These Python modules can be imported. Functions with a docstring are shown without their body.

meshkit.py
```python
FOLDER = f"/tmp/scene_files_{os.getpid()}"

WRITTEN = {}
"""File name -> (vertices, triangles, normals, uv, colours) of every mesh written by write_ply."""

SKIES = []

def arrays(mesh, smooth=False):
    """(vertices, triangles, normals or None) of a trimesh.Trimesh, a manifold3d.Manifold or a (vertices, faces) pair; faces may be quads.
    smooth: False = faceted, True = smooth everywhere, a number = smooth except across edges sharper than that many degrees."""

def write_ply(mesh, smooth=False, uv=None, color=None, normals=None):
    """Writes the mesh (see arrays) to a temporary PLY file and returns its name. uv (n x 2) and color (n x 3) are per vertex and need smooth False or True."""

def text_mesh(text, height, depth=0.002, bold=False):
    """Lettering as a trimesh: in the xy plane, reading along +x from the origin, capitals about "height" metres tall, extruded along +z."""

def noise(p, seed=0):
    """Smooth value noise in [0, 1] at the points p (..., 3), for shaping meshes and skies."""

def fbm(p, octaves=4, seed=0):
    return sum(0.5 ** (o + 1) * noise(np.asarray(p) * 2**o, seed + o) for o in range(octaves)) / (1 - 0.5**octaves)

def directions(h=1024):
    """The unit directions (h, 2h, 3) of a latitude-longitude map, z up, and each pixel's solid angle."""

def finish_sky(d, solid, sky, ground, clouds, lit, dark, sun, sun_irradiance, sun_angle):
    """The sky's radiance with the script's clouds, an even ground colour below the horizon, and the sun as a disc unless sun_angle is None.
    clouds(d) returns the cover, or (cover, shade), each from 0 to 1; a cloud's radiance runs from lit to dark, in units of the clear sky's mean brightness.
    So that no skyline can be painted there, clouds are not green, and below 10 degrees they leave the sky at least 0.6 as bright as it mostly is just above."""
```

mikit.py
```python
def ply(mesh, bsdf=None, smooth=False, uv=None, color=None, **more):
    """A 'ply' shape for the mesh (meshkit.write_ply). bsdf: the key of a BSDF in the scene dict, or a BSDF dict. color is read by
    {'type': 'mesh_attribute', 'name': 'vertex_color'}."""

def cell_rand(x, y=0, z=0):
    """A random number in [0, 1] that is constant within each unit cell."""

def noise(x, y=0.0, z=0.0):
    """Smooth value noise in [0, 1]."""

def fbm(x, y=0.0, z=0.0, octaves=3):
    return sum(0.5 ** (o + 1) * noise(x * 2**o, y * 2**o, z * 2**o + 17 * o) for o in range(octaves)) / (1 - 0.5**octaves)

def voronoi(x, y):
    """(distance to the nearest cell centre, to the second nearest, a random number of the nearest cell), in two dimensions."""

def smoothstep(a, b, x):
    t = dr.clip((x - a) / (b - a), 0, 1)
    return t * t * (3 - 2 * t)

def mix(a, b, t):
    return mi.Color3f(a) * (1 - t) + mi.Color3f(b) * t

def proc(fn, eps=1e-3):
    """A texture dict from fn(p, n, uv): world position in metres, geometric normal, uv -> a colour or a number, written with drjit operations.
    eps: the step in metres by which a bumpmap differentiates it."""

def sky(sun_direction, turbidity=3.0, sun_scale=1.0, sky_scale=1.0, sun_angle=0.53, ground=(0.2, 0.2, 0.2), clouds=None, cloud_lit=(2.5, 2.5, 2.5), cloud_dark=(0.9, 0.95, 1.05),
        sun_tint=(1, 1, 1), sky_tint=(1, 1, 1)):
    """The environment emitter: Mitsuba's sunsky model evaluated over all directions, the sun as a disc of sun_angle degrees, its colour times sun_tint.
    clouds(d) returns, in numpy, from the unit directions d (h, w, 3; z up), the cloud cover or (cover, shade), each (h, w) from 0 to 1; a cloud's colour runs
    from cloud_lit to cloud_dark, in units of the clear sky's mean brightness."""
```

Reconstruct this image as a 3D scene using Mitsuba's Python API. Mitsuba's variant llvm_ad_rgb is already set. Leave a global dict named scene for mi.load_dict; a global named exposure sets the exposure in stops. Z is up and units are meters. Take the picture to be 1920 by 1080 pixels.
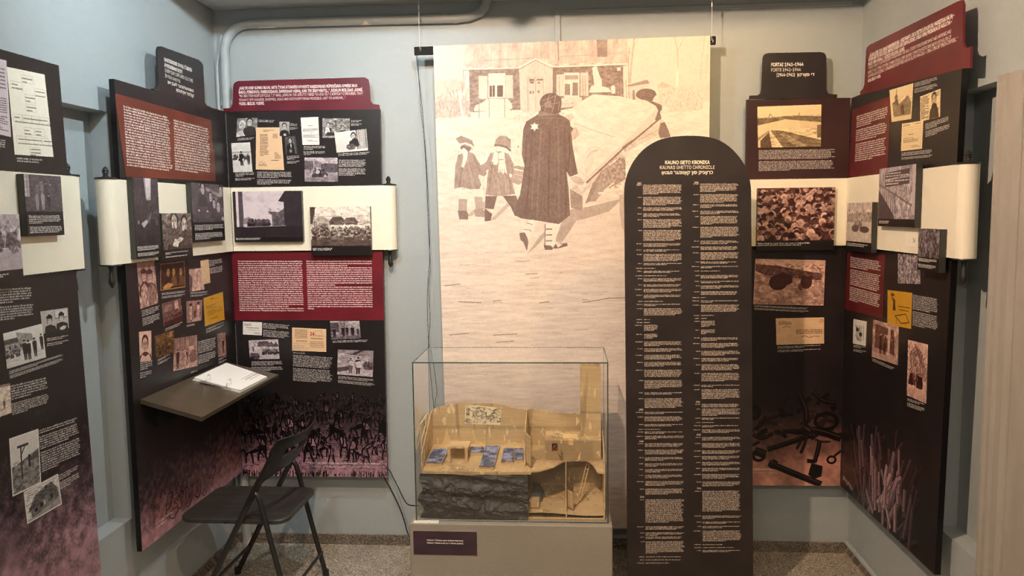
import math, random, glob
import numpy as np
import drjit as dr
import mitsuba as mi
import trimesh
import mikit
from mikit import ply, proc, noise, fbm, voronoi, smoothstep, mix
from PIL import Image, ImageDraw, ImageFont, ImageFilter
from shapely.geometry import Polygon, box as sbox
from shapely import affinity
from scipy.ndimage import gaussian_filter

scene, labels = {}, {}
T = mi.ScalarTransform4f

# ------------------------------------------------------------------ camera, light, exposure
exposure = 2.08
PITCH, YAW, ROLL, FOCAL = math.radians(5.43), math.radians(4.12), math.radians(-0.73), 1473.0
EYE = np.array([0.0, 0.0, 1.6])
_F = np.array([-math.sin(YAW) * math.cos(PITCH), math.cos(YAW) * math.cos(PITCH), -math.sin(PITCH)])
_R = np.array([math.cos(YAW), math.sin(YAW), 0.0])
_U = np.cross(_R, _F)
_UP = -math.sin(ROLL) * _R + math.cos(ROLL) * _U
scene['camera'] = {'type': 'perspective', 'fov': math.degrees(2 * math.atan(960 / FOCAL)), 'fov_axis': 'x',
                   'to_world': T().look_at(origin=EYE.tolist(), target=(EYE + _F).tolist(), up=_UP.tolist()), 'near_clip': 0.05}
# the three spotlights of the ceiling track: position, where it points, radiance of its lens
LAMPS = [   # ... and how deep the lens sits in its can
    ((-0.97, 1.95, 2.70), (-0.95, 3.65, 2.05), (480, 590, 640), 0.030, 'black track spotlight at the left end of the lamp track'),
    ((-0.35, 2.40, 2.64), (-1.55, 3.00, 1.70), (560, 640, 660), 0.024, 'black track spotlight turned to the left wall'),
    ((-0.45, 1.50, 2.70), (0.80, 3.20, 1.45), (2250, 1600, 1080), 0.020, 'black track spotlight nearest the photographer'),
    ((0.74, 2.55, 2.62), (0.48, 3.50, 2.00), (400, 250, 105), 0.045, 'black track spotlight at the right end of the lamp track')]
LENS = 0.024
# fill lamp added out of view behind the photographer, lifts the dark areas
FILL_LAMPS = [((-0.9, 0.6, -1.0, -0.6), (7.5, 6.2, 4.8), 'added flat white fill lamp on the ceiling behind the photographer')]

# ------------------------------------------------------------------ the room's measures
XL, XR, YB, YF = -1.645, 1.30, 3.655, -1.7
ZC, ZS, YS = 3.0, 2.556, 2.9          # ceiling, underside of the beam along the back wall, its front
NZ0, NZ1, NL = 0.475, 1.98, 2.755     # the shallow recess in the side walls

# ------------------------------------------------------------------ helpers: naming and meshes
def key_for(name):
    k, i = name, 0
    while k in scene or k in _roots:
        i += 1
        k = f'{name}_{i:03d}'
    return k
_roots = set()

def thing(name, label, cat, group=None):
    k = key_for(name)
    _roots.add(k)
    labels[k] = {'label': label, 'category': cat}
    if group:
        labels[k]['group'] = group
    return k

def part(parent, name, shape, label=None):
    k = key_for(parent + '__' + name)
    scene[k] = shape
    if label:
        labels[k] = {'label': label}
    return k

def struct(name, shape, label=None):
    k = key_for(name)
    scene[k] = shape
    labels[k] = {'kind': 'structure'}
    if label:
        labels[k]['label'] = label
    return k

def cat(*ms):
    return trimesh.util.concatenate([m for m in ms if m is not None])

def bx(x0, x1, y0, y1, z0, z1):
    m = trimesh.creation.box((abs(x1 - x0), abs(y1 - y0), abs(z1 - z0)))
    m.apply_translation(((x0 + x1) / 2, (y0 + y1) / 2, (z0 + z1) / 2))
    return m

def rbx(x0, x1, y0, y1, z0, z1, r=0.004):
    """A box with chamfered edges."""
    c = np.array([(x0 + x1) / 2, (y0 + y1) / 2, (z0 + z1) / 2])
    h = np.array([abs(x1 - x0), abs(y1 - y0), abs(z1 - z0)]) / 2
    r = min(r, h.min() * 0.9)
    pts = []
    for sx in (-1, 1):
        for sy in (-1, 1):
            for sz in (-1, 1):
                s = np.array([sx, sy, sz])
                for a in range(3):
                    o = h - r
                    o[a] = h[a]
                    pts.append(c + s * o)
    return trimesh.convex.convex_hull(np.array(pts))

def extr(poly, h):
    return trimesh.creation.extrude_polygon(poly if isinstance(poly, Polygon) else Polygon(poly), h, engine='earcut')

def tube(pts, r, n=12, closed_ends=True):
    """A round bar along a polyline; r a number or one per point."""
    p = np.asarray(pts, float)
    r = np.broadcast_to(r, (len(p),))
    t = np.gradient(p, axis=0)
    t /= np.linalg.norm(t, axis=1, keepdims=True)
    a = np.cross(t[0], [0, 0, 1.0] if abs(t[0][2]) < 0.9 else [1.0, 0, 0])
    a /= np.linalg.norm(a)
    ang = np.arange(n) * 2 * np.pi / n
    vs = []
    for i in range(len(p)):
        a = a - t[i] * (a @ t[i])
        a /= np.linalg.norm(a)
        b = np.cross(t[i], a)
        vs.append(p[i] + r[i] * (np.cos(ang)[:, None] * a + np.sin(ang)[:, None] * b))
    v = np.vstack(vs + [p[:1], p[-1:]])
    f = []
    for i in range(len(p) - 1):
        for j in range(n):
            k = (j + 1) % n
            f += [[i * n + j, i * n + k, (i + 1) * n + k], [i * n + j, (i + 1) * n + k, (i + 1) * n + j]]
    e, m = len(p) * n, (len(p) - 1) * n
    for j in range(n):
        k = (j + 1) % n
        f += [[e, k, j], [e + 1, m + j, m + k]]
    return trimesh.Trimesh(v, f, process=False)

def smooth_path(pts, n=8):
    """Catmull-Rom through the points."""
    p = np.asarray(pts, float)
    p = np.vstack([2 * p[0] - p[1], p, 2 * p[-1] - p[-2]])
    out = []
    for i in range(1, len(p) - 2):
        for t in np.arange(n) / n:
            a, b, c, d = p[i - 1:i + 3]
            out.append(0.5 * (2 * b + (c - a) * t + (2 * a - 5 * b + 4 * c - d) * t * t + (3 * b - a - 3 * c + d) * t ** 3))
    return np.array(out + [p[-2]])

def lathe(profile, n=24):
    """(radius, height) pairs turned about z."""
    return trimesh.creation.revolve(np.array(profile, float), sections=n)

def frame_matrix(o, s, t, n):
    m = np.eye(4)
    m[:3, 0], m[:3, 1], m[:3, 2], m[:3, 3] = s, t, n, o
    return m

# ------------------------------------------------------------------ printed matter: one sheet of ink colours, drawn by code below
# Every board and print takes its flat print from this sheet through its uv.
SHEET_W, SHEET_H = 4096, 9216
sheet = np.zeros((SHEET_H, SHEET_W, 3), np.uint8)
_shelves = []          # [x where free, y, height]

def press(img):
    """Puts a drawn print on the sheet; returns its rectangle (x0, y0, w, h) in sheet pixels."""
    a = np.asarray(img.convert('RGB'))
    h, w = a.shape[:2]
    s = next((s for s in _shelves if s[2] * 0.6 <= h <= s[2] and s[0] + w + 8 <= SHEET_W), None)
    if s is None:
        s = [8, _shelves[-1][1] + _shelves[-1][2] + 8 if _shelves else 8, int(h * 1.12)]
        _shelves.append(s)
    x, y = s[0], s[1]
    if y + h + 4 > SHEET_H:
        raise ValueError('print sheet full')
    sheet[y - 2:y + h + 2, x - 2:x + w + 2] = np.pad(a, ((2, 2), (2, 2), (0, 0)), mode='edge')
    s[0] += w + 8
    return (x, y, w, h)

_SW = {}
def swatch(rgb):
    """uv of a plain ink colour."""
    if rgb not in _SW:
        r = press(Image.new('RGB', (8, 8), rgb))
        _SW[rgb] = ((r[0] + 4) / SHEET_W, (r[1] + 4) / SHEET_H)
    return _SW[rgb]

def plate(M, poly, z0, z1, uvfn, edge=(22, 19, 20), bev=0.0):
    """A flat plate: outline poly (metres, in the frame M), from z0 to z1 along the frame's normal; front face printed by uvfn(points) -> uv."""
    poly = poly if isinstance(poly, Polygon) else Polygon(poly)
    if not poly.exterior.is_ccw:
        poly = Polygon(list(poly.exterior.coords)[::-1])
    v2, f = trimesh.creation.triangulate_polygon(poly, engine='earcut')
    v2, f = np.asarray(v2, float), np.asarray(f)
    e1, e2 = v2[f[:, 1]] - v2[f[:, 0]], v2[f[:, 2]] - v2[f[:, 0]]
    flip = e1[:, 0] * e2[:, 1] - e1[:, 1] * e2[:, 0] < 0
    f[flip] = f[flip][:, ::-1]
    V = [np.c_[v2, np.full(len(v2), z1)]]
    UV = [uvfn(v2)]
    Fs = [f]
    sw = np.array(swatch(edge))
    n = len(v2)
    V.append(np.c_[v2, np.full(len(v2), z0)]); UV.append(np.tile(sw, (n, 1))); Fs.append(f[:, ::-1] + n)
    ring = np.array(poly.exterior.coords)[:-1]
    b = 2 * n
    for i in range(len(ring)):
        p, q = ring[i], ring[(i + 1) % len(ring)]
        V.append(np.array([[*p, z0], [*q, z0], [*q, z1], [*p, z1]])); UV.append(np.tile(sw, (4, 1)))
        Fs.append(np.array([[0, 1, 2], [0, 2, 3]]) + b); b += 4
    v = np.vstack(V)
    v = v @ M[:3, :3].T + M[:3, 3]
    fs = np.vstack(Fs)
    if np.linalg.det(M[:3, :3]) < 0:
        fs = fs[:, ::-1]
    return trimesh.Trimesh(v, fs, process=False), np.vstack(UV)

def rect_uv(rect, x0, y0, w, h):
    """uv for points of a w x h (metres) canvas whose lower left corner is (x0, y0)."""
    def fn(p):
        u = (p[:, 0] - x0) / w * rect[2] + rect[0]
        v = (1 - (p[:, 1] - y0) / h) * rect[3] + rect[1]
        return np.c_[u / SHEET_W, v / SHEET_H]
    return fn

def quad_uv(rect, quad):
    """uv for the points of a quad TL TR BR BL (metres), by inverse bilinear mapping."""
    q = np.array(quad, float)
    def fn(p):
        out = []
        for pt in p:
            s = t = 0.5
            for _ in range(8):
                a = q[0] * (1 - s) * (1 - t) + q[1] * s * (1 - t) + q[2] * s * t + q[3] * (1 - s) * t - pt
                ds = (q[1] - q[0]) * (1 - t) + (q[2] - q[3]) * t
                dt = (q[3] - q[0]) * (1 - s) + (q[2] - q[1]) * s
                d = np.linalg.solve(np.c_[ds, dt], -a)
                s, t = s + d[0], t + d[1]
            out.append(((rect[0] + s * rect[2]) / SHEET_W, (rect[1] + t * rect[3]) / SHEET_H))
        return np.array(out)
    return fn

# ---- drawing tools
def font(size, kind='Inter'):
    f = ImageFont.truetype(glob.glob(f'/opt/blender-*/*/datafiles/fonts/{kind}.woff2')[0], size, layout_engine=ImageFont.Layout.BASIC)
    return f

def text_image(s, bold=0, italic=0.0, kind='Inter', size=64):
    f = font(size, kind)
    x0, y0, x1, y1 = f.getbbox(s, anchor='ls', stroke_width=bold)
    im = Image.new('L', (x1 - x0 + 6, int(size * 1.5)))
    ImageDraw.Draw(im).text((3 - x0, int(size * 1.08)), s, 255, font=f, anchor='ls', stroke_width=bold)
    if italic:
        w, h = im.size
        im = im.transform((int(w + h * italic), h), Image.AFFINE, (1, italic, -italic * size * 1.08, 0, 1, 0), Image.BILINEAR)
    return im

class Canvas:
    """A print of w x h millimetres, y up, drawn at k pixels per millimetre."""
    def __init__(self, w, h, bg, k=2.0):
        self.w, self.h, self.k = w, h, k
        self.im = Image.new('RGB', (int(w * k), int(h * k)), bg)
        self.d = ImageDraw.Draw(self.im)
    def P(self, pts):
        return [(x * self.k, (self.h - y) * self.k) for x, y in pts]
    def poly(self, pts, c):
        self.d.polygon(self.P(pts), fill=c)
    def micro(self, TL, TR, BL, spec, c=(205, 198, 196), seed=1):
        """Lines of small print between three corners. spec: paragraphs joined by _, each lines.last-line-tenths."""
        R = random.Random(seed)
        paras = [(int(a), int(b) / 10) for a, b in (x.split('.') for x in spec.split('_'))]
        n = sum(a for a, _ in paras) + 0.8 * (len(paras) - 1)
        TL, TR, BL = (np.array(v, float) for v in (TL, TR, BL))
        dx, dy = TR - TL, BL - TL
        W, H = np.linalg.norm(dx), np.linalg.norm(dy)
        ux, uy, h = dx / W, dy / H, H / n
        row = 0.0
        for a, last in paras:
            for i in range(a):
                L = W * (last if i == a - 1 else R.uniform(0.93, 1.0))
                x, base = 0.0, TL + uy * (row + 0.78) * h
                word = R.randint(2, 9)
                while x < L:
                    adv = h * R.choice((0.36, 0.42, 0.42, 0.5))
                    if word == 0:
                        x += h * 0.34
                        word = R.randint(2, 10)
                        continue
                    word -= 1
                    up = h * R.choice((0.5, 0.5, 0.5, 0.72))
                    p = base + ux * x
                    q = p + ux * adv * 0.74
                    m = R.uniform(0.72, 1.0)
                    self.poly([p, q, q - uy * up, p - uy * up], tuple(int(v * m) for v in c))
                    x += adv
                row += 1
            row += 0.8
    def text(self, s, TL, TR, H, c, bold=0, italic=0.0, kind='Inter', alpha=1.0):
        """One line of lettering fitted between TL and TR (left and right ends of the line's top), line box H millimetres high downwards."""
        im = text_image(s, bold, italic, kind)
        TL, TR = np.array(TL, float), np.array(TR, float)
        dx = TR - TL
        nrm = np.array([dx[1], -dx[0]]) / np.linalg.norm(dx)
        q = self.P([TL, TR, TL + nrm * H])
        (ax, ay), (bx_, by), (cx, cy) = q
        A = np.array([[bx_ - ax, cx - ax], [by - ay, cy - ay]]) @ np.diag([1 / im.size[0], 1 / im.size[1]])
        I = np.linalg.inv(A)
        xs, ys = [ax, bx_, cx, bx_ + cx - ax], [ay, by, cy, by + cy - ay]
        x0, y0, x1, y1 = int(min(xs)) - 1, int(min(ys)) - 1, int(max(xs)) + 2, int(max(ys)) + 2
        off = I @ np.array([x0 - ax, y0 - ay])
        sc = max(1.0, float(np.linalg.norm(I[:, 0])))
        src = im.filter(ImageFilter.GaussianBlur(sc * 0.35)) if sc > 1.3 else im
        m = src.transform((x1 - x0, y1 - y0), Image.AFFINE, (I[0, 0], I[0, 1], off[0], I[1, 0], I[1, 1], off[1]), Image.BILINEAR)
        if alpha < 1:
            m = m.point(lambda v: int(v * alpha))
        self.im.paste(Image.new('RGB', m.size, c), (x0, y0), m)
        self.d = ImageDraw.Draw(self.im)
    def done(self, ppm=1.0):
        return press(self.im.resize((max(8, int(self.w * ppm)), max(8, int(self.h * ppm))), Image.LANCZOS if ppm >= self.k else Image.BOX))

TINTS = {'s': ((38, 24, 22), (243, 228, 216)), 'm': ((30, 22, 28), (216, 202, 208)), 'r': ((48, 20, 20), (232, 190, 174)),
         'w': ((40, 24, 14), (246, 222, 176)), 'n': ((22, 19, 20), (232, 228, 224)), 'y': ((60, 40, 16), (226, 196, 120)),
         'g': ((36, 22, 14), (214, 150, 90)), 'c': ((60, 50, 40), (250, 244, 226)), 'b': ((66, 44, 40), (255, 238, 222)),
         'o': ((58, 36, 10), (205, 150, 48)), 'p': ((70, 44, 34), (238, 200, 160))}

def tone_noise(h, w, sy, sx, rs):
    """Smooth random tones."""
    a = rs.rand(max(2, int(h / max(sy, 1)) + 2), max(2, int(w / max(sx, 1)) + 2)).astype(np.float32)
    return np.asarray(Image.fromarray(a).resize((w, h), Image.BICUBIC))

def draw_tones(W, H, ops, ux, uy, seed, grain=0.05):
    """Draws a photograph's tones (0 dark .. 1 light) by a list of strokes."""
    R, rs = random.Random(seed), np.random.RandomState(seed)
    im = Image.new('F', (W, H), 0.7)
    d = ImageDraw.Draw(im)
    X = lambda p: [(p[i] * ux, p[i + 1] * uy) for i in range(0, len(p), 2)]
    def ell(t, cx, cy, rx, ry):
        d.ellipse([(cx - rx) * ux, (cy - ry) * uy, (cx + rx) * ux, (cy + ry) * uy], fill=t)
    def man(x, y, h, t, hat=0, skin=0.72):
        w = h * 0.17 * uy / ux
        q = lambda *a: d.polygon(X([v for i in range(0, len(a), 2) for v in (x + a[i] * w, y - a[i + 1] * h)]), fill=t)
        q(-0.55, 0, -0.12, 0, 0.0, 0.45, 0.15, 0, 0.6, 0, 0.7, 0.45, -0.7, 0.45)
        q(-0.75, 0.3, 0.78, 0.3, 1.0, 0.78, 0.6, 0.84, -0.6, 0.84, -1.0, 0.78)
        ell(skin, x, y - 0.91 * h, w * 0.42, h * 0.075)
        if hat:
            ell(t * 0.6, x, y - 0.965 * h, w * 0.5, h * 0.045)
        else:
            d.chord([(x - w * 0.45) * ux, (y - 1.0 * h) * uy, (x + w * 0.45) * ux, (y - 0.84 * h) * uy], 180, 360, fill=t * 0.5)
    for o in ops:
        k, a = o[0], o[1:]
        if k == 'g':
            g = np.linspace(a[0], a[1], H, dtype=np.float32)[:, None].repeat(W, 1)
            im = Image.fromarray(g); d = ImageDraw.Draw(im)
        elif k == 'p':
            d.polygon(X(a[1]), fill=a[0])
        elif k == 'e':
            ell(*a)
        elif k == 'l':
            d.line(X(a[2]), fill=a[0], width=max(1, round(a[1] * ux)), joint='curve')
        elif k == 'r':
            d.rectangle([a[1] * ux, a[2] * uy, a[3] * ux, a[4] * uy], fill=a[0])
        elif k == 'm':
            man(*a)
        elif k == 'c':       # a crowd: x0 y0 x1 y1 number size dark light
            x0, y0, x1, y1, n, s = a[:6]
            lo, hi = a[6:8] if len(a) > 6 else (0.08, 0.75)
            ys = sorted(R.uniform(y0, y1) for _ in range(n))
            for y in ys:
                sz = s * (0.75 + 0.5 * (y - y0) / max(1e-6, y1 - y0)) * R.uniform(0.85, 1.15)
                x, t = R.uniform(x0, x1), R.uniform(lo, lo + 0.25)
                sx = sz * uy / ux
                d.polygon(X([x - sx * 1.1, y + sz * 2.2, x - sx, y + sz * 0.95, x - sx * .3, y + sz * 0.55, x + sx * .3, y + sz * 0.55, x + sx, y + sz * 0.95, x + sx * 1.1, y + sz * 2.2]), fill=t)
                f, tilt = R.uniform((lo + hi) / 2, hi), R.uniform(-.18, .18)
                ell(f, x, y, sx * 0.46, sz * 0.6)
                ell(f * .62, x + sx * (.2 if tilt > 0 else -.2), y + sz * .08, sx * 0.22, sz * 0.42)
                for e in (-.17, .17):
                    ell(lo, x + sx * (e + tilt), y - sz * .05, sx * .07, sz * .05)
                d.line(X([x + sx * (tilt - .12), y + sz * .3, x + sx * (tilt + .12), y + sz * .3]), fill=lo, width=max(1, round(sx * .08 * ux)))
                w = R.random()
                if w < 0.5:
                    h = R.uniform(lo * 0.5, lo + 0.2)
                    d.chord([(x - sx * 0.56) * ux, (y - sz * 0.82) * uy, (x + sx * 0.56) * ux, (y + sz * 0.6) * uy], 185, 355, fill=h)
                    ell(h, x, y - sz * 0.16, sx * 0.62, sz * 0.1) if w < .25 else None
                elif w < 0.8:
                    d.chord([(x - sx * 0.6) * ux, (y - sz * 0.75) * uy, (x + sx * 0.6) * ux, (y + sz * 0.7) * uy], 160, 380, fill=R.uniform(hi * .6, hi))
                    ell(f * .8, x, y + sz * .12, sx * .34, sz * .4)
        elif k == 'h':       # a house: x0 y0 x1 y1 roof-height wall roof
            x0, y0, x1, y1, rh, wt, rt = a
            d.rectangle([x0 * ux, y0 * uy, x1 * ux, y1 * uy], fill=wt)
            e = (x1 - x0) * 0.06
            d.polygon(X([x0 - e, y0, x0 + e * 2, y0 - rh, x1 - e * 2, y0 - rh, x1 + e, y0]), fill=rt)
            n = max(1, int((x1 - x0) / 11))
            for i in range(n):
                wx = x0 + (i + 0.5) * (x1 - x0) / n
                ww, wh = (x1 - x0) / n * 0.2, (y1 - y0) * 0.22
                d.rectangle([(wx - ww) * ux, ((y0 + y1) / 2 - wh) * uy, (wx + ww) * ux, ((y0 + y1) / 2 + wh * 0.6) * uy], fill=wt * 0.4)
        elif k == 't':       # a bare tree
            x, y, h, t = a
            d.line(X([x, y, x + h * 0.03, y - h]), fill=t, width=max(1, round(h * 0.05 * uy)))
            for i in range(9):
                yy, s = y - h * R.uniform(0.35, 0.95), R.choice((-1, 1))
                d.line(X([x, yy, x + s * h * 0.12, yy - h * 0.12, x + s * h * 0.2, yy - h * 0.25]), fill=t, width=max(1, round(h * 0.018 * uy)))
        elif k == 'b':       # scrub: many short twigs, denser towards the ground
            t, x0, y0, x1, y1, n = a
            for i in range(n):
                x, u = R.uniform(x0, x1), R.random() ** 0.6
                e = 1 - 0.5 * abs(2 * (x - x0) / (x1 - x0) - 1) ** 3
                y = y1 - (1 - u) * (y1 - y0) * e
                L = R.uniform(0.05, 0.16) * (y1 - y0)
                d.line(X([x, y, x + R.uniform(-.6, .6) * L, y - L]), fill=t * R.uniform(.75, 1.45), width=max(1, round(R.uniform(.6, 2.4) * ux)))
        elif k == 'f':       # upright planks
            x0, y0, x1, y1, n, t = a
            for i in range(n):
                xa = x0 + (x1 - x0) * i / n
                d.rectangle([xa * ux, (y0 + R.uniform(-1, 1)) * uy, (xa + (x1 - x0) / n * 0.82) * ux, y1 * uy], fill=t * R.uniform(0.75, 1.2))
        elif k == 'd':       # typed or written lines
            x0, y0, x1, y1, n, t = a
            for i in range(n):
                y = y0 + (y1 - y0) * (i + 0.5) / n
                x, xe = x0, x1 if R.random() < 0.7 else x0 + (x1 - x0) * R.uniform(0.4, 0.9)
                while x < xe:
                    w = (x1 - x0) * R.uniform(0.03, 0.13)
                    hh = (y1 - y0) / n * 0.2
                    d.rectangle([x * ux, (y - hh) * uy, min(x + w, xe) * ux, (y + hh) * uy], fill=t)
                    x += w + (x1 - x0) * 0.022
        elif k == 'F':       # a head and shoulders
            cx, cy, r, hair = a[:4]
            ry = r * ux / uy * 1.3
            d.polygon(X([cx - r * 2.4, cy + ry * 3.2, cx - r * 1.9, cy + ry * 1.6, cx - r * 0.5, cy + ry * 1.1, cx + r * 0.5, cy + ry * 1.1, cx + r * 1.9, cy + ry * 1.6, cx + r * 2.4, cy + ry * 3.2]), fill=hair * 0.8 + 0.05)
            ell(hair, cx, cy - ry * 0.2, r * 1.12, ry * 1.1)
            ell(0.78, cx, cy + ry * 0.08, r * 0.86, ry * 0.96)
            for s in (-1, 1):
                ell(0.25, cx + s * r * 0.36, cy - ry * 0.08, r * 0.15, ry * 0.07)
                d.line(X([cx + s * r * 0.16, cy - ry * 0.24, cx + s * r * 0.58, cy - ry * 0.27]), fill=0.3, width=max(1, round(r * 0.1 * ux)))
                if len(a) > 4:
                    d.ellipse([(cx + s * r * 0.38 - r * 0.3) * ux, (cy - ry * 0.26) * uy, (cx + s * r * 0.38 + r * 0.3) * ux, (cy + ry * 0.12) * uy], outline=0.15, width=max(1, round(r * 0.08 * ux)))
            d.line(X([cx, cy - ry * 0.05, cx - r * 0.1, cy + ry * 0.27, cx + r * 0.1, cy + ry * 0.3]), fill=0.55, width=max(1, round(r * 0.1 * ux)))
            d.line(X([cx - r * 0.32, cy + ry * 0.56, cx, cy + ry * 0.6, cx + r * 0.32, cy + ry * 0.56]), fill=0.35, width=max(1, round(r * 0.12 * ux)))
        elif k == 'n':       # mottling inside a box: amount, step x, step y, box
            amp, sx, sy = a[:3]
            q = a[3:] or (0, 0, W / ux, H / uy)
            x0, y0, x1, y1 = max(0, int(q[0] * ux)), max(0, int(q[1] * uy)), min(W, int(q[2] * ux)), min(H, int(q[3] * uy))
            if x1 - x0 > 2 and y1 - y0 > 2:
                A = np.array(im)
                hh, ww = y1 - y0, x1 - x0
                z = tone_noise(hh, ww, sy * uy, sx * ux, rs) * 0.6 + tone_noise(hh, ww, sy * uy / 3, sx * ux / 3, rs) * 0.4 - 0.5
                A[y0:y1, x0:x1] *= 1 + amp * 2 * z
                im = Image.fromarray(A.astype(np.float32)); d = ImageDraw.Draw(im)
    A = np.array(im)
    if W < 900:
        A = gaussian_filter(A, max(0.4, W / 420))
    for st, am in ((W / 8, 0.08), (W / 30, 0.11), (max(2.0, W / 80), 0.16)) if W < 900 else ((60, .05), (20, .06), (7, .10)):
        A = A + am * (A * (1 - A) * 1.7 + 0.02) * 2 * (tone_noise(H, W, st, st, rs) - 0.5)
    A = A * (1 + grain * (rs.rand(H, W) - 0.5) * 2) + grain * 0.3 * (rs.rand(H, W) - 0.5)
    return np.clip(A, 0, 1)

def ink(A, tint):
    lo, hi = (np.array(c, np.float32) for c in TINTS[tint])
    return Image.fromarray((lo + (hi - lo) * A[..., None]).astype(np.uint8))

def photo(w, h, tint, ops, seed, border=0, ss=2, grain=0.05):
    """A print of w x h millimetres; returns its image at 1 pixel per millimetre times ss."""
    W, H = max(12, int(w * ss * 1.6)), max(12, int(h * ss * 1.6))
    A = draw_tones(W, H, ops, W / 100, H / 100, seed, grain)
    if border:
        b = max(1, int(border * ss * 1.6))
        A[:b], A[-b:], A[:, :b], A[:, -b:] = 0.93, 0.93, 0.93, 0.93
    return ink(A, tint).resize((max(8, int(w * 1.6)), max(8, int(h * 1.6))), Image.BOX)

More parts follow.
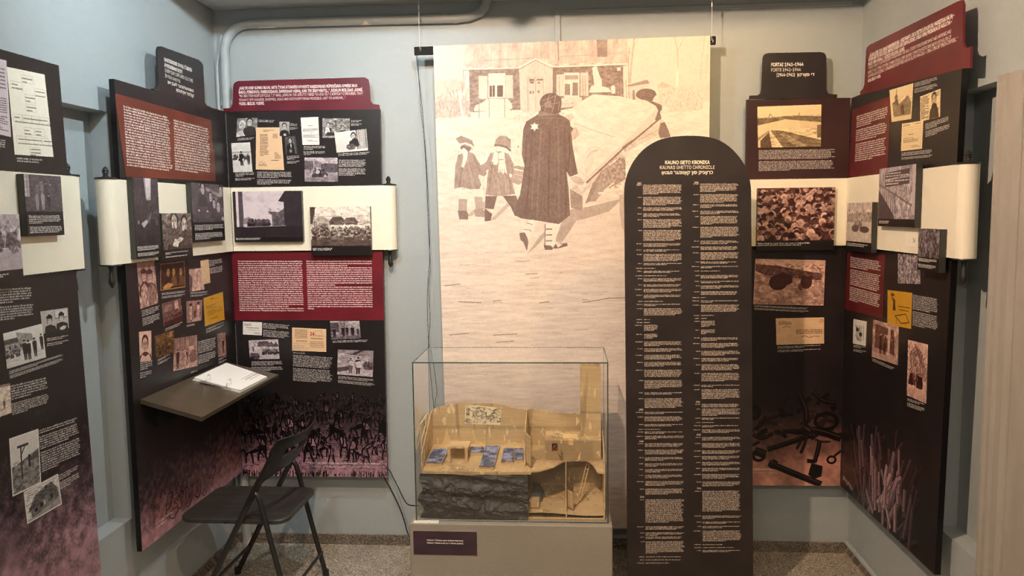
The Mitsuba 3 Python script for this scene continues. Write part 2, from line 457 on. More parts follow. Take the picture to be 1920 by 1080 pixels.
# ------------------------------------------------------------------ the photographs and papers, each drawn as tones: (tint, white border in mm, strokes, part label)
PHOTOS = {
 'chart': ('c', 0, [('g', .95, .93)] + [('d', x, y, x + 26, y + 3, 1, .3) for x, y in ((37, 8), (37, 12), (8, 17), (8, 21), (68, 21), (68, 26), (40, 30), (40, 34), (40, 41), (40, 45), (8, 55), (30, 55), (52, 55), (74, 55), (8, 60), (30, 60), (52, 60), (74, 60), (30, 69), (58, 69), (30, 73), (58, 73), (12, 80), (34, 80), (54, 80), (76, 80), (12, 85), (34, 85), (54, 85), (76, 85), (40, 91), (40, 95), (40, 98))]
   + [('l', .6, .6, [x, y, x + w, y, x + w, y + 8.5, x, y + 8.5, x, y]) for x, y, w in ((35, 6, 30), (5, 15, 30), (66, 19, 30), (38, 28, 28), (38, 39, 28), (5, 53, 21), (28, 53, 22), (51, 53, 18), (71, 53, 26), (28, 67, 26), (56, 67, 26), (8, 78, 21), (31, 78, 19), (52, 78, 19), (73, 78, 18), (38, 90, 28))], 'cream organisation chart of boxed lines'),
 'letter': ('m', 0, [('g', .95, .95), ('d', 20, 10, 92, 44, 7, .45), ('d', 20, 46, 92, 94, 16, .4)], 'pale typed letter'),
 'officers': ('n', 0, [('g', .75, .7), ('r', .85, 50, 6, 96, 34), ('l', .3, 1.5, [50, 6, 50, 34, 96, 34]), ('F', 30, 40, 9, .1), ('F', 74, 36, 9, .1), ('e', .08, 30, 26, 11, 6), ('e', .08, 74, 22, 11, 6), ('p', .12, [8, 90, 12, 62, 30, 55, 50, 64, 54, 92]), ('p', .12, [50, 92, 56, 56, 76, 50, 96, 60, 98, 92]), ('p', .8, [64, 74, 80, 66, 92, 70, 84, 82, 70, 84]), ('p', .1, [0, 88, 100, 80, 100, 100, 0, 100])], 'photo of two officials in peaked caps at a desk'),
 'street_police': ('n', 0, [('g', .95, .82), ('h', -8, 34, 46, 58, 14, .6, .3), ('p', .6, [30, 6, 70, 20, 72, 40, 36, 38]), ('n', .3, 6, 6, 0, 20, 60, 60), ('c', 0, 50, 34, 62, 26, 5), ('m', 48, 90, 58, .1, 1), ('m', 58, 92, 56, .1, 1), ('m', 74, 88, 54, .12, 1), ('m', 93, 74, 46, .14, 1), ('n', .12, 14, 4, 0, 72, 100, 100)], 'photo of uniformed men in a street'),
 'yard': ('b', 0, [('g', .4, .8), ('r', .75, 60, 8, 100, 60), ('r', .25, 0, 20, 60, 62), ('p', .7, [0, 62, 100, 52, 100, 100, 0, 100]), ('m', 80, 80, 30, .2, 0), ('n', .3, 9, 9)], None),
 'gallows': ('n', 4, [('g', .86, .84), ('p', .46, [0, 52, 40, 46, 100, 34, 100, 100, 0, 100]), ('n', .5, 14, 5, 0, 44, 100, 100), ('p', .3, [62, 50, 80, 40, 100, 38, 100, 52]), ('r', .18, 34, 20, 38, 78), ('p', .18, [24, 18, 62, 18, 62, 22, 24, 22]), ('l', .2, 3, [38, 34, 52, 20]), ('r', .12, 60, 40, 66, 62)], 'bordered photo of a wooden frame on a hillside'),
 'cottage': ('n', 4, [('g', .8, .8), ('p', .34, [8, 62, 30, 26, 78, 12, 92, 40, 60, 46, 8, 70]), ('p', .42, [12, 66, 60, 46, 62, 84, 16, 94]), ('p', .36, [60, 46, 92, 36, 94, 74, 62, 84]), ('n', .4, 7, 4, 0, 10, 100, 100), ('r', .12, 24, 66, 31, 78), ('r', .12, 40, 60, 47, 72), ('r', .12, 70, 50, 76, 64), ('r', .75, 50, 56, 54, 70), ('r', .2, 58, 14, 64, 26), ('f', 60, 70, 98, 84, 12, .55), ('p', .6, [0, 94, 100, 72, 100, 100, 0, 100])], 'bordered photo of a wooden cottage'),
 'two_uniforms': ('r', 0, [('g', .6, .62), ('f', 20, 0, 100, 60, 8, .6), ('n', .3, 10, 10), ('F', 32, 30, 13, .2), ('F', 66, 34, 14, .2), ('e', .15, 32, 21, 17, 5), ('e', .15, 66, 24, 18, 5), ('p', .74, [5, 96, 12, 56, 32, 46, 48, 60, 44, 98]), ('p', .5, [44, 98, 46, 62, 66, 50, 92, 60, 98, 80, 80, 98]), ('n', .5, 9, 9, 0, 45, 100, 100)], 'reddish photo of two men in caps'),
 'workshop': ('g', 3, [('g', .12, .16), ('n', .6, 14, 14), ('F', 30, 34, 7, .05), ('F', 52, 36, 7, .1), ('F', 82, 38, 7, .1), ('p', .4, [40, 90, 44, 54, 62, 52, 66, 90]), ('p', .36, [72, 90, 76, 54, 94, 56, 98, 90]), ('p', .85, [8, 88, 30, 74, 52, 82, 36, 96, 10, 96]), ('n', .3, 5, 5)], 'brown photo of people around a table'),
 'nurse': ('r', 0, [('g', .8, .7), ('F', 52, 36, 18, .9), ('p', .3, [0, 20, 20, 40, 10, 100, 0, 100]), ('p', .85, [20, 100, 30, 70, 80, 66, 100, 90, 100, 100]), ('n', .3, 12, 12)], None),
 'note': ('p', 0, [('g', .9, .86), ('n', .06, 8, 8)], 'small tan note'),
 'choir': ('r', 0, [('g', .35, .3), ('r', .8, 62, 6, 84, 40), ('r', .5, 4, 12, 50, 40), ('n', .4, 9, 9), ('c', 8, 44, 96, 58, 26, 6, .06, .8), ('p', .1, [0, 84, 100, 74, 100, 100, 0, 100])], 'reddish photo of a seated group'),
 'doctors': ('r', 0, [('g', .55, .5), ('m', 26, 88, 74, .85, 0), ('m', 74, 88, 78, .88, 0), ('m', 52, 84, 44, .2, 0), ('e', .1, 26, 18, 9, 6), ('e', .1, 74, 14, 9, 6), ('n', .3, 10, 10), ('p', .8, [30, 92, 60, 80, 92, 86, 90, 98, 34, 98])], 'reddish photo of two people in white coats'),
 'yellow_letter': ('o', 0, [('g', 1.0, .97), ('d', 34, 8, 72, 16, 2, .5), ('d', 10, 30, 60, 44, 3, .5), ('d', 14, 48, 92, 68, 6, .55), ('d', 30, 76, 64, 84, 2, .4), ('n', .05, 20, 20)], 'yellow typed letter'),
 'woman_glasses': ('r', 0, [('g', .95, .9), ('F', 48, 42, 25, .18, 1), ('p', .88, [0, 100, 20, 76, 48, 84, 80, 76, 100, 100]), ('n', .12, 14, 14)], 'portrait of a woman with glasses'),
 'orchestra': ('g', 0, [('g', .4, .3), ('n', .5, 10, 10), ('c', 10, 34, 95, 70, 18, 8, .08, .6), ('r', .7, 76, 4, 92, 26), ('n', .4, 6, 6)], None),
 'workers': ('r', 0, [('g', .5, .75), ('f', 0, 0, 100, 40, 14, .5), ('n', .25, 12, 12), ('m', 16, 96, 62, .12, 0), ('m', 36, 94, 56, .55, 0), ('m', 54, 88, 50, .3, 0), ('p', .4, [60, 60, 78, 42, 92, 50, 96, 80, 70, 86]), ('l', .8, 3, [46, 52, 62, 96]), ('p', .9, [62, 34, 82, 30, 86, 44, 66, 46]), ('n', .3, 7, 7, 0, 40, 100, 100)], 'reddish photo of people working with tools'),
 'woman_child': ('r', 0, [('g', .55, .6), ('f', 0, 0, 50, 90, 4, .5), ('m', 66, 88, 66, .1, 0), ('m', 80, 90, 36, .7, 0), ('n', .3, 12, 12)], None),
 'couple': ('n', 0, [('g', .55, .5), ('F', 26, 42, 14, .95), ('F', 62, 26, 14, .1), ('p', .15, [44, 100, 48, 56, 66, 48, 88, 60, 98, 100]), ('p', .9, [8, 100, 12, 76, 30, 72, 42, 100]), ('n', .25, 14, 14)], 'photo of a woman and a man'),
 'cream_list': ('p', 0, [('g', .97, .95), ('d', 28, 5, 72, 11, 2, .3), ('d', 14, 15, 44, 68, 17, .3), ('d', 64, 15, 84, 26, 4, .35), ('d', 66, 58, 92, 74, 5, .4), ('d', 54, 75, 82, 79, 1, .3), ('l', .25, 1, [12, 84, 20, 80, 26, 86, 34, 82]), ('d', 10, 86, 38, 92, 2, .4)], 'tan typed list of names'),
 'portrait': ('n', 0, [('g', .7, .6), ('F', 50, 34, 22, .12), ('p', .1, [6, 100, 20, 62, 50, 54, 84, 64, 96, 100]), ('p', .8, [40, 84, 60, 80, 70, 96, 40, 98])], 'portrait of a man in a dark jacket'),
 'violinist': ('n', 0, [('g', .3, .2), ('F', 46, 22, 16, .08), ('p', .08, [10, 100, 22, 44, 46, 38, 74, 46, 84, 100]), ('p', .92, [40, 42, 54, 42, 50, 66]), ('e', .5, 44, 78, 12, 9), ('l', .7, 3, [78, 10, 84, 92])], 'photo of a man in a dark suit with an instrument'),
 'street': ('n', 0, [('g', .95, .85), ('r', .7, 0, 30, 100, 36), ('c', 4, 40, 96, 48, 16, 5), ('m', 48, 78, 48, .08, 1), ('m', 84, 74, 36, .2, 0), ('e', .8, 56, 58, 5, 5), ('p', .9, [0, 80, 100, 76, 100, 100, 0, 100]), ('n', .06, 16, 8)], 'photo of a woman in a snowy street'),
 'white_page': ('n', 0, [('g', 1, 1), ('d', 40, 28, 66, 32, 1, .4), ('d', 8, 40, 94, 52, 3, .35), ('d', 46, 55, 64, 58, 1, .5), ('d', 8, 62, 96, 74, 3, .4), ('d', 30, 80, 92, 88, 2, .6)], 'white page of typed lines'),
 'vendor': ('n', 0, [('g', .95, .9), ('f', 66, 0, 100, 96, 5, .6), ('F', 58, 26, 7, .1), ('p', .1, [48, 74, 54, 40, 64, 34, 72, 50, 72, 78]), ('e', .4, 48, 76, 15, 15), ('n', .6, 5, 5, 30, 60, 64, 94), ('l', .2, 2, [34, 70, 50, 62, 62, 72]), ('p', .9, [0, 92, 100, 88, 100, 100, 0, 100])], 'photo of a seated trader with a basket'),
 'market': ('n', 0, [('g', .6, .5), ('n', .5, 16, 12), ('F', 20, 34, 6, .1), ('p', .9, [8, 76, 12, 46, 22, 44, 30, 74]), ('p', .15, [10, 90, 18, 70, 42, 74, 50, 92]), ('F', 74, 50, 6, .2), ('p', .18, [60, 92, 66, 62, 82, 60, 90, 92]), ('l', .85, 3, [40, 60, 54, 84]), ('l', .15, 3, [48, 8, 50, 60]), ('p', .6, [0, 92, 100, 84, 100, 100, 0, 100]), ('n', .3, 6, 6)], 'photo of two traders sitting on the ground'),
 'courtyard': ('m', 0, [('g', .85, .6), ('r', .4, 0, 14, 26, 50), ('r', .6, 30, 16, 52, 40), ('f', 50, 24, 100, 60, 16, .25), ('c', 30, 44, 66, 62, 9, 9, .06, .5), ('m', 46, 88, 40, .1, 0), ('e', .9, 40, 60, 6, 8), ('e', .9, 62, 78, 4, 6), ('l', .2, 1.4, [18, 30, 18, 66]), ('p', .55, [0, 84, 100, 78, 100, 100, 0, 100]), ('n', .3, 8, 8)], 'photo of people in a fenced yard'),
 'pass_card': ('n', 0, [('g', .98, .98), ('d', 6, 14, 44, 32, 3, .5), ('d', 20, 42, 84, 50, 1, .3), ('d', 30, 58, 88, 64, 1, .5), ('d', 60, 76, 90, 92, 2, .6)], 'white card of typed lines'),
 'square_crowd': ('m', 0, [('g', .9, .85), ('h', 30, 22, 70, 34, 14, .4, .3), ('p', .35, [62, 36, 76, 8, 90, 36]), ('p', .3, [78, 38, 92, 12, 100, 36]), ('n', .4, 9, 7, 0, 8, 100, 46), ('c', 46, 50, 96, 60, 40, 6, .06, .7), ('c', 4, 70, 30, 84, 12, 9, .06, .6), ('m', 14, 58, 22, .2, 0), ('n', .15, 10, 6)], 'photo of a crowd on a square'),
 'card14': ('p', 0, [('g', .97, .95), ('d', 8, 6, 44, 46, 8, .35), ('d', 12, 52, 44, 62, 2, .45), ('l', .4, .6, [3, 68, 50, 68]), ('d', 4, 74, 46, 94, 4, .7), ('l', .45, .7, [52, 32, 98, 32]), ('l', .45, .7, [68, 10, 87, 10, 87, 31, 68, 31, 68, 10]), ('d', 55, 40, 90, 48, 1, .3), ('d', 52, 54, 92, 84, 4, .5)], 'tan printed card with a red number'),
 'diggers': ('m', 0, [('g', .8, .5), ('f', 30, 0, 52, 76, 5, .5), ('r', .3, 0, 10, 28, 60), ('n', .4, 8, 8), ('m', 12, 90, 54, .08, 1), ('m', 42, 84, 54, .08, 1), ('m', 56, 80, 50, .1, 1), ('m', 74, 90, 62, .06, 0), ('m', 92, 86, 46, .2, 0), ('p', .4, [0, 88, 100, 82, 100, 100, 0, 100]), ('n', .5, 6, 6, 0, 60, 100, 100)], 'photo of men with spades'),
 'two_women': ('m', 0, [('g', .6, .85), ('p', .75, [0, 12, 40, 18, 100, 20, 100, 62, 0, 62]), ('p', .2, [34, 18, 60, 0, 74, 0, 50, 18]), ('n', .35, 10, 10, 0, 14, 100, 60), ('c', 72, 44, 98, 58, 9, 7, .1, .6), ('m', 37, 92, 62, .4, 0), ('m', 58, 92, 66, .15, 0), ('p', .9, [28, 56, 34, 42, 46, 44, 46, 62]), ('p', .92, [50, 46, 64, 40, 70, 66, 54, 68]), ('e', .95, 60, 58, 7, 9), ('p', .3, [0, 72, 30, 64, 36, 78, 0, 90]), ('n', .2, 6, 6)], 'photo of two women carrying bundles'),
 'fort_road': ('w', 0, [('g', .95, .9), ('p', .42, [0, 30, 30, 26, 60, 24, 100, 28, 100, 44, 0, 44]), ('r', .4, 0, 28, 24, 46), ('n', .35, 5, 4, 0, 24, 100, 46), ('p', .9, [0, 46, 44, 32, 100, 42, 100, 86, 70, 76, 34, 58, 0, 64]), ('l', .4, 1, [18, 28, 20, 18, 26, 30]), ('l', .4, 1, [64, 28, 66, 18]), ('p', .42, [20, 58, 40, 60, 100, 84, 100, 100, 40, 100]), ('p', .6, [34, 66, 46, 70, 80, 98, 60, 98]), ('n', .35, 9, 3, 20, 56, 100, 100), ('p', .3, [4, 100, 4, 84, 18, 62, 22, 100]), ('p', .6, [0, 76, 18, 58, 18, 62, 0, 84]), ('r', .45, 94, 48, 100, 78)], 'sepia photo of a muddy road to a fort'),
 'cannons': ('r', 2, [('g', .9, .8), ('p', .3, [0, 12, 30, 14, 70, 24, 96, 30, 96, 44, 20, 40, 0, 26]), ('n', .7, 3, 4, 0, 10, 100, 44), ('p', .72, [0, 34, 100, 46, 100, 100, 0, 100]), ('n', .45, 4, 5, 0, 36, 100, 100), ('e', .1, 34, 52, 13, 16), ('p', .12, [22, 40, 40, 28, 54, 36, 54, 52, 30, 66]), ('e', .14, 74, 50, 8, 14), ('r', .14, 68, 36, 82, 50), ('e', .3, 66, 60, 3, 8), ('n', .2, 8, 8)], 'reddish photo of two wagons on a field with a crowd behind'),
 'typed_slip': ('p', 0, [('g', .95, .92), ('d', 6, 10, 32, 26, 4, .3), ('l', .3, 1, [14, 36, 22, 30, 30, 36]), ('d', 42, 44, 96, 62, 3, .25), ('l', .3, 1.2, [52, 74, 60, 68, 68, 76, 80, 70, 90, 74]), ('n', .06, 20, 20)], 'tan typed slip with a red number'),
 'church': ('w', 0, [('g', .97, .9), ('p', .5, [10, 44, 34, 34, 40, 52, 82, 30, 96, 52, 96, 86, 14, 86]), ('p', .42, [26, 50, 26, 24, 32, 16, 38, 24, 38, 48]), ('l', .3, 1.4, [32, 16, 32, 4]), ('p', .36, [8, 44, 40, 34, 44, 54]), ('p', .22, [52, 82, 52, 58, 60, 50, 68, 58, 68, 82]), ('n', .2, 6, 5, 10, 30, 96, 86)], 'sepia photo of a small brick chapel'),
 'newspaper': ('w', 0, [('g', .95, .92), ('d', 4, 6, 44, 94, 17, .2), ('d', 56, 6, 94, 22, 3, .25), ('d', 56, 64, 94, 94, 6, .25), ('F', 70, 30, 10, .1), ('p', .1, [56, 62, 60, 46, 70, 42, 82, 48, 86, 62]), ('n', .2, 5, 5)], 'newspaper cutting with a portrait'),
 'form': ('w', 0, [('g', .98, .95), ('d', 6, 4, 40, 12, 2, .45), ('d', 60, 4, 90, 10, 1, .4), ('d', 36, 40, 56, 46, 1, .25), ('d', 10, 54, 80, 72, 3, .45), ('d', 50, 84, 92, 92, 2, .5)] + [('l', .75, .5, [4, y, 96, y]) for y in range(18, 96, 8)], 'cream form'),
 'bark': ('m', 0, [('g', .6, .55), ('n', .7, 6, 12), ('n', .5, 3, 5)], None),
 'yellow_poster': ('o', 0, [('g', 1, .97), ('l', .15, 2, [14, 10, 26, 26, 30, 20]), ('e', .2, 24, 12, 6, 4), ('p', .15, [26, 26, 34, 26, 36, 56, 24, 56]), ('l', .2, 1.4, [20, 4, 20, 24, 30, 34]), ('l', .12, 1.6, [34, 72, 78, 62, 92, 84, 60, 90, 34, 72]), ('l', .15, 1.2, [40, 78, 40, 94]), ('l', .15, 1.2, [78, 84, 78, 96]), ('d', 48, 40, 94, 46, 1, .1), ('d', 50, 50, 96, 55, 1, .1), ('n', .06, 20, 20)], 'yellow poster with an ink drawing'),
 'ink_drawing': ('n', 0, [('g', .96, .95)] + [('l', .12, 4, [20 + i * 14, 24, 32 + i * 9, 40 + (i % 2) * 16, 24 + i * 13, 66, 40 + i * 8, 84]) for i in range(4)] + [('e', .15, 34, 40, 12, 8), ('e', .15, 60, 58, 12, 9), ('l', .2, 3, [78, 20, 82, 80])], 'small ink drawing'),
 'ruin_group': ('r', 0, [('g', .75, .6), ('p', .25, [10, 10, 84, 14, 88, 78, 12, 72]), ('n', .4, 10, 10), ('m', 34, 86, 58, .05, 0), ('m', 50, 86, 60, .05, 0), ('m', 64, 84, 56, .06, 0), ('c', 24, 30, 80, 40, 10, 7, .06, .85), ('p', .85, [62, 10, 72, 10, 68, 90, 60, 90]), ('p', .7, [0, 86, 100, 80, 100, 100, 0, 100]), ('n', .25, 9, 9)], 'reddish photo of a group at a ruined wall'),
 'tall_building': ('r', 0, [('g', .9, .85), ('p', .55, [8, 20, 60, 2, 96, 44, 96, 64, 20, 62]), ('n', .7, 5, 4, 0, 4, 100, 62), ('p', .9, [30, 0, 100, 0, 100, 26]), ('c', 10, 58, 80, 64, 12, 6, .04, .4), ('m', 62, 80, 26, .05, 0), ('m', 72, 80, 26, .05, 0), ('m', 20, 78, 24, .06, 0), ('p', .8, [0, 84, 100, 78, 100, 100, 0, 100]), ('n', .2, 8, 8)], 'tall reddish photo of people below trees'),
}
# the photographs mounted on blocks: (share of the height that is picture, tint, strokes, caption, label of the thing)
MOUNTED = {
 'family_steps': (.60, 'm', [('g', .36, .3), ('f', 0, 0, 14, 60, 2, .9), ('l', .3, 3, [14, 0, 14, 60])] + [('l', .3, .8, [22, y, 100, y]) for y in range(6, 96, 7)] + [('n', .2, 16, 3), ('m', 33, 66, 42, .42, 1), ('m', 45, 60, 46, .5, 1), ('m', 57, 62, 44, .28, 1), ('m', 69, 64, 44, .34, 1), ('m', 31, 96, 46, .62, 1), ('m', 46, 95, 50, .7, 1), ('m', 62, 97, 46, .2, 1)], [(.06, .66, .92, .80, '5.4'), (.06, .84, .94, .955, '4.9')], 'block-mounted photo of children on steps, upper one on the panel at the left edge'),
 'winter_forest': (.83, 'm', [('g', .85, .75), ('n', .3, 8, 14, 0, 0, 100, 60), ('p', .3, [40, 60, 44, 30, 58, 24, 66, 60]), ('p', .4, [66, 60, 72, 34, 90, 30, 96, 60]), ('l', .2, 4, [50, 0, 52, 60]), ('n', .7, 6, 6, 36, 20, 100, 62), ('c', 5, 56, 96, 60, 22, 4, .3, .8), ('n', .06, 18, 10)], [(.06, .87, .72, .93, '2.8')], 'block-mounted photo of a snowy clearing, lower one on the panel at the left edge'),
 'night_light': (.86, 'm', [('g', .22, .1), ('p', .62, [42, 0, 72, 0, 68, 32, 48, 32]), ('p', .8, [46, 0, 70, 0, 66, 30, 50, 30]), ('p', 1, [50, 0, 66, 0, 64, 28, 53, 28]), ('n', .3, 14, 14), ('c', 44, 42, 90, 56, 10, 5, .04, .35), ('p', .8, [24, 66, 46, 60, 52, 64, 34, 72]), ('p', .35, [48, 62, 66, 48, 70, 52, 56, 64]), ('e', .5, 14, 64, 4, 3)], [(.04, .845, .92, .90, '4.8'), (.04, .925, .92, .97, '3.8')], 'dark block-mounted photo with a bright vertical light, beside the roller'),
 'reading_men': (.76, 's', [('g', .4, .3), ('n', .5, 12, 12), ('F', 40, 24, 11, .12), ('p', .3, [10, 84, 18, 44, 40, 40, 56, 52, 50, 90]), ('F', 74, 34, 11, .15), ('p', .25, [58, 94, 62, 52, 80, 46, 96, 58, 98, 92]), ('p', .85, [30, 90, 40, 70, 54, 76, 48, 96]), ('p', .75, [44, 76, 58, 66, 70, 72, 56, 84]), ('n', .5, 5, 5)], [(.06, .81, .85, .86, '2.2'), (.06, .89, .85, .93, '1.9')], 'block-mounted photo of people bent over papers, lowest of three'),
 'officer_people': (.66, 'm', [('g', .3, .25), ('p', .6, [44, 8, 96, 28, 92, 36, 44, 18]), ('p', .45, [60, 30, 82, 36, 70, 64, 58, 56]), ('n', .3, 14, 14), ('m', 30, 120, 116, .22, 0), ('F', 34, 14, 6, .1), ('F', 92, 18, 6, .1), ('F', 58, 34, 5, .12), ('F', 68, 52, 5, .1), ('F', 82, 60, 6, .15), ('e', .8, 20, 70, 3, 3), ('e', .8, 46, 72, 3, 3), ('e', .8, 96, 92, 5, 5)], [(.05, .70, .96, .80, '4.6'), (.05, .84, .96, .955, '5.5')], 'block-mounted photo of a uniformed man facing people, nearest the corner'),
 'gate_view': (.90, 'm', [('g', 1, .98), ('r', .1, 0, 0, 4, 100), ('p', .3, [8, 0, 14, 0, 15, 80, 8, 80]), ('p', .9, [14, 68, 100, 68, 100, 78, 14, 78]), ('p', .55, [14, 60, 22, 56, 30, 62, 30, 70, 14, 72]), ('c', 22, 62, 52, 68, 40, 4, .06, .4), ('p', .35, [50, 44, 66, 46, 74, 38, 74, 76, 56, 76, 56, 52]), ('n', .5, 4, 10, 52, 38, 80, 78), ('p', .12, [66, 22, 76, 0, 100, 0, 100, 100, 74, 100, 74, 24]), ('p', .08, [0, 78, 100, 76, 100, 100, 0, 100]), ('l', .6, 1, [15, 78, 76, 76]), ('n', .15, 16, 16)], [(.02, .915, .40, .955, '2.9')], 'block-mounted photo of a crowd seen through a dark gateway'),
 'fence_crowd': (.80, 's', [('g', .95, .8), ('p', .2, [0, 0, 9, 0, 6, 26, 4, 42, 0, 44]), ('p', .62, [4, 40, 14, 24, 24, 26, 34, 40, 34, 54, 6, 54]), ('p', .28, [32, 36, 38, 26, 52, 26, 58, 36, 56, 46, 32, 46]), ('p', .3, [56, 38, 60, 28, 74, 28, 80, 40, 78, 46, 58, 46]), ('p', .5, [8, 44, 30, 44, 30, 56, 8, 56]), ('n', .5, 6, 5, 0, 38, 100, 58), ('c', 3, 52, 99, 76, 170, 5, .15, .8), ('p', .24, [0, 84, 100, 86, 100, 100, 0, 100]), ('l', .35, .5, [4, 24, 98, 24]), ('l', .35, .5, [4, 57, 98, 57]), ('l', .3, .6, [8, 0, 6, 70]), ('l', .35, .5, [52, 14, 52, 48]), ('n', .3, 6, 6)], [(.02, .84, .36, .90, '2.9')], 'block-mounted photo of a crowd behind a wire fence, low at the roller end'),
 'big_crowd': (.84, 'r', [('g', .25, .12), ('c', -4, -2, 104, 98, 230, 10, .03, .95), ('n', .2, 3, 3)], [(.01, .87, .72, .93, '2.8')], 'large block-mounted photo of a dense crowd of heads'),
 'gate_sign': (.87, 'm', [('g', .7, .75), ('n', .3, 6, 16), ('p', .25, [0, 100, 0, 42, 46, 94, 46, 100]), ('n', .5, 3, 6, 46, 34, 92, 96), ('p', .85, [92, 0, 100, 0, 100, 92, 92, 92]), ('l', .3, .8, [0, 30, 92, 74]), ('l', .3, .8, [0, 32, 92, 76])] + [('l', .25, .9, [x, 34 + x * .4, x, 90]) for x in range(6, 50, 6)] + [('p', .22, [18, 10, 84, 6, 84, 18, 18, 22]), ('p', .22, [18, 26, 84, 22, 84, 34, 18, 38])] + [('d', 20, 9, 82, 15, 1, .9), ('d', 20, 14, 82, 20, 1, .9), ('d', 20, 24, 82, 30, 1, .9), ('d', 20, 29, 82, 35, 1, .9)], [(.04, .90, .34, .955, '2.9')], 'block-mounted photo of two painted boards on a gate, tallest of three'),
 'boulders': (.80, 's', [('g', .8, .8), ('n', .3, 3, 20, 0, 0, 100, 40), ('p', .6, [0, 28, 100, 24, 100, 48, 0, 50]), ('n', .5, 3, 9, 0, 18, 100, 46), ('e', .45, 48, 56, 16, 10), ('e', .3, 36, 66, 14, 9), ('e', .25, 72, 68, 18, 8), ('e', .6, 44, 52, 8, 5), ('n', .08, 12, 12)], [(.05, .83, .9, .90, '2.8')], 'small block-mounted photo of boulders in snow'),
 'tree_trunk': (.68, 'm', [('g', .4, .35), ('n', .8, 8, 16), ('n', .5, 4, 6)], [(.05, .70, .9, .79, '3.6'), (.05, .84, .9, .93, '3.8')], 'small dark block-mounted photo of tree bark, lowest beside the roller'),
}

# ------------------------------------------------------------------ materials
def diffuse_fn(fn, rough=0.6, spec=0.35, **kw):
    return {'type': 'principled', 'base_color': proc(fn), 'roughness': rough, 'specular': spec, **kw}

def plain(c, rough=0.5, spec=0.5, **kw):
    return {'type': 'principled', 'base_color': {'type': 'rgb', 'value': list(c)}, 'roughness': rough, 'specular': spec, **kw}

def two(b):
    return {'type': 'twosided', 'bsdf': b}

def _wall(p, n, uv):
    m = fbm(p.x * 2.3, p.y * 2.3, p.z * 2.3, octaves=3)
    f = noise(p.x * 60, p.y * 60, p.z * 60)
    k = 0.93 + 0.10 * (m - 0.5) + 0.03 * (f - 0.5)
    return mi.Color3f((0.385, 0.42, 0.43)) * k

def _wall_bump(p, n, uv):
    return fbm(p.x * 38, p.y * 38, p.z * 38, octaves=3) + 1.4 * fbm(p.x * 7, p.y * 7, p.z * 7, octaves=2)

def _ceil(p, n, uv):
    return mi.Color3f(0.42, 0.44, 0.43) * (0.9 + 0.2 * fbm(p.x * 3, p.y * 3, p.z * 3, octaves=3))

def _terrazzo(p, n, uv):
    w = noise(p.x * 3.1, p.y * 3.1, 5.0)
    a, b = p.x, p.y + p.z
    d1, d2, r1 = voronoi(a * 210, b * 210)
    e1, e2, r2 = voronoi(a * 480 + 9, b * 480)
    base = mix((0.30, 0.25, 0.20), (0.40, 0.34, 0.27), w)
    chip = dr.select(r1 < 0.34, mi.Color3f(0.085, 0.075, 0.065), dr.select(r1 > 0.80, mi.Color3f(0.66, 0.58, 0.48), base))
    c = dr.select((d2 - d1) > 0.16, chip, base)
    c = dr.select(r2 < 0.16, c * 0.5, dr.select(r2 > 0.9, c * 1.3, c))
    return c * (0.85 + 0.3 * fbm(a * 9, b * 9, 1.0, octaves=2))

def _skirting(p, n, uv):
    return _terrazzo(p, n, uv) * mi.Color3f(0.52, 0.5, 0.5)

def _cream(p, n, uv):
    f = fbm(p.x * 24, p.y * 24, p.z * 24, octaves=3)
    return mi.Color3f((0.76, 0.71, 0.585)) * (0.97 + 0.06 * f)

def _card(p, n, uv):
    m = fbm(p.x * 9, p.y * 9, p.z * 9, octaves=3)
    s = noise(p.x * 14, p.y * 5, p.z * 130)
    torn = smoothstep(0.665, 0.70, fbm(p.x * 95 + 4, p.y * 95, p.z * 22, octaves=4))
    stain = dr.maximum(smoothstep(0.52, 0.70, fbm(p.x * 7 + 31, p.y * 7, p.z * 5 + 7, octaves=4)), smoothstep(0.60, 0.72, fbm(p.x * 40 + 3, p.y * 40, p.z * 2.5, octaves=3)))
    c = mix((0.42, 0.30, 0.155), (0.56, 0.41, 0.22), m) * (0.93 + 0.14 * s)
    c = mix(c, (0.22, 0.145, 0.075), 0.6 * stain)
    return mix(c, (0.66, 0.52, 0.31), torn)

def _card_cut(p, n, uv):
    return mi.Color3f(0.62, 0.45, 0.22) * (0.85 + 0.3 * noise(p.x * 400, p.y * 400, p.z * 120))

def _blue(p, n, uv):
    m = fbm(p.x * 45, p.y * 45, p.z * 45, octaves=4)
    return mix((0.045, 0.058, 0.115), (0.24, 0.27, 0.40), smoothstep(0.35, 0.7, m))

def _film(p, n, uv):
    m = fbm(p.x * 40, p.y * 40, p.z * 40, octaves=3)
    return mix((0.020, 0.019, 0.018), (0.055, 0.050, 0.045), m)

def _plinth(p, n, uv):
    f = noise(p.x * 420, p.y * 420, p.z * 420)
    m = fbm(p.x * 5, p.y * 5, p.z * 5, octaves=3)
    return mi.Color3f(0.27, 0.24, 0.20) * (0.82 + 0.22 * f + 0.2 * m)

def _pipe(p, n, uv):
    m = fbm(p.x * 14, p.y * 14, p.z * 14, octaves=4)
    chip = smoothstep(0.735, 0.75, fbm(p.x * 11 + 3, p.y * 11, p.z * 11 + 2, octaves=3))
    c = mi.Color3f(0.36, 0.39, 0.40) * (0.8 + 0.4 * m)
    return mix(c, (0.75, 0.65, 0.5), chip)

def _seat(p, n, uv):
    return mi.Color3f(0.030, 0.028, 0.025) * (0.8 + 0.5 * fbm(p.x * 12, p.y * 40, p.z * 12, octaves=3))

def _door(p, n, uv):
    return mi.Color3f(0.33, 0.30, 0.27) * (0.9 + 0.2 * fbm(p.x * 30, p.y * 30, p.z * 4, octaves=3))

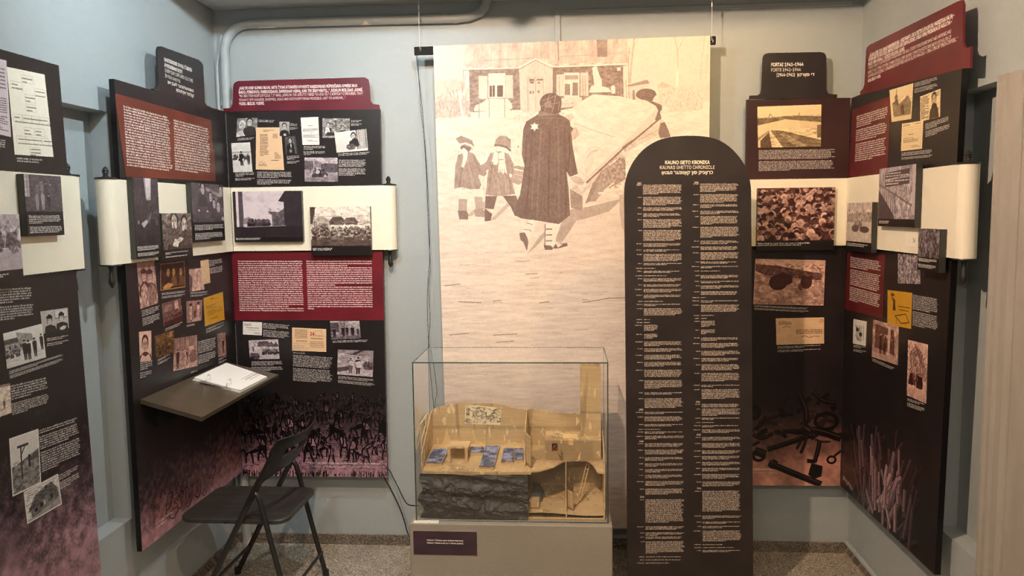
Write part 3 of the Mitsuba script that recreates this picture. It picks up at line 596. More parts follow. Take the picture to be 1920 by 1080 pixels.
def _desk(p, n, uv):
    return mi.Color3f(0.062, 0.050, 0.033) * (0.85 + 0.3 * fbm(p.x * 6, p.y * 30, p.z * 6, octaves=3))

scene['m_wall'] = {'type': 'bumpmap', 'arbitrary': proc(_wall_bump, eps=2e-3), 'scale': 0.0011, 'bsdf': diffuse_fn(_wall, 0.55, 0.3)}
scene['m_ceiling'] = diffuse_fn(_ceil, 0.8, 0.2)
scene['m_floor'] = diffuse_fn(_terrazzo, 0.42, 0.4)
scene['m_skirting'] = diffuse_fn(_skirting, 0.42, 0.4)
scene['m_cream'] = two(diffuse_fn(_cream, 0.5, 0.4))
scene['m_card'] = {'type': 'bumpmap', 'arbitrary': proc(lambda p, n, uv: fbm(p.x * 60, p.y * 60, p.z * 60, octaves=3), eps=5e-4), 'scale': 0.002, 'bsdf': diffuse_fn(_card, 0.75, 0.25)}

scene['m_card_cut'] = diffuse_fn(_card_cut, 0.8, 0.2)
scene['m_blue'] = {'type': 'bumpmap', 'arbitrary': proc(lambda p, n, uv: fbm(p.x * 130, p.y * 130, p.z * 130, octaves=3), eps=3e-4), 'scale': 0.003, 'bsdf': diffuse_fn(_blue, 0.42, 0.5)}
scene['m_film'] = two(diffuse_fn(_film, 0.5, 0.35))
scene['m_plinth'] = diffuse_fn(_plinth, 0.7, 0.3)
scene['m_pipe'] = diffuse_fn(_pipe, 0.5, 0.4)
scene['m_seat'] = diffuse_fn(_seat, 0.38, 0.5)
scene['m_door'] = diffuse_fn(_door, 0.45, 0.4)
scene['m_desk'] = diffuse_fn(_desk, 0.27, 0.7)
scene['m_black'] = plain((0.012, 0.011, 0.011), 0.3, 0.5)
scene['m_matte'] = plain((0.013, 0.012, 0.012), 0.8, 0.2)
scene['m_blackmetal'] = plain((0.014, 0.013, 0.012), 0.35, 0.6)
scene['m_chrome'] = {'type': 'principled', 'base_color': {'type': 'rgb', 'value': [0.75, 0.74, 0.72]}, 'metallic': 1.0, 'roughness': 0.25}
scene['m_white'] = plain((0.80, 0.79, 0.77), 0.5, 0.4)
scene['m_glass'] = {'type': 'thindielectric', 'int_ior': 1.5}
scene['m_glassedge'] = plain((0.030, 0.055, 0.046), 0.2, 0.6)
scene['m_cord'] = plain((0.55, 0.55, 0.52), 0.5, 0.4)
scene['m_wood'] = diffuse_fn(lambda p, n, uv: mix((0.45, 0.30, 0.14), (0.62, 0.45, 0.24), fbm(p.x * 120, p.y * 30, p.z * 30, octaves=3)), 0.6, 0.3)
scene['m_prints'] = {'type': 'diffuse'}      # filled below, once the print sheet is drawn
scene['m_cloth'] = {'type': 'diffuse'}

# ------------------------------------------------------------------ the room
def wall_with_recess(x, side, name, near):
    """A side wall 20 cm thick whose face has a shallow recess; side = +1 for the left wall (faces +x)."""
    d = 0.07
    xs = (x - 0.2, x) if side > 0 else (x, x + 0.2)
    y0, y1 = (1.15, NL) if side > 0 else (2.49, 2.80)
    o = lambda *a: bx(*a)
    ms = [o(*xs, YF, y0, 0, ZC), o(*xs, y1, YB + 0.2, 0, ZC), o(*xs, y0, y1, 0, NZ0), o(*xs, y0, y1, NZ1, ZC)]
    bk = (x - 0.2, x - d) if side > 0 else (x + d, x + 0.2)
    ms.append(o(*bk, y0, y1, NZ0, NZ1))
    struct(name, ply(cat(*ms), 'm_wall'))

struct('floor', ply(bx(XL - 0.2, XR + 0.2, YF - 0.2, YB + 0.2, -0.1, 0), 'm_floor'))
wall_with_recess(XL, 1, 'wall_left', True)
wall_with_recess(XR, -1, 'wall_right', True)
struct('wall_back', ply(bx(XL, XR, YB, YB + 0.2, 0, ZC), 'm_wall'))
struct('wall_rear', ply(bx(XL, XR, YF - 0.2, YF, 0, ZC), 'm_wall'))
struct('ceiling', ply(cat(bx(XL, XR, YF, YB, ZC, ZC + 0.1), rbx(XL, XR, YS, YB, ZS, ZC + 0.02, 0.012)), 'm_ceiling'))
SK = 0.045
struct('baseboard_back', ply(cat(bx(XL, XR, YB - 0.012, YB, 0, SK), bx(XL, XR, YB - 0.02, YB - 0.012, 0, 0.012)), 'm_skirting'))
struct('baseboard_left', ply(bx(XL, XL + 0.012, YF, YB - 0.012, 0, SK), 'm_skirting'))
struct('baseboard_right', ply(bx(XR - 0.012, XR, 2.47, YB - 0.012, 0, SK), 'm_skirting'))
struct('trim_1', ply(tube([(XR - 0.012, 2.5, SK + 0.006), (XR - 0.012, YB - 0.02, SK + 0.006)], 0.011, 8), 'm_wall', smooth=40))
# the moulded casing of a doorway in the right wall, and its closed leaf
prof = [(0, 0), (0, 0.030), (0.012, 0.036), (0.022, 0.036), (0.026, 0.028), (0.034, 0.028), (0.040, 0.034), (0.055, 0.034), (0.060, 0.024), (0.074, 0.024), (0.080, 0.030), (0.104, 0.030), (0.110, 0.018), (0.12, 0.018), (0.12, 0)]
cas = extr(prof, 1.985)
cas.apply_transform(frame_matrix((XR, 2.47, 0), (0, -1, 0), (-1, 0, 0), (0, 0, 1)))
head = extr(prof, 1.1)
head.apply_transform(frame_matrix((XR, 2.47, 1.985 + 0.12), (0, 0, -1), (-1, 0, 0), (0, -1, 0)))
struct('trim_2', ply(cat(cas), 'm_door'))
struct('door_1', ply(cat(bx(XR - 0.014, XR, 1.5, 2.352, 0.005, 1.985), bx(XR - 0.022, XR - 0.014, 1.6, 2.25, 0.2, 0.9), bx(XR - 0.022, XR - 0.014, 1.6, 2.25, 1.05, 1.85)), 'm_door'))

# ------------------------------------------------------------------ the lamps
def spotlight(pos, aim, rgb, deep, label):
    pos, aim = np.array(pos, float), np.array(aim, float)
    d = (aim - pos) / np.linalg.norm(aim - pos)
    a = np.cross(d, [0, 0, 1.0]); a /= np.linalg.norm(a)
    M = frame_matrix(pos, a, np.cross(d, a), d)
    t = thing('track_spotlight', label, 'spotlight')
    can = lathe([(0.0, -0.12), (0.03, -0.12), (0.046, -0.10), (0.046, deep), (0.042, deep), (0.040, -0.004), (0.0, -0.004)], 28)
    can.apply_transform(M)
    part(t, 'housing', ply(can, 'm_black', smooth=40))
    disc = trimesh.creation.cylinder(radius=LENS, height=0.002, sections=28)
    disc.apply_translation((0, 0, 0.0))
    disc.apply_transform(M)
    s = ply(disc, plain((0.02, 0.02, 0.02)))
    s['emitter'] = {'type': 'area', 'radiance': {'type': 'rgb', 'value': list(rgb)}}
    part(t, 'lens', s)
    top = pos - d * 0.10
    part(t, 'stem', ply(tube([top, (top[0], top[1], ZC - 0.02)], 0.008, 10), 'm_black', smooth=40))

rail = thing('lamp_track', 'black lamp track under the ceiling in front of the panels', 'lamp track')
_ty = [l[0][1] for l in LAMPS]
part(rail, 'rail', ply(rbx(XL + 0.25, XR - 0.2, 1.45, 2.62, ZC - 0.022, ZC - 0.001, 0.003), 'm_black'))
for pos, aim, rgb, deep, lab in LAMPS:
    spotlight(pos, aim, rgb, deep, lab)
for (x0, x1, y0, y1), rgb, lab in FILL_LAMPS:
    t = thing('fill_lamp', lab, 'ceiling lamp')
    part(t, 'housing', ply(rbx(x0 - 0.03, x1 + 0.03, y0 - 0.03, y1 + 0.03, ZC - 0.06, ZC - 0.001, 0.006), 'm_white'))
    s = ply(bx(x0, x1, y0, y1, ZC - 0.064, ZC - 0.0605), plain((0.6, 0.6, 0.6)))
    s['emitter'] = {'type': 'area', 'radiance': {'type': 'rgb', 'value': list(rgb)}}
    part(t, 'diffuser', s)

# ------------------------------------------------------------------ pipe, trunking, wires on the back wall
yp = YB - 0.0245
t = thing('heating_pipe', 'grey painted heating pipe bending from the left corner along the top of the back wall', 'pipe')
pth = [(-1.585, yp, 0.0), (-1.585, yp, 1.0), (-1.585, yp, 1.8), (-1.585, yp, 2.36)]
pth += [(-1.585 + 0.12 * (1 - math.cos(a)), yp, 2.36 + 0.125 * math.sin(a)) for a in np.linspace(0.15, math.pi / 2, 10)]
pth += [(-1.2, yp, 2.487), (-0.8, yp, 2.485), (-0.50, yp, 2.482), (-0.44, yp, 2.487), (-0.39, yp, 2.505), (-0.365, yp, 2.53), (-0.355, yp, 2.58)]
part(t, 'tube', ply(tube(pth, 0.021, 18), 'm_pipe', smooth=40))
for z in (2.12, 1.2):
    part(t, 'wall_clip', ply(cat(bx(-1.612, -1.558, yp - 0.003, YB - 0.0012, z, z + 0.022), bx(-1.56, -1.50, YB - 0.006, YB - 0.0012, z - 0.003, z + 0.004)), 'm_pipe'))
part(t, 'riser', ply(tube([(-1.628, YB - 0.014, 0.2), (-1.628, YB - 0.014, 2.3), (-1.60, YB - 0.014, 2.44)], 0.008, 8), 'm_pipe', smooth=40))

t = thing('cable_trunking', 'flat painted cable trunking under the beam, running down behind the hanging banner', 'cable trunking')
part(t, 'horizontal_run', ply(rbx(-0.055, XR - 0.05, YB - 0.013, YB - 0.0012, 2.488, 2.510, 0.003), 'm_wall'))
part(t, 'vertical_run', ply(rbx(-0.055, -0.028, YB - 0.013, YB - 0.0012, 0.9, 2.488, 0.003), 'm_wall'))

# ------------------------------------------------------------------ the exhibition panels
FR = {'A': frame_matrix((-1.575, 1.45, 0), (0, 1, 0), (0, 0, 1), (1, 0, 0)), 'B': frame_matrix((-1.575, 2.645, 0), (0, 1, 0), (0, 0, 1), (1, 0, 0)),
      'C': frame_matrix((-1.585, 3.585, 0), (1, 0, 0), (0, 0, 1), (0, -1, 0)), 'D': frame_matrix((0.79, 3.585, 0), (1, 0, 0), (0, 0, 1), (0, -1, 0)),
      'E': frame_matrix((1.235, 3.585, 0), (0, -1, 0), (0, 0, 1), (-1, 0, 0))}
OUT = {'A': [(0, 395), (988, 401), (940, 2075), (0, 2070)], 'B': [(46, 374), (938, 376), (938, 2084), (46, 2084)], 'C': [(13, 356), (720, 357), (734, 2080), (13, 2083)],
       'D': [(-2, 338), (443, 341), (443, 2083), (-2, 2085)], 'E': [(2, 343), (926, 359), (975, 2080), (2, 2081)]}
# millimetres in each panel's own frame
PRINTS = {'A':[('chart',[[706,2029],[868,2035],[884,1790],[713,1785]]),('letter',[[593,2044],[706,2046],[703,1833],[582,1842]]),('officers',[[774,1326],[903,1322],[902,1241],[778,1248]]),('street_police',[[613,1284],[778,1289],[785,1185],[619,1183]]),('yard',[[491,1149],[626,1141],[624,1056],[485,1057]]),('gallows',[[606,986],[728,981],[724,817],[603,819]]),('cottage',[[647,816],[802,819],[810,719],[653,718]])],
'B':[('two_uniforms',[[120,1436],[243,1437],[256,1274],[127,1265]]),('workshop',[[287,1422],[479,1421],[474,1315],[277,1319]]),('nurse',[[513,1385],[634,1383],[643,1288],[513,1291]]),('note',[[617,1414],[695,1416],[702,1313],[626,1310]]),('choir',[[281,1267],[429,1274],[442,1180],[287,1178]]),('doctors',[[477,1255],[616,1246],[604,1158],[472,1165]]),('yellow_letter',[[628,1252],[820,1260],[826,1132],[631,1128]]),('woman_glasses',[[108,1184],[193,1176],[184,1063],[103,1072]]),('orchestra',[[218,1151],[362,1153],[353,1063],[220,1066]]),('workers',[[360,1118],[554,1103],[547,971],[340,990]]),('woman_child',[[746,1078],[828,1072],[827,966],[745,971]])],
'C':[('couple',[[66,2052],[162,2053],[156,1978],[57,1967]]),('cream_list',[[153,2009],[271,2007],[278,1812],[143,1817]]),('portrait',[[264,2033],[312,2032],[309,1965],[263,1968]]),('violinist',[[287,1963],[335,1967],[345,1882],[287,1880]]),('street',[[32,1940],[122,1942],[128,1807],[36,1806]]),('white_page',[[365,2049],[448,2051],[449,1924],[369,1925]]),('vendor',[[520,1978],[669,1992],[675,1895],[528,1887]]),('market',[[467,2044],[594,2041],[591,1953],[464,1956]]),('courtyard',[[376,1868],[531,1864],[529,1755],[372,1758]]),('pass_card',[[49,1107],[142,1103],[138,1040],[46,1045]]),('square_crowd',[[72,1017],[216,1022],[220,928],[75,925]]),('card14',[[286,1078],[450,1070],[446,961],[282,967]]),('diggers',[[469,1108],[609,1108],[614,1026],[473,1019]]),('two_women',[[502,973],[672,966],[665,842],[495,854]])],
'D':[('fort_road',[[44,2053],[319,2057],[321,1875],[50,1875]]),('cannons',[[47,1384],[353,1374],[349,1171],[40,1179]]),('typed_slip',[[141,1114],[353,1118],[356,999],[146,993]])],
'E':[('church',[[415,2052],[626,2045],[619,1920],[445,1928]]),('newspaper',[[686,1989],[837,1993],[841,1901],[694,1902]]),('form',[[542,1911],[718,1903],[716,1806],[541,1811]]),('bark',[[546,1432],[732,1436],[740,1334],[553,1320]]),('yellow_poster',[[461,1286],[679,1297],[680,1166],[470,1153]]),('ink_drawing',[[108,1125],[260,1135],[257,1031],[110,1018]]),('ruin_group',[[330,1153],[575,1160],[576,1013],[326,999]]),('tall_building',[[657,1123],[816,1132],[819,925],[663,918]])]}
TEXTS = {'A':[(([617,1410],[743,1403],[612,1367]),'6.4'),(([612,1361],[747,1353],[609,1320]),'6.4'),(([796,1242],[903,1237],[794,1216]),'2.7_2.7'),(([628,1175],[867,1182],[629,1152]),'3.5_3.9'),(([630,1134],[785,1126],[630,1090]),'6.5'),(([629,1082],[787,1075],[628,1047]),'7.4'),(([732,976],[920,967],[734,845]),'2.9_6.7_9.4'),(([808,813],[903,813],[813,764]),'3.6_4.5'),(([722,1779],[836,1781],[722,1764]),'2.8'),(([639,1826],[680,1824],[637,1802]),'4.9')],
'B':[(([703,1411],[835,1413],[706,1350]),'4.4_4.9'),(([285,1310],[486,1301],[283,1287]),'2.9_2.8'),(([516,1289],[683,1278],[515,1269]),'2.9_2.7'),(([136,1260],[262,1265],[139,1200]),'4.7_5.6'),(([295,1169],[441,1178],[297,1156]),'2.8'),(([471,1158],[549,1154],[470,1149]),'2.9'),(([644,1117],[822,1123],[643,1096]),'2.5_2.8'),(([563,1074],[730,1066],[555,976]),'7.8_5.6'),(([107,1070],[190,1064],[100,1011]),'4.6_3.5'),(([227,1059],[329,1065],[228,1036]),'2.6_2.7'),(([747,966],[830,963],[747,941]),'2.6_2.7'),(([486,958],[548,957],[485,949]),'1.9')],
'C':[(([167,2045],[242,2041],[166,2033]),'2.9'),(([314,2025],[349,2022],[313,1996]),'2.9_2.6'),(([62,1962],[146,1966],[61,1950]),'2.8'),(([293,1878],[351,1879],[292,1841]),'3.6_2.8'),(([44,1804],[138,1805],[42,1767]),'3.4_2.8'),(([149,1809],[313,1804],[146,1748]),'5.6_4.4'),(([374,1921],[478,1920],[372,1879]),'3.4_3.3'),(([599,2034],[651,2033],[598,2007]),'2.7_2.7'),(([535,1884],[684,1890],[535,1871]),'2.9'),(([536,1856],[663,1854],[533,1782]),'6.9_6.6'),(([146,1101],[271,1090],[143,1035]),'4.5_5.8'),(([82,917],[233,918],[80,868]),'4.7_4.6'),(([286,961],[474,948],[280,822]),'1.3_8.9_9.6'),(([478,1015],[655,1021],[478,1003]),'2.9'),(([499,848],[675,831],[497,813]),'3.8_3.9')],
'D':[(([53,1865],[385,1864],[54,1823]),'8.9'),(([54,1816],[389,1816],[55,1772]),'8.4'),(([45,1175],[293,1161],[45,1153]),'2.9_2.9'),(([152,987],[342,994],[152,958]),'2.6_2.6')],
'E':[(([633,2045],[813,2037],[636,2008]),'3.7_3.8'),(([732,1890],[903,1897],[736,1843]),'4.5_4.5'),(([542,1806],[799,1799],[544,1779]),'3.9_2.9'),(([681,1292],[872,1297],[688,1180]),'9.7_9.5'),(([111,1013],[257,1029],[113,983]),'2.6_2.7'),(([327,994],[545,998],[328,981]),'2.9'),(([665,909],[807,922],[668,878]),'2.7_3.8')]}
FIELDS = {'B':[([[39,2035],[806,2028],[804,1760],[83,1748]],[(([93,2001],[421,1997],[94,1786]),'22.9'),(([450,1994],[768,1989],[441,1789]),'19.6')])],
'C':[([[-10,1438],[729,1432],[726,1111],[-17,1113]],[])],
'E':[([[24,2030],[432,2028],[420,1732],[-11,1727]],[(([77,1996],[404,1994],[68,1802]),'6.5_6.7_9.6')]),([[7,1407],[425,1420],[421,1170],[-6,1153]],[(([48,1393],[385,1392],[50,1200]),'6.6_9.9_8.3')])]}
BLOCKS = {'A':[('family_steps',[[691,1729],[856,1729],[858,1551],[695,1552]]),('winter_forest',[[474,1615],[662,1615],[664,1426],[470,1434]])],
'B':[('night_light',[[67,1745],[231,1745],[231,1454],[53,1452]]),('reading_men',[[249,1617],[482,1617],[481,1433],[245,1432]]),('officer_people',[[496,1743],[793,1742],[791,1495],[492,1496]])],
'C':[('gate_view',[[46,1714],[368,1717],[366,1482],[40,1483]]),('fence_crowd',[[405,1642],[688,1638],[681,1416],[404,1419]])],
'D':[('big_crowd',[[39,1696],[374,1696],[376,1421],[48,1422]])],
'E':[('gate_sign',[[437,1750],[759,1754],[762,1533],[439,1533]]),('boulders',[[98,1627],[378,1624],[375,1424],[94,1423]]),('tree_trunk',[[802,1530],[951,1531],[952,1388],[792,1390]])]}
HEADS = {'B':[[302,2090],[326,2096],[345,2109],[350,2122],[353,2242],[363,2258],[379,2264],[695,2272],[724,2266],[738,2253],[736,2098],[755,2087],[791,2085],[796,2078],[305,2085]],
'C':[[2,2099],[30,2099],[46,2108],[49,2125],[53,2197],[58,2212],[76,2221],[667,2223],[684,2215],[688,2199],[691,2120],[702,2103],[732,2099],[734,2079],[2,2085]],
'D':[[9,2102],[43,2102],[57,2111],[60,2127],[64,2264],[70,2278],[86,2283],[313,2281],[329,2275],[335,2259],[338,2120],[347,2104],[363,2100],[385,2099],[385,2083],[9,2087]],
'E':[[107,2093],[136,2099],[153,2116],[160,2249],[168,2263],[199,2267],[927,2250],[954,2248],[965,2232],[972,2114],[983,2098],[1007,2090],[1023,2092],[1025,2026],[982,2033],[108,2079]]}
HEADTEXT = {'B':[([399,2231],[630,2229],26.8),([399,2210],[547,2207],26.8),([401,2190],[635,2185],26.8),([400,2168],[524,2164],24.7),([417,2147],[637,2144],24.7),([483,2128],[637,2124],26.8)],
'C':[([78,2200],[634,2199],24.7),([77,2182],[660,2180],24.7),([77,2165],[660,2164],24.7),([76,2146],[580,2145],22.7),([76,2130],[198,2130],24.7)],
'D':[([98,2246],[240,2245],28.9),([99,2224],[229,2223],28.9),([122,2202],[288,2201],28.9)],
'E':[([194,2234],[912,2226],26.8),([189,2218],[899,2208],24.7),([188,2202],[543,2195],24.7),([189,2185],[898,2177],22.7),([187,2168],[900,2159],22.7),([186,2153],[943,2145],24.7),([187,2134],[326,2133],22.7)]}
LETTERS = [[[186,430],[181,454],[190,484],[202,512],[222,521],[236,508],[231,485],[211,465],[194,455],[188,465]],[[211,420],[207,435],[224,443],[246,445],[267,443],[274,423],[254,420],[242,408],[221,412],[211,420]],[[262,495],[279,498],[292,473],[305,491],[322,490],[318,469],[302,458],[305,434],[287,426],[273,446],[259,468],[248,461],[255,481],[275,468],[267,488]],[[342,492],[362,490],[369,467],[369,444],[388,454],[384,479],[399,485],[403,455],[391,430],[356,408],[333,431],[350,433],[342,460],[347,478],[342,492]],[[433,488],[475,482],[472,453],[466,431],[450,416],[415,435],[434,440],[448,456],[431,468],[433,488]],[[447,480],[459,479],[457,462],[445,469],[447,480]],[[503,448],[518,467],[526,486],[547,481],[540,465],[569,468],[574,490],[596,496],[619,494],[609,466],[587,446],[569,468],[547,444],[527,433],[527,415],[501,403],[484,416],[503,424],[497,438]]]
CAPB = [[[103,443],[246,443]],[[101,429],[187,427]]]
CAPC = [[[318,424],[675,423]],[[348,407],[671,406]]]
CAPD = [[[47,414],[148,413]],[[50,398],[170,397]]]
CAPE = [[[28,406],[166,388]],[[29,395],[154,379]]]
KEYS = [('l',30,[[124,445],[215,406],[360,347]]),('l',44,[[133,445],[157,433]]),('p',0,[[315,447],[365,433],[361,385],[328,372],[302,392]]),('l',24,[[118,508],[213,541],[321,579]]),('e',32,[[78,480],(30,14)]),('l',40,[[60,502],[109,485]]),('e',30,[[55,682],(36,16)]),('l',14,[[75,635],[139,660],[196,683]]),('p',0,[[167,705],[191,695],[196,660],[175,655]]),('l',52,[[271,611],[307,587]]),('l',34,[[311,602],[373,587],[444,563]]),('l',22,[[183,593],[283,596]]),('e',56,[[376,642],(44,16)]),('e',22,[[404,463],(20,9)]),('l',11,[[416,481],[446,506]]),('l',13,[[291,567],[280,527],[266,492]]),('l',11,[[274,572],[260,537],[247,512]]),('l',20,[[350,552],[340,497],[329,452]]),('p',0,[[295,467],[333,462],[334,445],[296,447]]),('l',26,[[287,641],[285,691],[255,764]]),('l',20,[[314,777],[362,735],[421,726]]),('l',18,[[50,577],[93,560],[140,585]]),('l',14,[[50,527],[81,545]])]
READ = [(([36,1398],[347,1395],[34,1156]),
['The most important task of everyday life for every ghetto prisoner was to avoid getting into','the death trap,how to survive and to protect the family and relatives. Where to get food','from? How to feed those who had no certificates and did not get food rations? Those work-','ing outside the ghetto tried to smuggle something,a piece of jewellery or clothing and ex-','change it for food. They had to be careful not to be seen so that they could have work,go out','to complete transactions and return back on time,not to get late for work. Later,','they worried whether German,Jewish or Lithuanian police would not notice the food they','were taking in,whether they would not be searched,would not have the supplies taken','away,whether they would not be beaten and,finally,whether they would not be. Many of','these problems could be solved by giving a bribe,first,to the brigade leader,and then to','the gate guards. This was an overtime norm,although a gift did not always help.','Every day they suffered from fear for survival,for being able to return to work,whether they','would find their children and parents at home. They suffered from permanent actions,ex-','hausting work,unending humiliation. They feared whether to greet a Nazi official or carry a',"hand in hands,how to walk straight or with one's head bent down in submission. The know-",'ing if you were a human being or not made the people feel as if they were something else,','maybe an object,without dignity,without honour,without any rights... without a chance','to live. Waiting for tomorrow to come was most depressing. The Children Action,during',"which about 2 000 children were snatched from their parents' arms with insane,teens,and",'someone leaving one painful void,showed once again the absolute helplessness and the','complete lack of rights for the ghetto people. It is hard to understand how they were able','to live and survive. Were they human beings at all?','Frequent actions and the struggle to survive formed in most of the inmates a different','attitude to the surroundings. The people did not want to give in. They formed clubs by']),
(([365,1395],[677,1393],[364,1163]),
['their former activities. When they gathered they would discuss their plans: how to get in','touch with acquaintances and strangers in town,spoke about hideouts,about saving the','children,how to acquire weapons and so on.','The horrible reality,there were noble people in the ghetto who had not been broken. They','took efforts to keep up spiritual and cultural life in the ghetto. A school,an orchestra and',"a children's choir,several children's clubs and a ballet studio were established. Sometimes","a children's day-care centre was in operation,from time to time concerts and shows took",'place. Artists and poets worked there. All this was the only chance to forget the cruel reality','even though for a short time. In 1943,after the ghetto had been given over to the SS,all','creative activities were banned. However,even under the ban,the ghetto teachers taught','at underground schools,had rehearsals,and hoped that liberation might give at least the','children a chance to survive.','The Council of Elders,which was in charge of the ghetto,paid much attention to the work','force,work efficiency and did everything to have so many workers and workplaces,so pos-',"sible. Work meant the chance to postpone one's death even though for a while. There were",'about 17 000 able-bodied Jews in the ghetto. A laundry and a bakery were in operation,','women worked in vegetable gardens,there were several small size companies; many Jews','went to work outside the ghetto every day. In March 1942,a crafts school for boys and','sewing for girls were established. There was also a hospital with highly qualified doctors,',"who looked after the inmates' health and the necessary hygiene conditions.",'Everyday life in the ghetto was the fight for survival of the humiliated people who had no','rights,who fought for their right to live,who tried to prove every day that they were human','beings.'])]
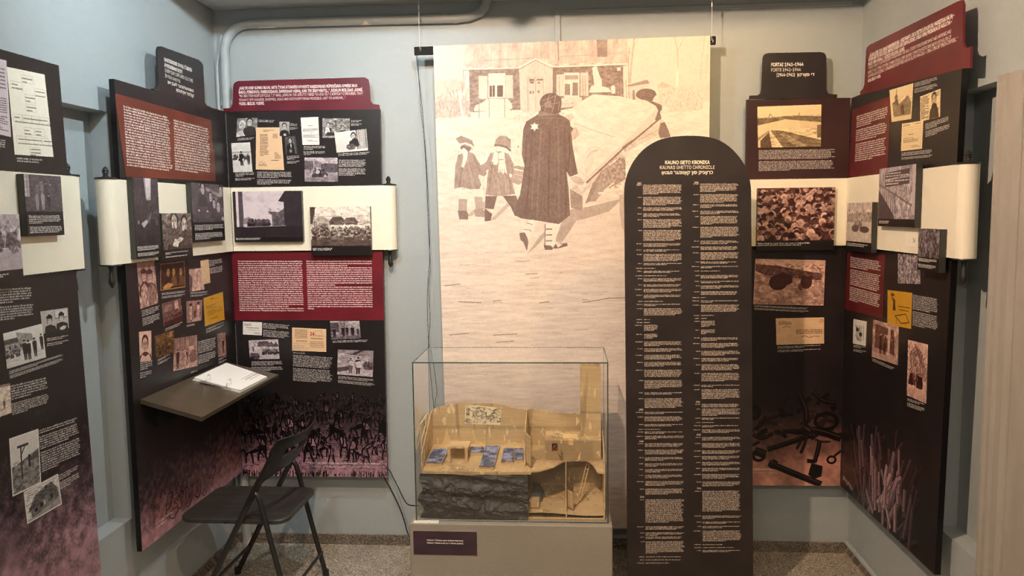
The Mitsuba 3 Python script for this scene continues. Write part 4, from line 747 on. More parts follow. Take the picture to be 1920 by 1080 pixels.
BANNER = [('p',0.8,[-27,-50,1245,-37,1250,358,-36,331]),
('p',0.74,[-32,141,111,144,146,184,144,312,-36,308]),
('p',0.8,[-36,306,1249,301,1251,392,1273,2241,-81,2265]),
('p',0.86,[744,290,1249,279,1257,902,743,591]),
('n',0.1,60,14,-36,306,1257,926),
('n',0.13,90,9,-50,913,1273,2241),
('p',0.7,[-32,141,87,146,135,161,139,196,-33,208]),
('p',0.66,[-6,250,38,237,81,245,114,234,154,245,153,307,36,314,-7,309]),
('b',0.46,-9,194,160,317,520),
('b',0.62,-9,208,160,317,200),
('l',0.42,2.9,[131,110,124,202]),
('l',0.5,2.4,[140,126,129,195]),
('l',0.5,2.4,[153,184,133,242]),
('l',0.45,2.4,[118,156,127,207]),
('l',0.9,9.6,[112,197,114,253,122,316]),
('p',0.7,[146,9,131,98,371,107,451,70,528,106,852,103,850,-12,145,0]),
('p',0.6,[473,0,513,1,517,79,472,68]),
('p',0.66,[513,-3,850,-8,850,92,535,95]),
('n',0.16,20,60,133,-28,852,117),
('l',0.56,1.9,[185,6,178,95]),
('l',0.56,1.9,[222,7,216,96]),
('l',0.56,1.9,[260,8,254,97]),
('l',0.56,1.9,[298,9,292,98]),
('l',0.56,1.9,[335,10,329,99]),
('l',0.56,1.9,[373,11,367,100]),
('l',0.56,1.9,[410,12,404,101]),
('l',0.56,1.9,[447,13,442,102]),
('l',0.55,1.9,[550,-5,549,93]),
('l',0.55,1.9,[585,-4,584,94]),
('l',0.55,1.9,[619,-3,619,95]),
('l',0.55,1.9,[654,-2,654,96]),
('l',0.55,1.9,[689,-1,688,97]),
('l',0.55,1.9,[723,0,723,98]),
('l',0.55,1.9,[758,1,758,99]),
('l',0.55,1.9,[793,2,792,99]),
('l',0.55,1.9,[827,3,827,100]),
('l',0.5,3.3,[219,71,442,68]),
('l',0.5,2.9,[559,64,836,60]),
('p',0.42,[719,-7,763,-5,763,35,719,34]),
('p',0.36,[721,34,763,35,763,74,721,73]),
('l',0.4,4.8,[550,-7,552,80]),
('p',0.36,[157,111,378,109,381,289,156,303]),
('p',0.34,[526,111,832,112,832,255,527,301]),
('n',0.35,12,8,157,97,832,317),
('l',0.86,6.0,[131,103,371,108,451,71,530,108,852,106]),
('l',0.4,2.4,[131,108,376,114]),
('l',0.35,2.9,[535,113,850,111]),
('p',0.72,[381,109,451,75,526,113,524,301,381,298]),
('n',0.1,5,60,381,73,524,301),
('l',0.4,2.9,[383,112,451,77,523,115]),
('l',0.5,2.4,[415,149,414,294]),
('l',0.5,2.4,[483,151,482,296]),
('l',0.55,2.4,[449,150,448,295]),
('l',0.5,2.4,[415,149,483,151]),
('p',0.3,[526,111,540,111,539,221,525,221]),
('p',0.3,[422,156,444,157,443,166,422,166]),
('p',0.3,[456,157,481,158,481,166,456,165]),
('p',0.3,[425,168,441,168,441,177,425,177]),
('p',0.3,[460,171,469,171,469,178,460,178]),
('p',0.3,[424,209,429,209,429,221,424,221]),
('p',0.3,[436,210,441,210,441,221,436,221]),
('p',0.3,[459,208,466,208,466,219,459,219]),
('p',0.76,[199,137,237,138,235,237,197,236]),
('p',0.74,[317,138,350,138,349,237,316,237]),
('p',0.82,[242,127,317,128,316,237,240,235]),
('p',0.2,[246,180,269,180,268,229,245,228]),
('p',0.2,[280,180,305,181,304,230,279,229]),
('l',0.8,2.9,[257,180,257,228]),
('l',0.55,1.9,[239,136,238,237]),
('l',0.55,1.9,[317,138,316,239]),
('p',0.8,[175,278,185,262,216,251,233,237,323,239,341,258,346,281,322,295,175,289]),
('n',0.12,10,6,176,236,345,295),
('p',0.82,[156,293,381,289,402,306,345,321,203,320,160,310]),
('l',0.38,2.4,[197,232,196,318]),
('l',0.38,2.4,[242,233,241,318]),
('l',0.38,2.4,[311,234,310,320]),
('p',0.74,[542,141,574,142,574,236,541,235]),
('p',0.84,[575,135,642,137,641,246,574,245]),
('p',0.5,[579,146,637,148,637,166,579,165]),
('p',0.35,[578,183,600,184,600,232,577,231]),
('p',0.35,[612,179,635,180,635,235,611,234]),
('p',0.72,[647,137,681,138,681,238,646,237]),
('p',0.8,[562,245,651,242,655,279,562,286]),
('b',0.5,557,240,660,284,60),
('l',0.4,2.2,[553,148,555,263]),
('l',0.4,2.2,[656,151,658,265]),
('l',0.4,2.2,[667,151,669,265]),
('l',0.58,7.2,[862,190,868,111,873,65,882,-11]),
('l',0.55,4.8,[857,178,855,88,859,38]),
('l',0.6,2.9,[873,77,850,29]),
('l',0.62,2.4,[875,47,896,3]),
('l',0.66,6.0,[1068,125,1065,48,1051,-6]),
('l',0.68,4.3,[1065,61,1094,4]),
('l',0.92,10.8,[1066,147,1060,313]),
('l',0.72,6.0,[1164,186,1170,96,1182,-3]),
('l',0.74,7.2,[1187,182,1195,74,1203,7]),
('p',0.74,[850,192,942,180,942,258,853,256]),
('p',0.42,[848,199,935,176,947,192,859,204]),
('p',0.35,[873,220,882,220,883,261,873,261]),
('p',0.8,[887,220,899,220,899,266,887,266]),
('p',0.66,[981,200,1002,189,1039,206,1039,215,984,216]),
('p',0.78,[986,213,1169,209,1170,311,989,323]),
('b',0.6,979,213,1177,318,300),
('b',0.72,984,227,1177,318,160),
('e',0.85,1014,305,14,14),
('l',0.45,2.4,[809,177,811,253]),
('l',0.45,2.4,[820,178,822,253]),
('l',0.45,2.4,[832,178,834,253]),
('l',0.45,2.4,[843,178,846,253]),
('l',0.45,2.4,[855,178,857,254]),
('p',0.82,[806,120,821,121,821,134,806,134]),
('p',0.84,[698,118,716,111,730,153,739,171,739,198,767,206,781,224,683,225,693,197,707,193,702,152]),
('e',0.84,788,209,10,12),
('p',0.84,[781,213,797,213,797,232,781,231]),
('p',0.52,[599,732,677,721,806,693,825,690,766,744,672,771,622,780,582,841,553,881,529,871,520,800]),
('p',0.6,[813,674,841,663,842,827,827,822,816,756]),
('p',0.4,[595,640,651,674,649,740,599,723]),
('p',0.46,[736,561,806,522,832,488,790,603,708,698,684,698]),
('p',0.36,[708,590,739,563,684,698,663,707]),
('p',0.66,[860,468,739,561,713,600,651,669,600,638,626,622,651,655,673,613,795,499]),
('p',0.7,[1010,349,994,410,860,477,790,501,823,465,897,413,970,355]),
('n',0.15,14,8,650,341,1011,679),
('l',0.55,4.8,[897,436,998,387]),
('p',0.45,[832,499,841,465,841,604,766,643,738,626,781,613]),
('n',0.5,9,9,739,463,841,644),
('l',0.85,9.6,[720,663,757,659]),
('l',0.8,7.2,[745,654,792,615]),
('p',0.84,[571,314,611,287,679,243,702,232,818,244,901,268,975,291,984,311,970,352,897,413,827,467,795,499,739,547,668,613,621,594,585,402]),
('n',0.09,40,16,572,229,986,618),
('p',0.74,[901,381,970,307,984,311,970,352,897,413,795,499,668,613,654,604,790,487]),
('p',0.6,[610,377,625,371,634,387,643,403,624,419,610,430,594,430]),
('p',0.66,[576,321,604,312,618,329,599,347]),
('l',0.66,2.4,[668,590,664,520,687,478,725,470]),
('l',0.66,2.4,[675,576,673,508,694,478,725,470]),
('l',0.66,2.4,[682,562,682,497,701,479,725,470]),
('l',0.66,2.4,[689,548,692,485,708,479,725,470]),
('l',0.66,2.4,[696,534,701,474,715,479,725,470]),
('l',0.68,2.9,[668,483,683,464,711,458,734,470,739,498]),
('l',0.62,3.6,[615,352,697,386,795,420]),
('l',0.88,5.3,[795,420,820,453,839,490]),
('l',0.26,7.2,[989,346,906,413,825,476,668,616]),
('l',0.3,7.2,[827,467,874,435]),
('e',0.8,837,495,10,10),
('e',0.24,931,239,43,24),
('p',0.24,[906,248,933,267,961,267,965,249]),
('l',0.24,4.8,[965,240,977,243]),
('p',0.26,[919,257,947,265,998,287,1000,305,991,318,998,346,980,355,970,350,984,311,975,291]),
('p',0.28,[994,364,1012,360,1031,402,1038,425,994,429,985,410]),
('p',0.56,[128,750,197,691,223,689,223,711,148,752]),
('p',0.56,[236,770,317,693,331,703,256,770]),
('p',0.55,[400,925,458,847,494,814,506,823,434,899]),
('p',0.42,[357,531,402,541,399,557,342,542]),
('p',0.5,[338,549,401,562,399,602,335,585]),
('l',0.7,2.4,[337,566,399,581]),
('p',0.46,[332,584,399,604,377,621,332,603]),
('p',0.86,[341,646,380,609,389,618,369,675]),
('p',0.82,[376,515,400,468,400,527]),
('p',0.82,[359,374,401,375,400,515,357,514]),
('n',0.08,8,30,354,363,402,527),
('e',0.3,368,449,3,4),
('p',0.82,[99,633,135,633,130,676,101,673]),
('p',0.82,[152,631,200,632,197,667,159,665]),
('p',0.46,[94,673,132,676,129,731,90,730]),
('p',0.5,[164,665,202,668,201,722,172,724]),
('p',0.26,[88,725,129,728,136,747,133,767,94,764]),
('p',0.42,[163,726,201,717,213,737,208,758,167,753]),
('p',0.4,[97,479,82,533,74,628,107,621,145,631,188,632,198,615,187,568,215,576,225,562,195,523,169,476,139,461]),
('n',0.16,5,30,76,460,224,635),
('l',0.31,5.7,[118,510,97,619]),
('l',0.47,5.7,[138,501,160,620]),
('l',0.32,5.3,[167,488,194,554]),
('l',0.3,2.4,[147,511,165,582]),
('l',0.3,2.4,[113,546,102,623]),
('e',0.25,133,449,24,19),
('p',0.38,[88,406,113,394,140,405,161,415,170,438,167,459,148,445,110,435]),
('l',0.78,9.6,[100,458,106,433,130,428,156,438,172,457,177,474]),
('p',0.88,[115,454,124,447,141,464,138,492,120,536,111,531,121,487]),
('l',0.85,4.8,[100,451,124,461]),
('p',0.8,[187,573,206,578,203,592,189,587]),
('p',0.22,[216,663,267,666,251,723,213,718]),
('p',0.2,[211,718,244,744,236,773,210,777]),
('p',0.22,[293,664,353,665,380,746,347,755,328,712]),
('p',0.41,[241,475,224,512,195,530,211,559,233,543,217,658,269,666,350,658,335,594,344,566,347,528,324,479,282,466]),
('n',0.16,5,30,196,465,350,667),
('p',0.84,[245,524,260,466,277,457,278,513,269,527]),
('p',0.84,[273,565,281,513,279,476,305,469,307,514,316,568,304,556,297,570,287,556]),
('l',0.3,2.9,[267,464,279,476]),
('l',0.3,2.9,[279,504,302,504]),
('l',0.35,3.6,[312,490,323,537]),
('l',0.4,1.9,[276,546,275,565]),
('l',0.4,1.9,[285,546,285,565]),
('l',0.4,1.9,[295,546,294,565]),
('l',0.4,1.9,[304,546,304,565]),
('l',0.33,5.7,[252,513,231,644]),
('l',0.49,5.7,[270,579,279,654]),
('l',0.33,5.7,[319,542,331,646]),
('l',0.48,4.8,[304,575,312,655]),
('p',0.4,[263,442,268,415,287,399,316,401,334,420,334,458,320,448,284,441]),
('l',0.24,9.6,[261,440,287,441,315,450,334,467]),
('p',0.3,[320,409,334,416,334,434,325,425]),
('p',0.8,[325,566,337,570,335,585,325,582]),
('p',0.86,[411,765,442,780,432,818,413,860,386,870,372,846,384,808]),
('l',0.4,3.8,[399,786,425,794]),
('l',0.4,3.8,[384,815,413,818,418,829]),
('p',0.25,[365,831,389,829,403,858,405,875,398,913,384,874,369,860]),
('p',0.88,[482,792,556,786,542,824,529,859,529,885,479,890]),
('l',0.3,4.3,[482,792,479,890]),
('l',0.25,5.3,[485,816,513,816]),
('l',0.25,5.3,[484,842,513,842]),
('l',0.25,5.3,[484,868,513,869]),
('p',0.22,[474,887,505,890,520,904,543,902,562,898,582,893,579,879,553,883,529,881,512,909,481,909]),
('p',0.85,[529,881,558,886,539,900]),
('p',0.21,[449,316,468,309,543,311,576,326,597,342,601,368,613,375,603,396,610,465,621,526,631,575,600,593,579,560,588,631,594,756,544,795,487,785,435,775,378,767,344,750,352,705,372,661,395,534,383,482,392,375,406,341]),
('n',0.12,6,40,350,307,629,796),
('l',0.17,7.2,[434,367,416,562,397,760]),
('l',0.26,7.2,[472,367,458,563,445,761]),
('l',0.16,7.2,[510,368,503,564,497,762]),
('l',0.25,7.2,[547,369,546,564,544,762]),
('l',0.17,7.2,[575,370,576,565,578,763]),
('l',0.3,3.3,[439,339,463,328,510,327,557,332]),
('l',0.13,3.8,[594,393,596,484,586,560]),
('l',0.13,3.3,[406,399,402,492,399,529]),
('l',0.14,2.9,[584,518,581,565]),
('l',0.3,2.4,[438,516,423,727]),
('p',0.3,[463,298,482,284,548,300,552,316,458,321]),
('e',0.2,515,262,48,41),
('p',0.2,[470,298,475,261,557,263,557,304,534,313]),
('l',0.44,2.6,[478,252,544,230]),
('l',0.44,2.6,[473,275,553,263]),
('l',0.44,2.6,[487,298,511,225]),
('l',0.44,2.6,[520,304,539,230]),
('l',0.44,2.6,[548,297,555,258]),
('p',0.34,[487,261,515,253,520,283,489,284]),
('p',0.93,[442,344,447,355,460,354,453,364,459,374,447,373,442,384,436,373,424,374,431,364,424,354,437,355]),
('p',0.6,[595,589,616,582,645,594,661,613,654,625,635,624,612,612]),
('l',0.9,4.8,[593,591,631,578]),
('l',0.4,2.4,[630,610,654,615]),
('l',0.5509944541604821,1.6,[186,994,203,994,221,990]),
('l',0.6273360016349627,2.1,[658,1349,670,1351,682,1349]),
('l',0.6813304693404647,3.3,[160,1437,191,1438,223,1436]),
('l',0.6960101502722399,1.6,[512,1331,544,1330,576,1328]),
('l',0.5378692414530781,3.7,[413,1036,433,1033,452,1033]),
('l',0.696463447975758,3.5,[234,1427,257,1426,280,1425]),
('l',0.5810223192865478,3.4,[490,1171,500,1173,510,1170]),
('l',0.6142480172229986,2.3,[514,1091,535,1087,557,1090]),
('l',0.5752609669919366,2.3,[335,1048,359,1046,384,1047]),
('l',0.5323220484080352,2.0,[454,1424,462,1422,470,1421]),
('l',0.6118037504340351,1.5,[185,1116,196,1114,206,1111]),
('l',0.5236375050586615,2.1,[788,1333,822,1330,857,1330]),
('l',0.6835855601396505,2.1,[328,1446,352,1447,377,1443]),
('l',0.5862614458398373,1.5,[99,1142,134,1145,169,1142]),
('l',0.5394204426397782,3.8,[645,1135,659,1135,673,1134]),
('l',0.6553654235163611,1.8,[36,968,46,970,57,965]),
('l',0.6258483172847441,3.3,[189,1475,198,1475,207,1470]),
('l',0.5273738369629704,2.4,[389,1069,407,1070,425,1065]),
('l',0.5708787322839907,2.0,[685,1207,690,1208,696,1206]),
('l',0.7056066350855181,2.8,[717,1019,724,1015,730,1017]),
('l',0.6689452571280349,2.6,[743,1290,772,1292,801,1289]),
('l',0.587317916894264,3.0,[720,1422,753,1419,787,1418]),
('l',0.6571919703500038,2.1,[671,1223,696,1220,721,1218]),
('l',0.6536703765262031,1.5,[39,1461,75,1458,110,1460]),
('l',0.5534531228063296,3.0,[799,1297,806,1296,812,1294]),
('l',0.7044723986934758,1.5,[765,1059,770,1057,775,1059]),
('l',0.6301216793856037,3.5,[666,1359,698,1360,731,1356]),
('l',0.614302023820929,2.7,[260,1418,289,1420,319,1417]),
('l',0.6416250297041428,1.8,[486,1201,518,1202,550,1198]),
('l',0.6855122951786736,1.6,[428,947,459,947,490,946]),
('l',0.6173304001323501,3.7,[648,1108,660,1110,672,1107]),
('l',0.606790650212605,3.5,[507,1414,528,1412,549,1414]),
('l',0.6872883949856128,2.4,[727,1047,741,1045,755,1047]),
('l',0.618851045757266,2.2,[721,1037,730,1036,740,1033]),
('l',0.6289896948797087,2.6,[585,946,600,944,614,944]),
('l',0.5913581133324042,3.3,[48,1069,80,1066,112,1067]),
('l',0.7025581057506078,2.5,[555,1266,569,1263,584,1265]),
('l',0.6084130990383121,1.8,[715,1361,738,1359,762,1359]),
('l',0.5487876541545801,3.4,[544,1013,552,1014,559,1009]),
('l',0.6441660056758494,1.7,[297,1247,313,1247,329,1243]),
('l',0.5801160286117856,1.5,[133,1289,148,1291,163,1285]),
('l',0.710666486469504,1.8,[683,1369,713,1368,743,1366]),
('l',0.7136946794187693,1.7,[467,1442,495,1441,524,1439]),
('l',0.5805730129074673,3.7,[612,1271,643,1271,674,1268]),
('l',0.5660737209702628,2.2,[739,1317,754,1315,768,1312]),
('l',0.6834982590572929,2.1,[741,1155,758,1155,776,1155]),
('l',0.6429519811660073,2.3,[138,1228,164,1224,191,1225]),
('l',0.7175637713530294,3.6,[118,975,154,974,190,974]),
('l',0.7056488607478815,3.6,[61,1076,73,1074,85,1075]),
('l',0.5526639226047804,3.3,[186,1099,221,1097,256,1096]),
('l',0.5515038736929121,1.7,[791,1083,812,1085,833,1081]),
('l',0.5778113043453332,3.6,[89,971,126,970,162,968]),
('l',0.6638866899629052,2.8,[535,1450,568,1448,600,1447]),
('l',0.6888671176107503,2.6,[451,1209,460,1211,470,1208]),
('l',0.6564281405551131,3.5,[721,1079,738,1079,755,1077]),
('l',0.523799911296364,3.7,[344,956,377,958,409,956]),
('l',0.6307050612697199,2.6,[699,1381,711,1379,723,1380]),
('l',0.7042459092789434,3.7,[679,1474,706,1474,733,1470]),
('l',0.6438493873224852,3.6,[687,1254,695,1255,703,1251]),
('l',0.6463895857512976,2.0,[740,1261,746,1259,751,1258]),
('l',0.587829337428985,3.4,[240,1420,265,1417,289,1415]),
('l',0.6409362779890726,2.7,[728,1292,754,1289,781,1291]),
('l',0.6291287610339499,2.9,[48,1321,69,1322,90,1320]),
('l',0.6593420820065637,1.7,[39,1358,73,1354,106,1354]),
('l',0.6446724132809352,2.9,[417,942,448,945,479,939]),
('l',0.5919669271248756,3.6,[10,1194,20,1192,29,1190]),
('l',0.5268083706093803,2.4,[236,1147,260,1143,284,1143]),
('l',0.677767038356637,3.1,[711,1101,737,1101,763,1101]),
('l',0.5751890169551251,3.2,[-9,1415,26,1415,61,1412]),
('l',0.5711976395244036,2.7,[694,1113,718,1116,742,1112]),
('l',0.42,5.3,[15,1064,89,1057]),
('l',0.42,5.3,[389,1016,444,1014]),
('l',0.42,5.3,[80,1137,184,1143]),
('l',0.42,5.3,[238,1138,277,1134]),
('l',0.42,5.3,[450,1147,496,1142]),
('l',0.42,5.3,[647,1147,718,1138,766,1129,837,1129]),
('l',0.42,5.3,[30,1289,119,1284]),
('l',0.42,5.3,[236,1292,345,1287]),
('l',0.42,5.3,[247,1326,332,1319])]
ARCH = [[np.float64(219.2),np.float64(1652.3)],[np.float64(221.2),np.float64(1701.7)],[np.float64(236.5),np.float64(1758.9)],[np.float64(267.2),np.float64(1811.5)],[np.float64(312.0),np.float64(1853.5)],[np.float64(374.9),np.float64(1880.7)],[np.float64(462.0),np.float64(1888.1)],[np.float64(548.8),np.float64(1879.3)],[np.float64(607.5),np.float64(1852.0)],[np.float64(656.3),np.float64(1804.6)],[np.float64(687.3),np.float64(1751.5)],[np.float64(701.2),np.float64(1694.4)],[np.float64(704.0),np.float64(1645.5)],[np.float64(738.8),0.0],[np.float64(235.8),0.0]]
CHTITLE = [("KAUNO GETO KRONIKA",([np.float64(373.3),np.float64(1800.7)],[np.float64(546.7),np.float64(1798.5)],np.float64(26.6)),3,0),("KAUNAS GHETTO CHRONICLE",([np.float64(354.1),np.float64(1781.9)],[np.float64(566.1),np.float64(1779.2)],np.float64(26.4)),1,0),("כראָניק פון קאָוונער געטאָ",([np.float64(360.3),np.float64(1763.2)],[np.float64(560.3),np.float64(1760.8)],np.float64(27.2)),2,1)]
CHTEXT = [([np.float64(291.0),np.float64(1704.7)],[np.float64(438.1),np.float64(1703.1)],[np.float64(291.4),np.float64(1666.6)],'8.4'),
([np.float64(266.5),np.float64(1705.1)],[np.float64(286.9),np.float64(1704.9)],[np.float64(266.5),np.float64(1700.4)],'1.9'),
([np.float64(291.5),np.float64(1657.4)],[np.float64(438.8),np.float64(1656.0)],[np.float64(291.9),np.float64(1623.9)],'7.6'),
([np.float64(271.0),np.float64(1657.7)],[np.float64(287.4),np.float64(1657.6)],[np.float64(271.0),np.float64(1653.0)],'1.9'),
([np.float64(292.0),np.float64(1617.0)],[np.float64(439.4),np.float64(1615.7)],[np.float64(292.1),np.float64(1602.6)],'3.8'),
([np.float64(272.7),np.float64(1617.3)],[np.float64(287.8),np.float64(1617.2)],[np.float64(272.8),np.float64(1612.5)],'1.9'),
([np.float64(292.2),np.float64(1593.5)],[np.float64(439.8),np.float64(1592.2)],[np.float64(292.4),np.float64(1579.1)],'3.4'),
([np.float64(269.6),np.float64(1593.8)],[np.float64(288.1),np.float64(1593.6)],[np.float64(269.7),np.float64(1589.0)],'1.9'),
([np.float64(292.4),np.float64(1570.7)],[np.float64(440.1),np.float64(1569.5)],[np.float64(292.8),np.float64(1537.1)],'7.7'),
([np.float64(270.5),np.float64(1571.0)],[np.float64(288.3),np.float64(1570.9)],[np.float64(270.5),np.float64(1566.2)],'1.9'),
([np.float64(292.9),np.float64(1529.3)],[np.float64(440.7),np.float64(1528.2)],[np.float64(293.3),np.float64(1485.9)],'9.8'),
([np.float64(273.8),np.float64(1529.5)],[np.float64(288.8),np.float64(1529.4)],[np.float64(273.9),np.float64(1524.7)],'1.9'),
([np.float64(293.4),np.float64(1477.3)],[np.float64(441.5),np.float64(1476.4)],[np.float64(293.6),np.float64(1462.8)],'3.6'),
([np.float64(267.4),np.float64(1477.6)],[np.float64(289.3),np.float64(1477.4)],[np.float64(267.4),np.float64(1472.8)],'1.9'),
([np.float64(293.7),np.float64(1453.1)],[np.float64(441.9),np.float64(1452.4)],[np.float64(293.8),np.float64(1443.5)],'2.6'),
([np.float64(265.6),np.float64(1453.4)],[np.float64(289.6),np.float64(1453.3)],[np.float64(265.7),np.float64(1448.6)],'1.9'),
([np.float64(293.9),np.float64(1435.6)],[np.float64(442.2),np.float64(1434.9)],[np.float64(294.2),np.float64(1406.5)],'6.9'),
([np.float64(268.6),np.float64(1435.8)],[np.float64(289.7),np.float64(1435.7)],[np.float64(268.6),np.float64(1431.0)],'1.9'),
([np.float64(294.2),np.float64(1400.1)],[np.float64(442.7),np.float64(1399.5)],[np.float64(294.3),np.float64(1390.4)],'2.6'),
([np.float64(271.7),np.float64(1400.3)],[np.float64(290.1),np.float64(1400.2)],[np.float64(271.8),np.float64(1395.5)],'1.9'),
([np.float64(294.4),np.float64(1381.3)],[np.float64(443.0),np.float64(1380.7)],[np.float64(294.5),np.float64(1376.4)],'1.3'),
([np.float64(264.2),np.float64(1381.5)],[np.float64(290.3),np.float64(1381.4)],[np.float64(264.2),np.float64(1376.7)],'1.9'),
([np.float64(294.6),np.float64(1369.7)],[np.float64(443.1),np.float64(1369.2)],[np.float64(294.7),np.float64(1360.0)],'2.7'),
([np.float64(269.2),np.float64(1369.9)],[np.float64(290.4),np.float64(1369.9)],[np.float64(269.2),np.float64(1365.1)],'1.9'),
([np.float64(294.8),np.float64(1351.9)],[np.float64(443.4),np.float64(1351.5)],[np.float64(294.8),np.float64(1347.0)],'1.6'),
([np.float64(264.1),np.float64(1352.1)],[np.float64(290.6),np.float64(1352.0)],[np.float64(264.1),np.float64(1347.3)],'1.9'),
([np.float64(294.9),np.float64(1340.4)],[np.float64(443.6),np.float64(1340.0)],[np.float64(295.0),np.float64(1325.7)],'3.8'),
([np.float64(271.9),np.float64(1340.5)],[np.float64(290.7),np.float64(1340.5)],[np.float64(272.0),np.float64(1335.7)],'1.9'),
([np.float64(295.1),np.float64(1316.2)],[np.float64(443.9),np.float64(1315.9)],[np.float64(295.2),np.float64(1306.4)],'2.9'),
([np.float64(275.4),np.float64(1316.3)],[np.float64(291.0),np.float64(1316.3)],[np.float64(275.5),np.float64(1311.5)],'1.9'),
([np.float64(295.3),np.float64(1298.1)],[np.float64(444.2),np.float64(1297.9)],[np.float64(295.5),np.float64(1283.5)],'3.7'),
([np.float64(262.8),np.float64(1298.3)],[np.float64(291.2),np.float64(1298.2)],[np.float64(262.9),np.float64(1293.5)],'1.9'),
([np.float64(295.6),np.float64(1275.2)],[np.float64(444.6),np.float64(1275.0)],[np.float64(295.7),np.float64(1260.5)],'3.3'),
([np.float64(265.9),np.float64(1275.3)],[np.float64(291.4),np.float64(1275.3)],[np.float64(265.9),np.float64(1270.5)],'1.9'),
([np.float64(295.8),np.float64(1250.9)],[np.float64(444.9),np.float64(1250.8)],[np.float64(295.9),np.float64(1246.0)],'1.5'),
([np.float64(273.2),np.float64(1251.0)],[np.float64(291.7),np.float64(1251.0)],[np.float64(273.3),np.float64(1246.2)],'1.9'),
([np.float64(295.9),np.float64(1239.3)],[np.float64(445.1),np.float64(1239.2)],[np.float64(296.0),np.float64(1229.5)],'2.3'),
([np.float64(268.9),np.float64(1239.4)],[np.float64(291.8),np.float64(1239.4)],[np.float64(269.0),np.float64(1234.6)],'1.9'),
([np.float64(296.1),np.float64(1222.0)],[np.float64(445.4),np.float64(1222.0)],[np.float64(296.4),np.float64(1192.5)],'6.8'),
([np.float64(268.8),np.float64(1222.1)],[np.float64(292.0),np.float64(1222.1)],[np.float64(268.8),np.float64(1217.2)],'1.9'),
([np.float64(296.6),np.float64(1179.0)],[np.float64(350.5),np.float64(1179.4)],[np.float64(296.6),np.float64(1174.1)],'1.4'),
([np.float64(268.1),np.float64(1179.1)],[np.float64(292.4),np.float64(1179.1)],[np.float64(268.2),np.float64(1174.2)],'1.9'),
([np.float64(296.7),np.float64(1167.3)],[np.float64(350.6),np.float64(1167.8)],[np.float64(296.8),np.float64(1162.4)],'1.4'),
([np.float64(267.8),np.float64(1167.4)],[np.float64(292.5),np.float64(1167.4)],[np.float64(267.9),np.float64(1162.5)],'1.9'),
([np.float64(296.8),np.float64(1155.6)],[np.float64(350.8),np.float64(1156.1)],[np.float64(297.1),np.float64(1131.0)],'5.7'),
([np.float64(262.3),np.float64(1155.7)],[np.float64(292.7),np.float64(1155.8)],[np.float64(262.3),np.float64(1150.8)],'1.9'),
([np.float64(297.2),np.float64(1120.2)],[np.float64(351.2),np.float64(1120.7)],[np.float64(297.4),np.float64(1100.4)],'4.6'),
([np.float64(266.7),np.float64(1120.2)],[np.float64(293.0),np.float64(1120.3)],[np.float64(266.7),np.float64(1115.3)],'1.9'),
([np.float64(297.5),np.float64(1089.7)],[np.float64(447.3),np.float64(1090.2)],[np.float64(297.7),np.float64(1069.9)],'4.4'),
([np.float64(262.9),np.float64(1089.7)],[np.float64(293.3),np.float64(1089.8)],[np.float64(262.9),np.float64(1084.8)],'1.9'),
([np.float64(297.8),np.float64(1062.0)],[np.float64(447.8),np.float64(1062.5)],[np.float64(298.0),np.float64(1047.1)],'3.7'),
([np.float64(271.4),np.float64(1062.0)],[np.float64(293.6),np.float64(1062.1)],[np.float64(271.4),np.float64(1057.1)],'1.9'),
([np.float64(298.1),np.float64(1036.3)],[np.float64(448.2),np.float64(1037.0)],[np.float64(298.3),np.float64(1016.5)],'4.7'),
([np.float64(264.5),np.float64(1036.3)],[np.float64(293.9),np.float64(1036.4)],[np.float64(264.5),np.float64(1031.4)],'1.9'),
([np.float64(298.4),np.float64(1007.6)],[np.float64(448.6),np.float64(1008.4)],[np.float64(298.6),np.float64(987.8)],'4.5'),
([np.float64(270.2),np.float64(1007.6)],[np.float64(294.2),np.float64(1007.8)],[np.float64(270.2),np.float64(1002.7)],'1.9'),
([np.float64(298.7),np.float64(976.3)],[np.float64(449.1),np.float64(977.2)],[np.float64(299.0),np.float64(946.4)],'6.9'),
([np.float64(265.1),np.float64(976.3)],[np.float64(294.5),np.float64(976.4)],[np.float64(265.2),np.float64(971.4)],'1.9'),
([np.float64(299.2),np.float64(934.4)],[np.float64(449.7),np.float64(935.5)],[np.float64(299.5),np.float64(899.5)],'7.4'),
([np.float64(277.6),np.float64(934.4)],[np.float64(295.0),np.float64(934.5)],[np.float64(277.7),np.float64(929.4)],'1.9'),
([np.float64(299.7),np.float64(884.9)],[np.float64(450.4),np.float64(886.1)],[np.float64(299.8),np.float64(874.9)],'2.7'),
([np.float64(279.1),np.float64(884.8)],[np.float64(295.5),np.float64(885.0)],[np.float64(279.2),np.float64(879.8)],'1.9'),
([np.float64(299.9),np.float64(861.1)],[np.float64(450.8),np.float64(862.4)],[np.float64(300.4),np.float64(821.0)],'8.8'),
([np.float64(275.7),np.float64(861.0)],[np.float64(295.7),np.float64(861.2)],[np.float64(275.8),np.float64(856.1)],'1.9'),
([np.float64(300.5),np.float64(805.9)],[np.float64(451.6),np.float64(807.4)],[np.float64(300.6),np.float64(795.9)],'2.5'),
([np.float64(265.5),np.float64(805.7)],[np.float64(296.3),np.float64(806.0)],[np.float64(265.6),np.float64(800.7)],'1.9'),
([np.float64(300.7),np.float64(787.1)],[np.float64(451.9),np.float64(788.6)],[np.float64(300.9),np.float64(766.9)],'4.9'),
([np.float64(273.4),np.float64(786.9)],[np.float64(296.5),np.float64(787.1)],[np.float64(273.4),np.float64(781.9)],'1.9'),
([np.float64(301.0),np.float64(756.0)],[np.float64(452.4),np.float64(757.6)],[np.float64(301.1),np.float64(745.9)],'2.7'),
([np.float64(278.7),np.float64(755.8)],[np.float64(296.8),np.float64(756.1)],[np.float64(278.8),np.float64(750.8)],'1.9'),
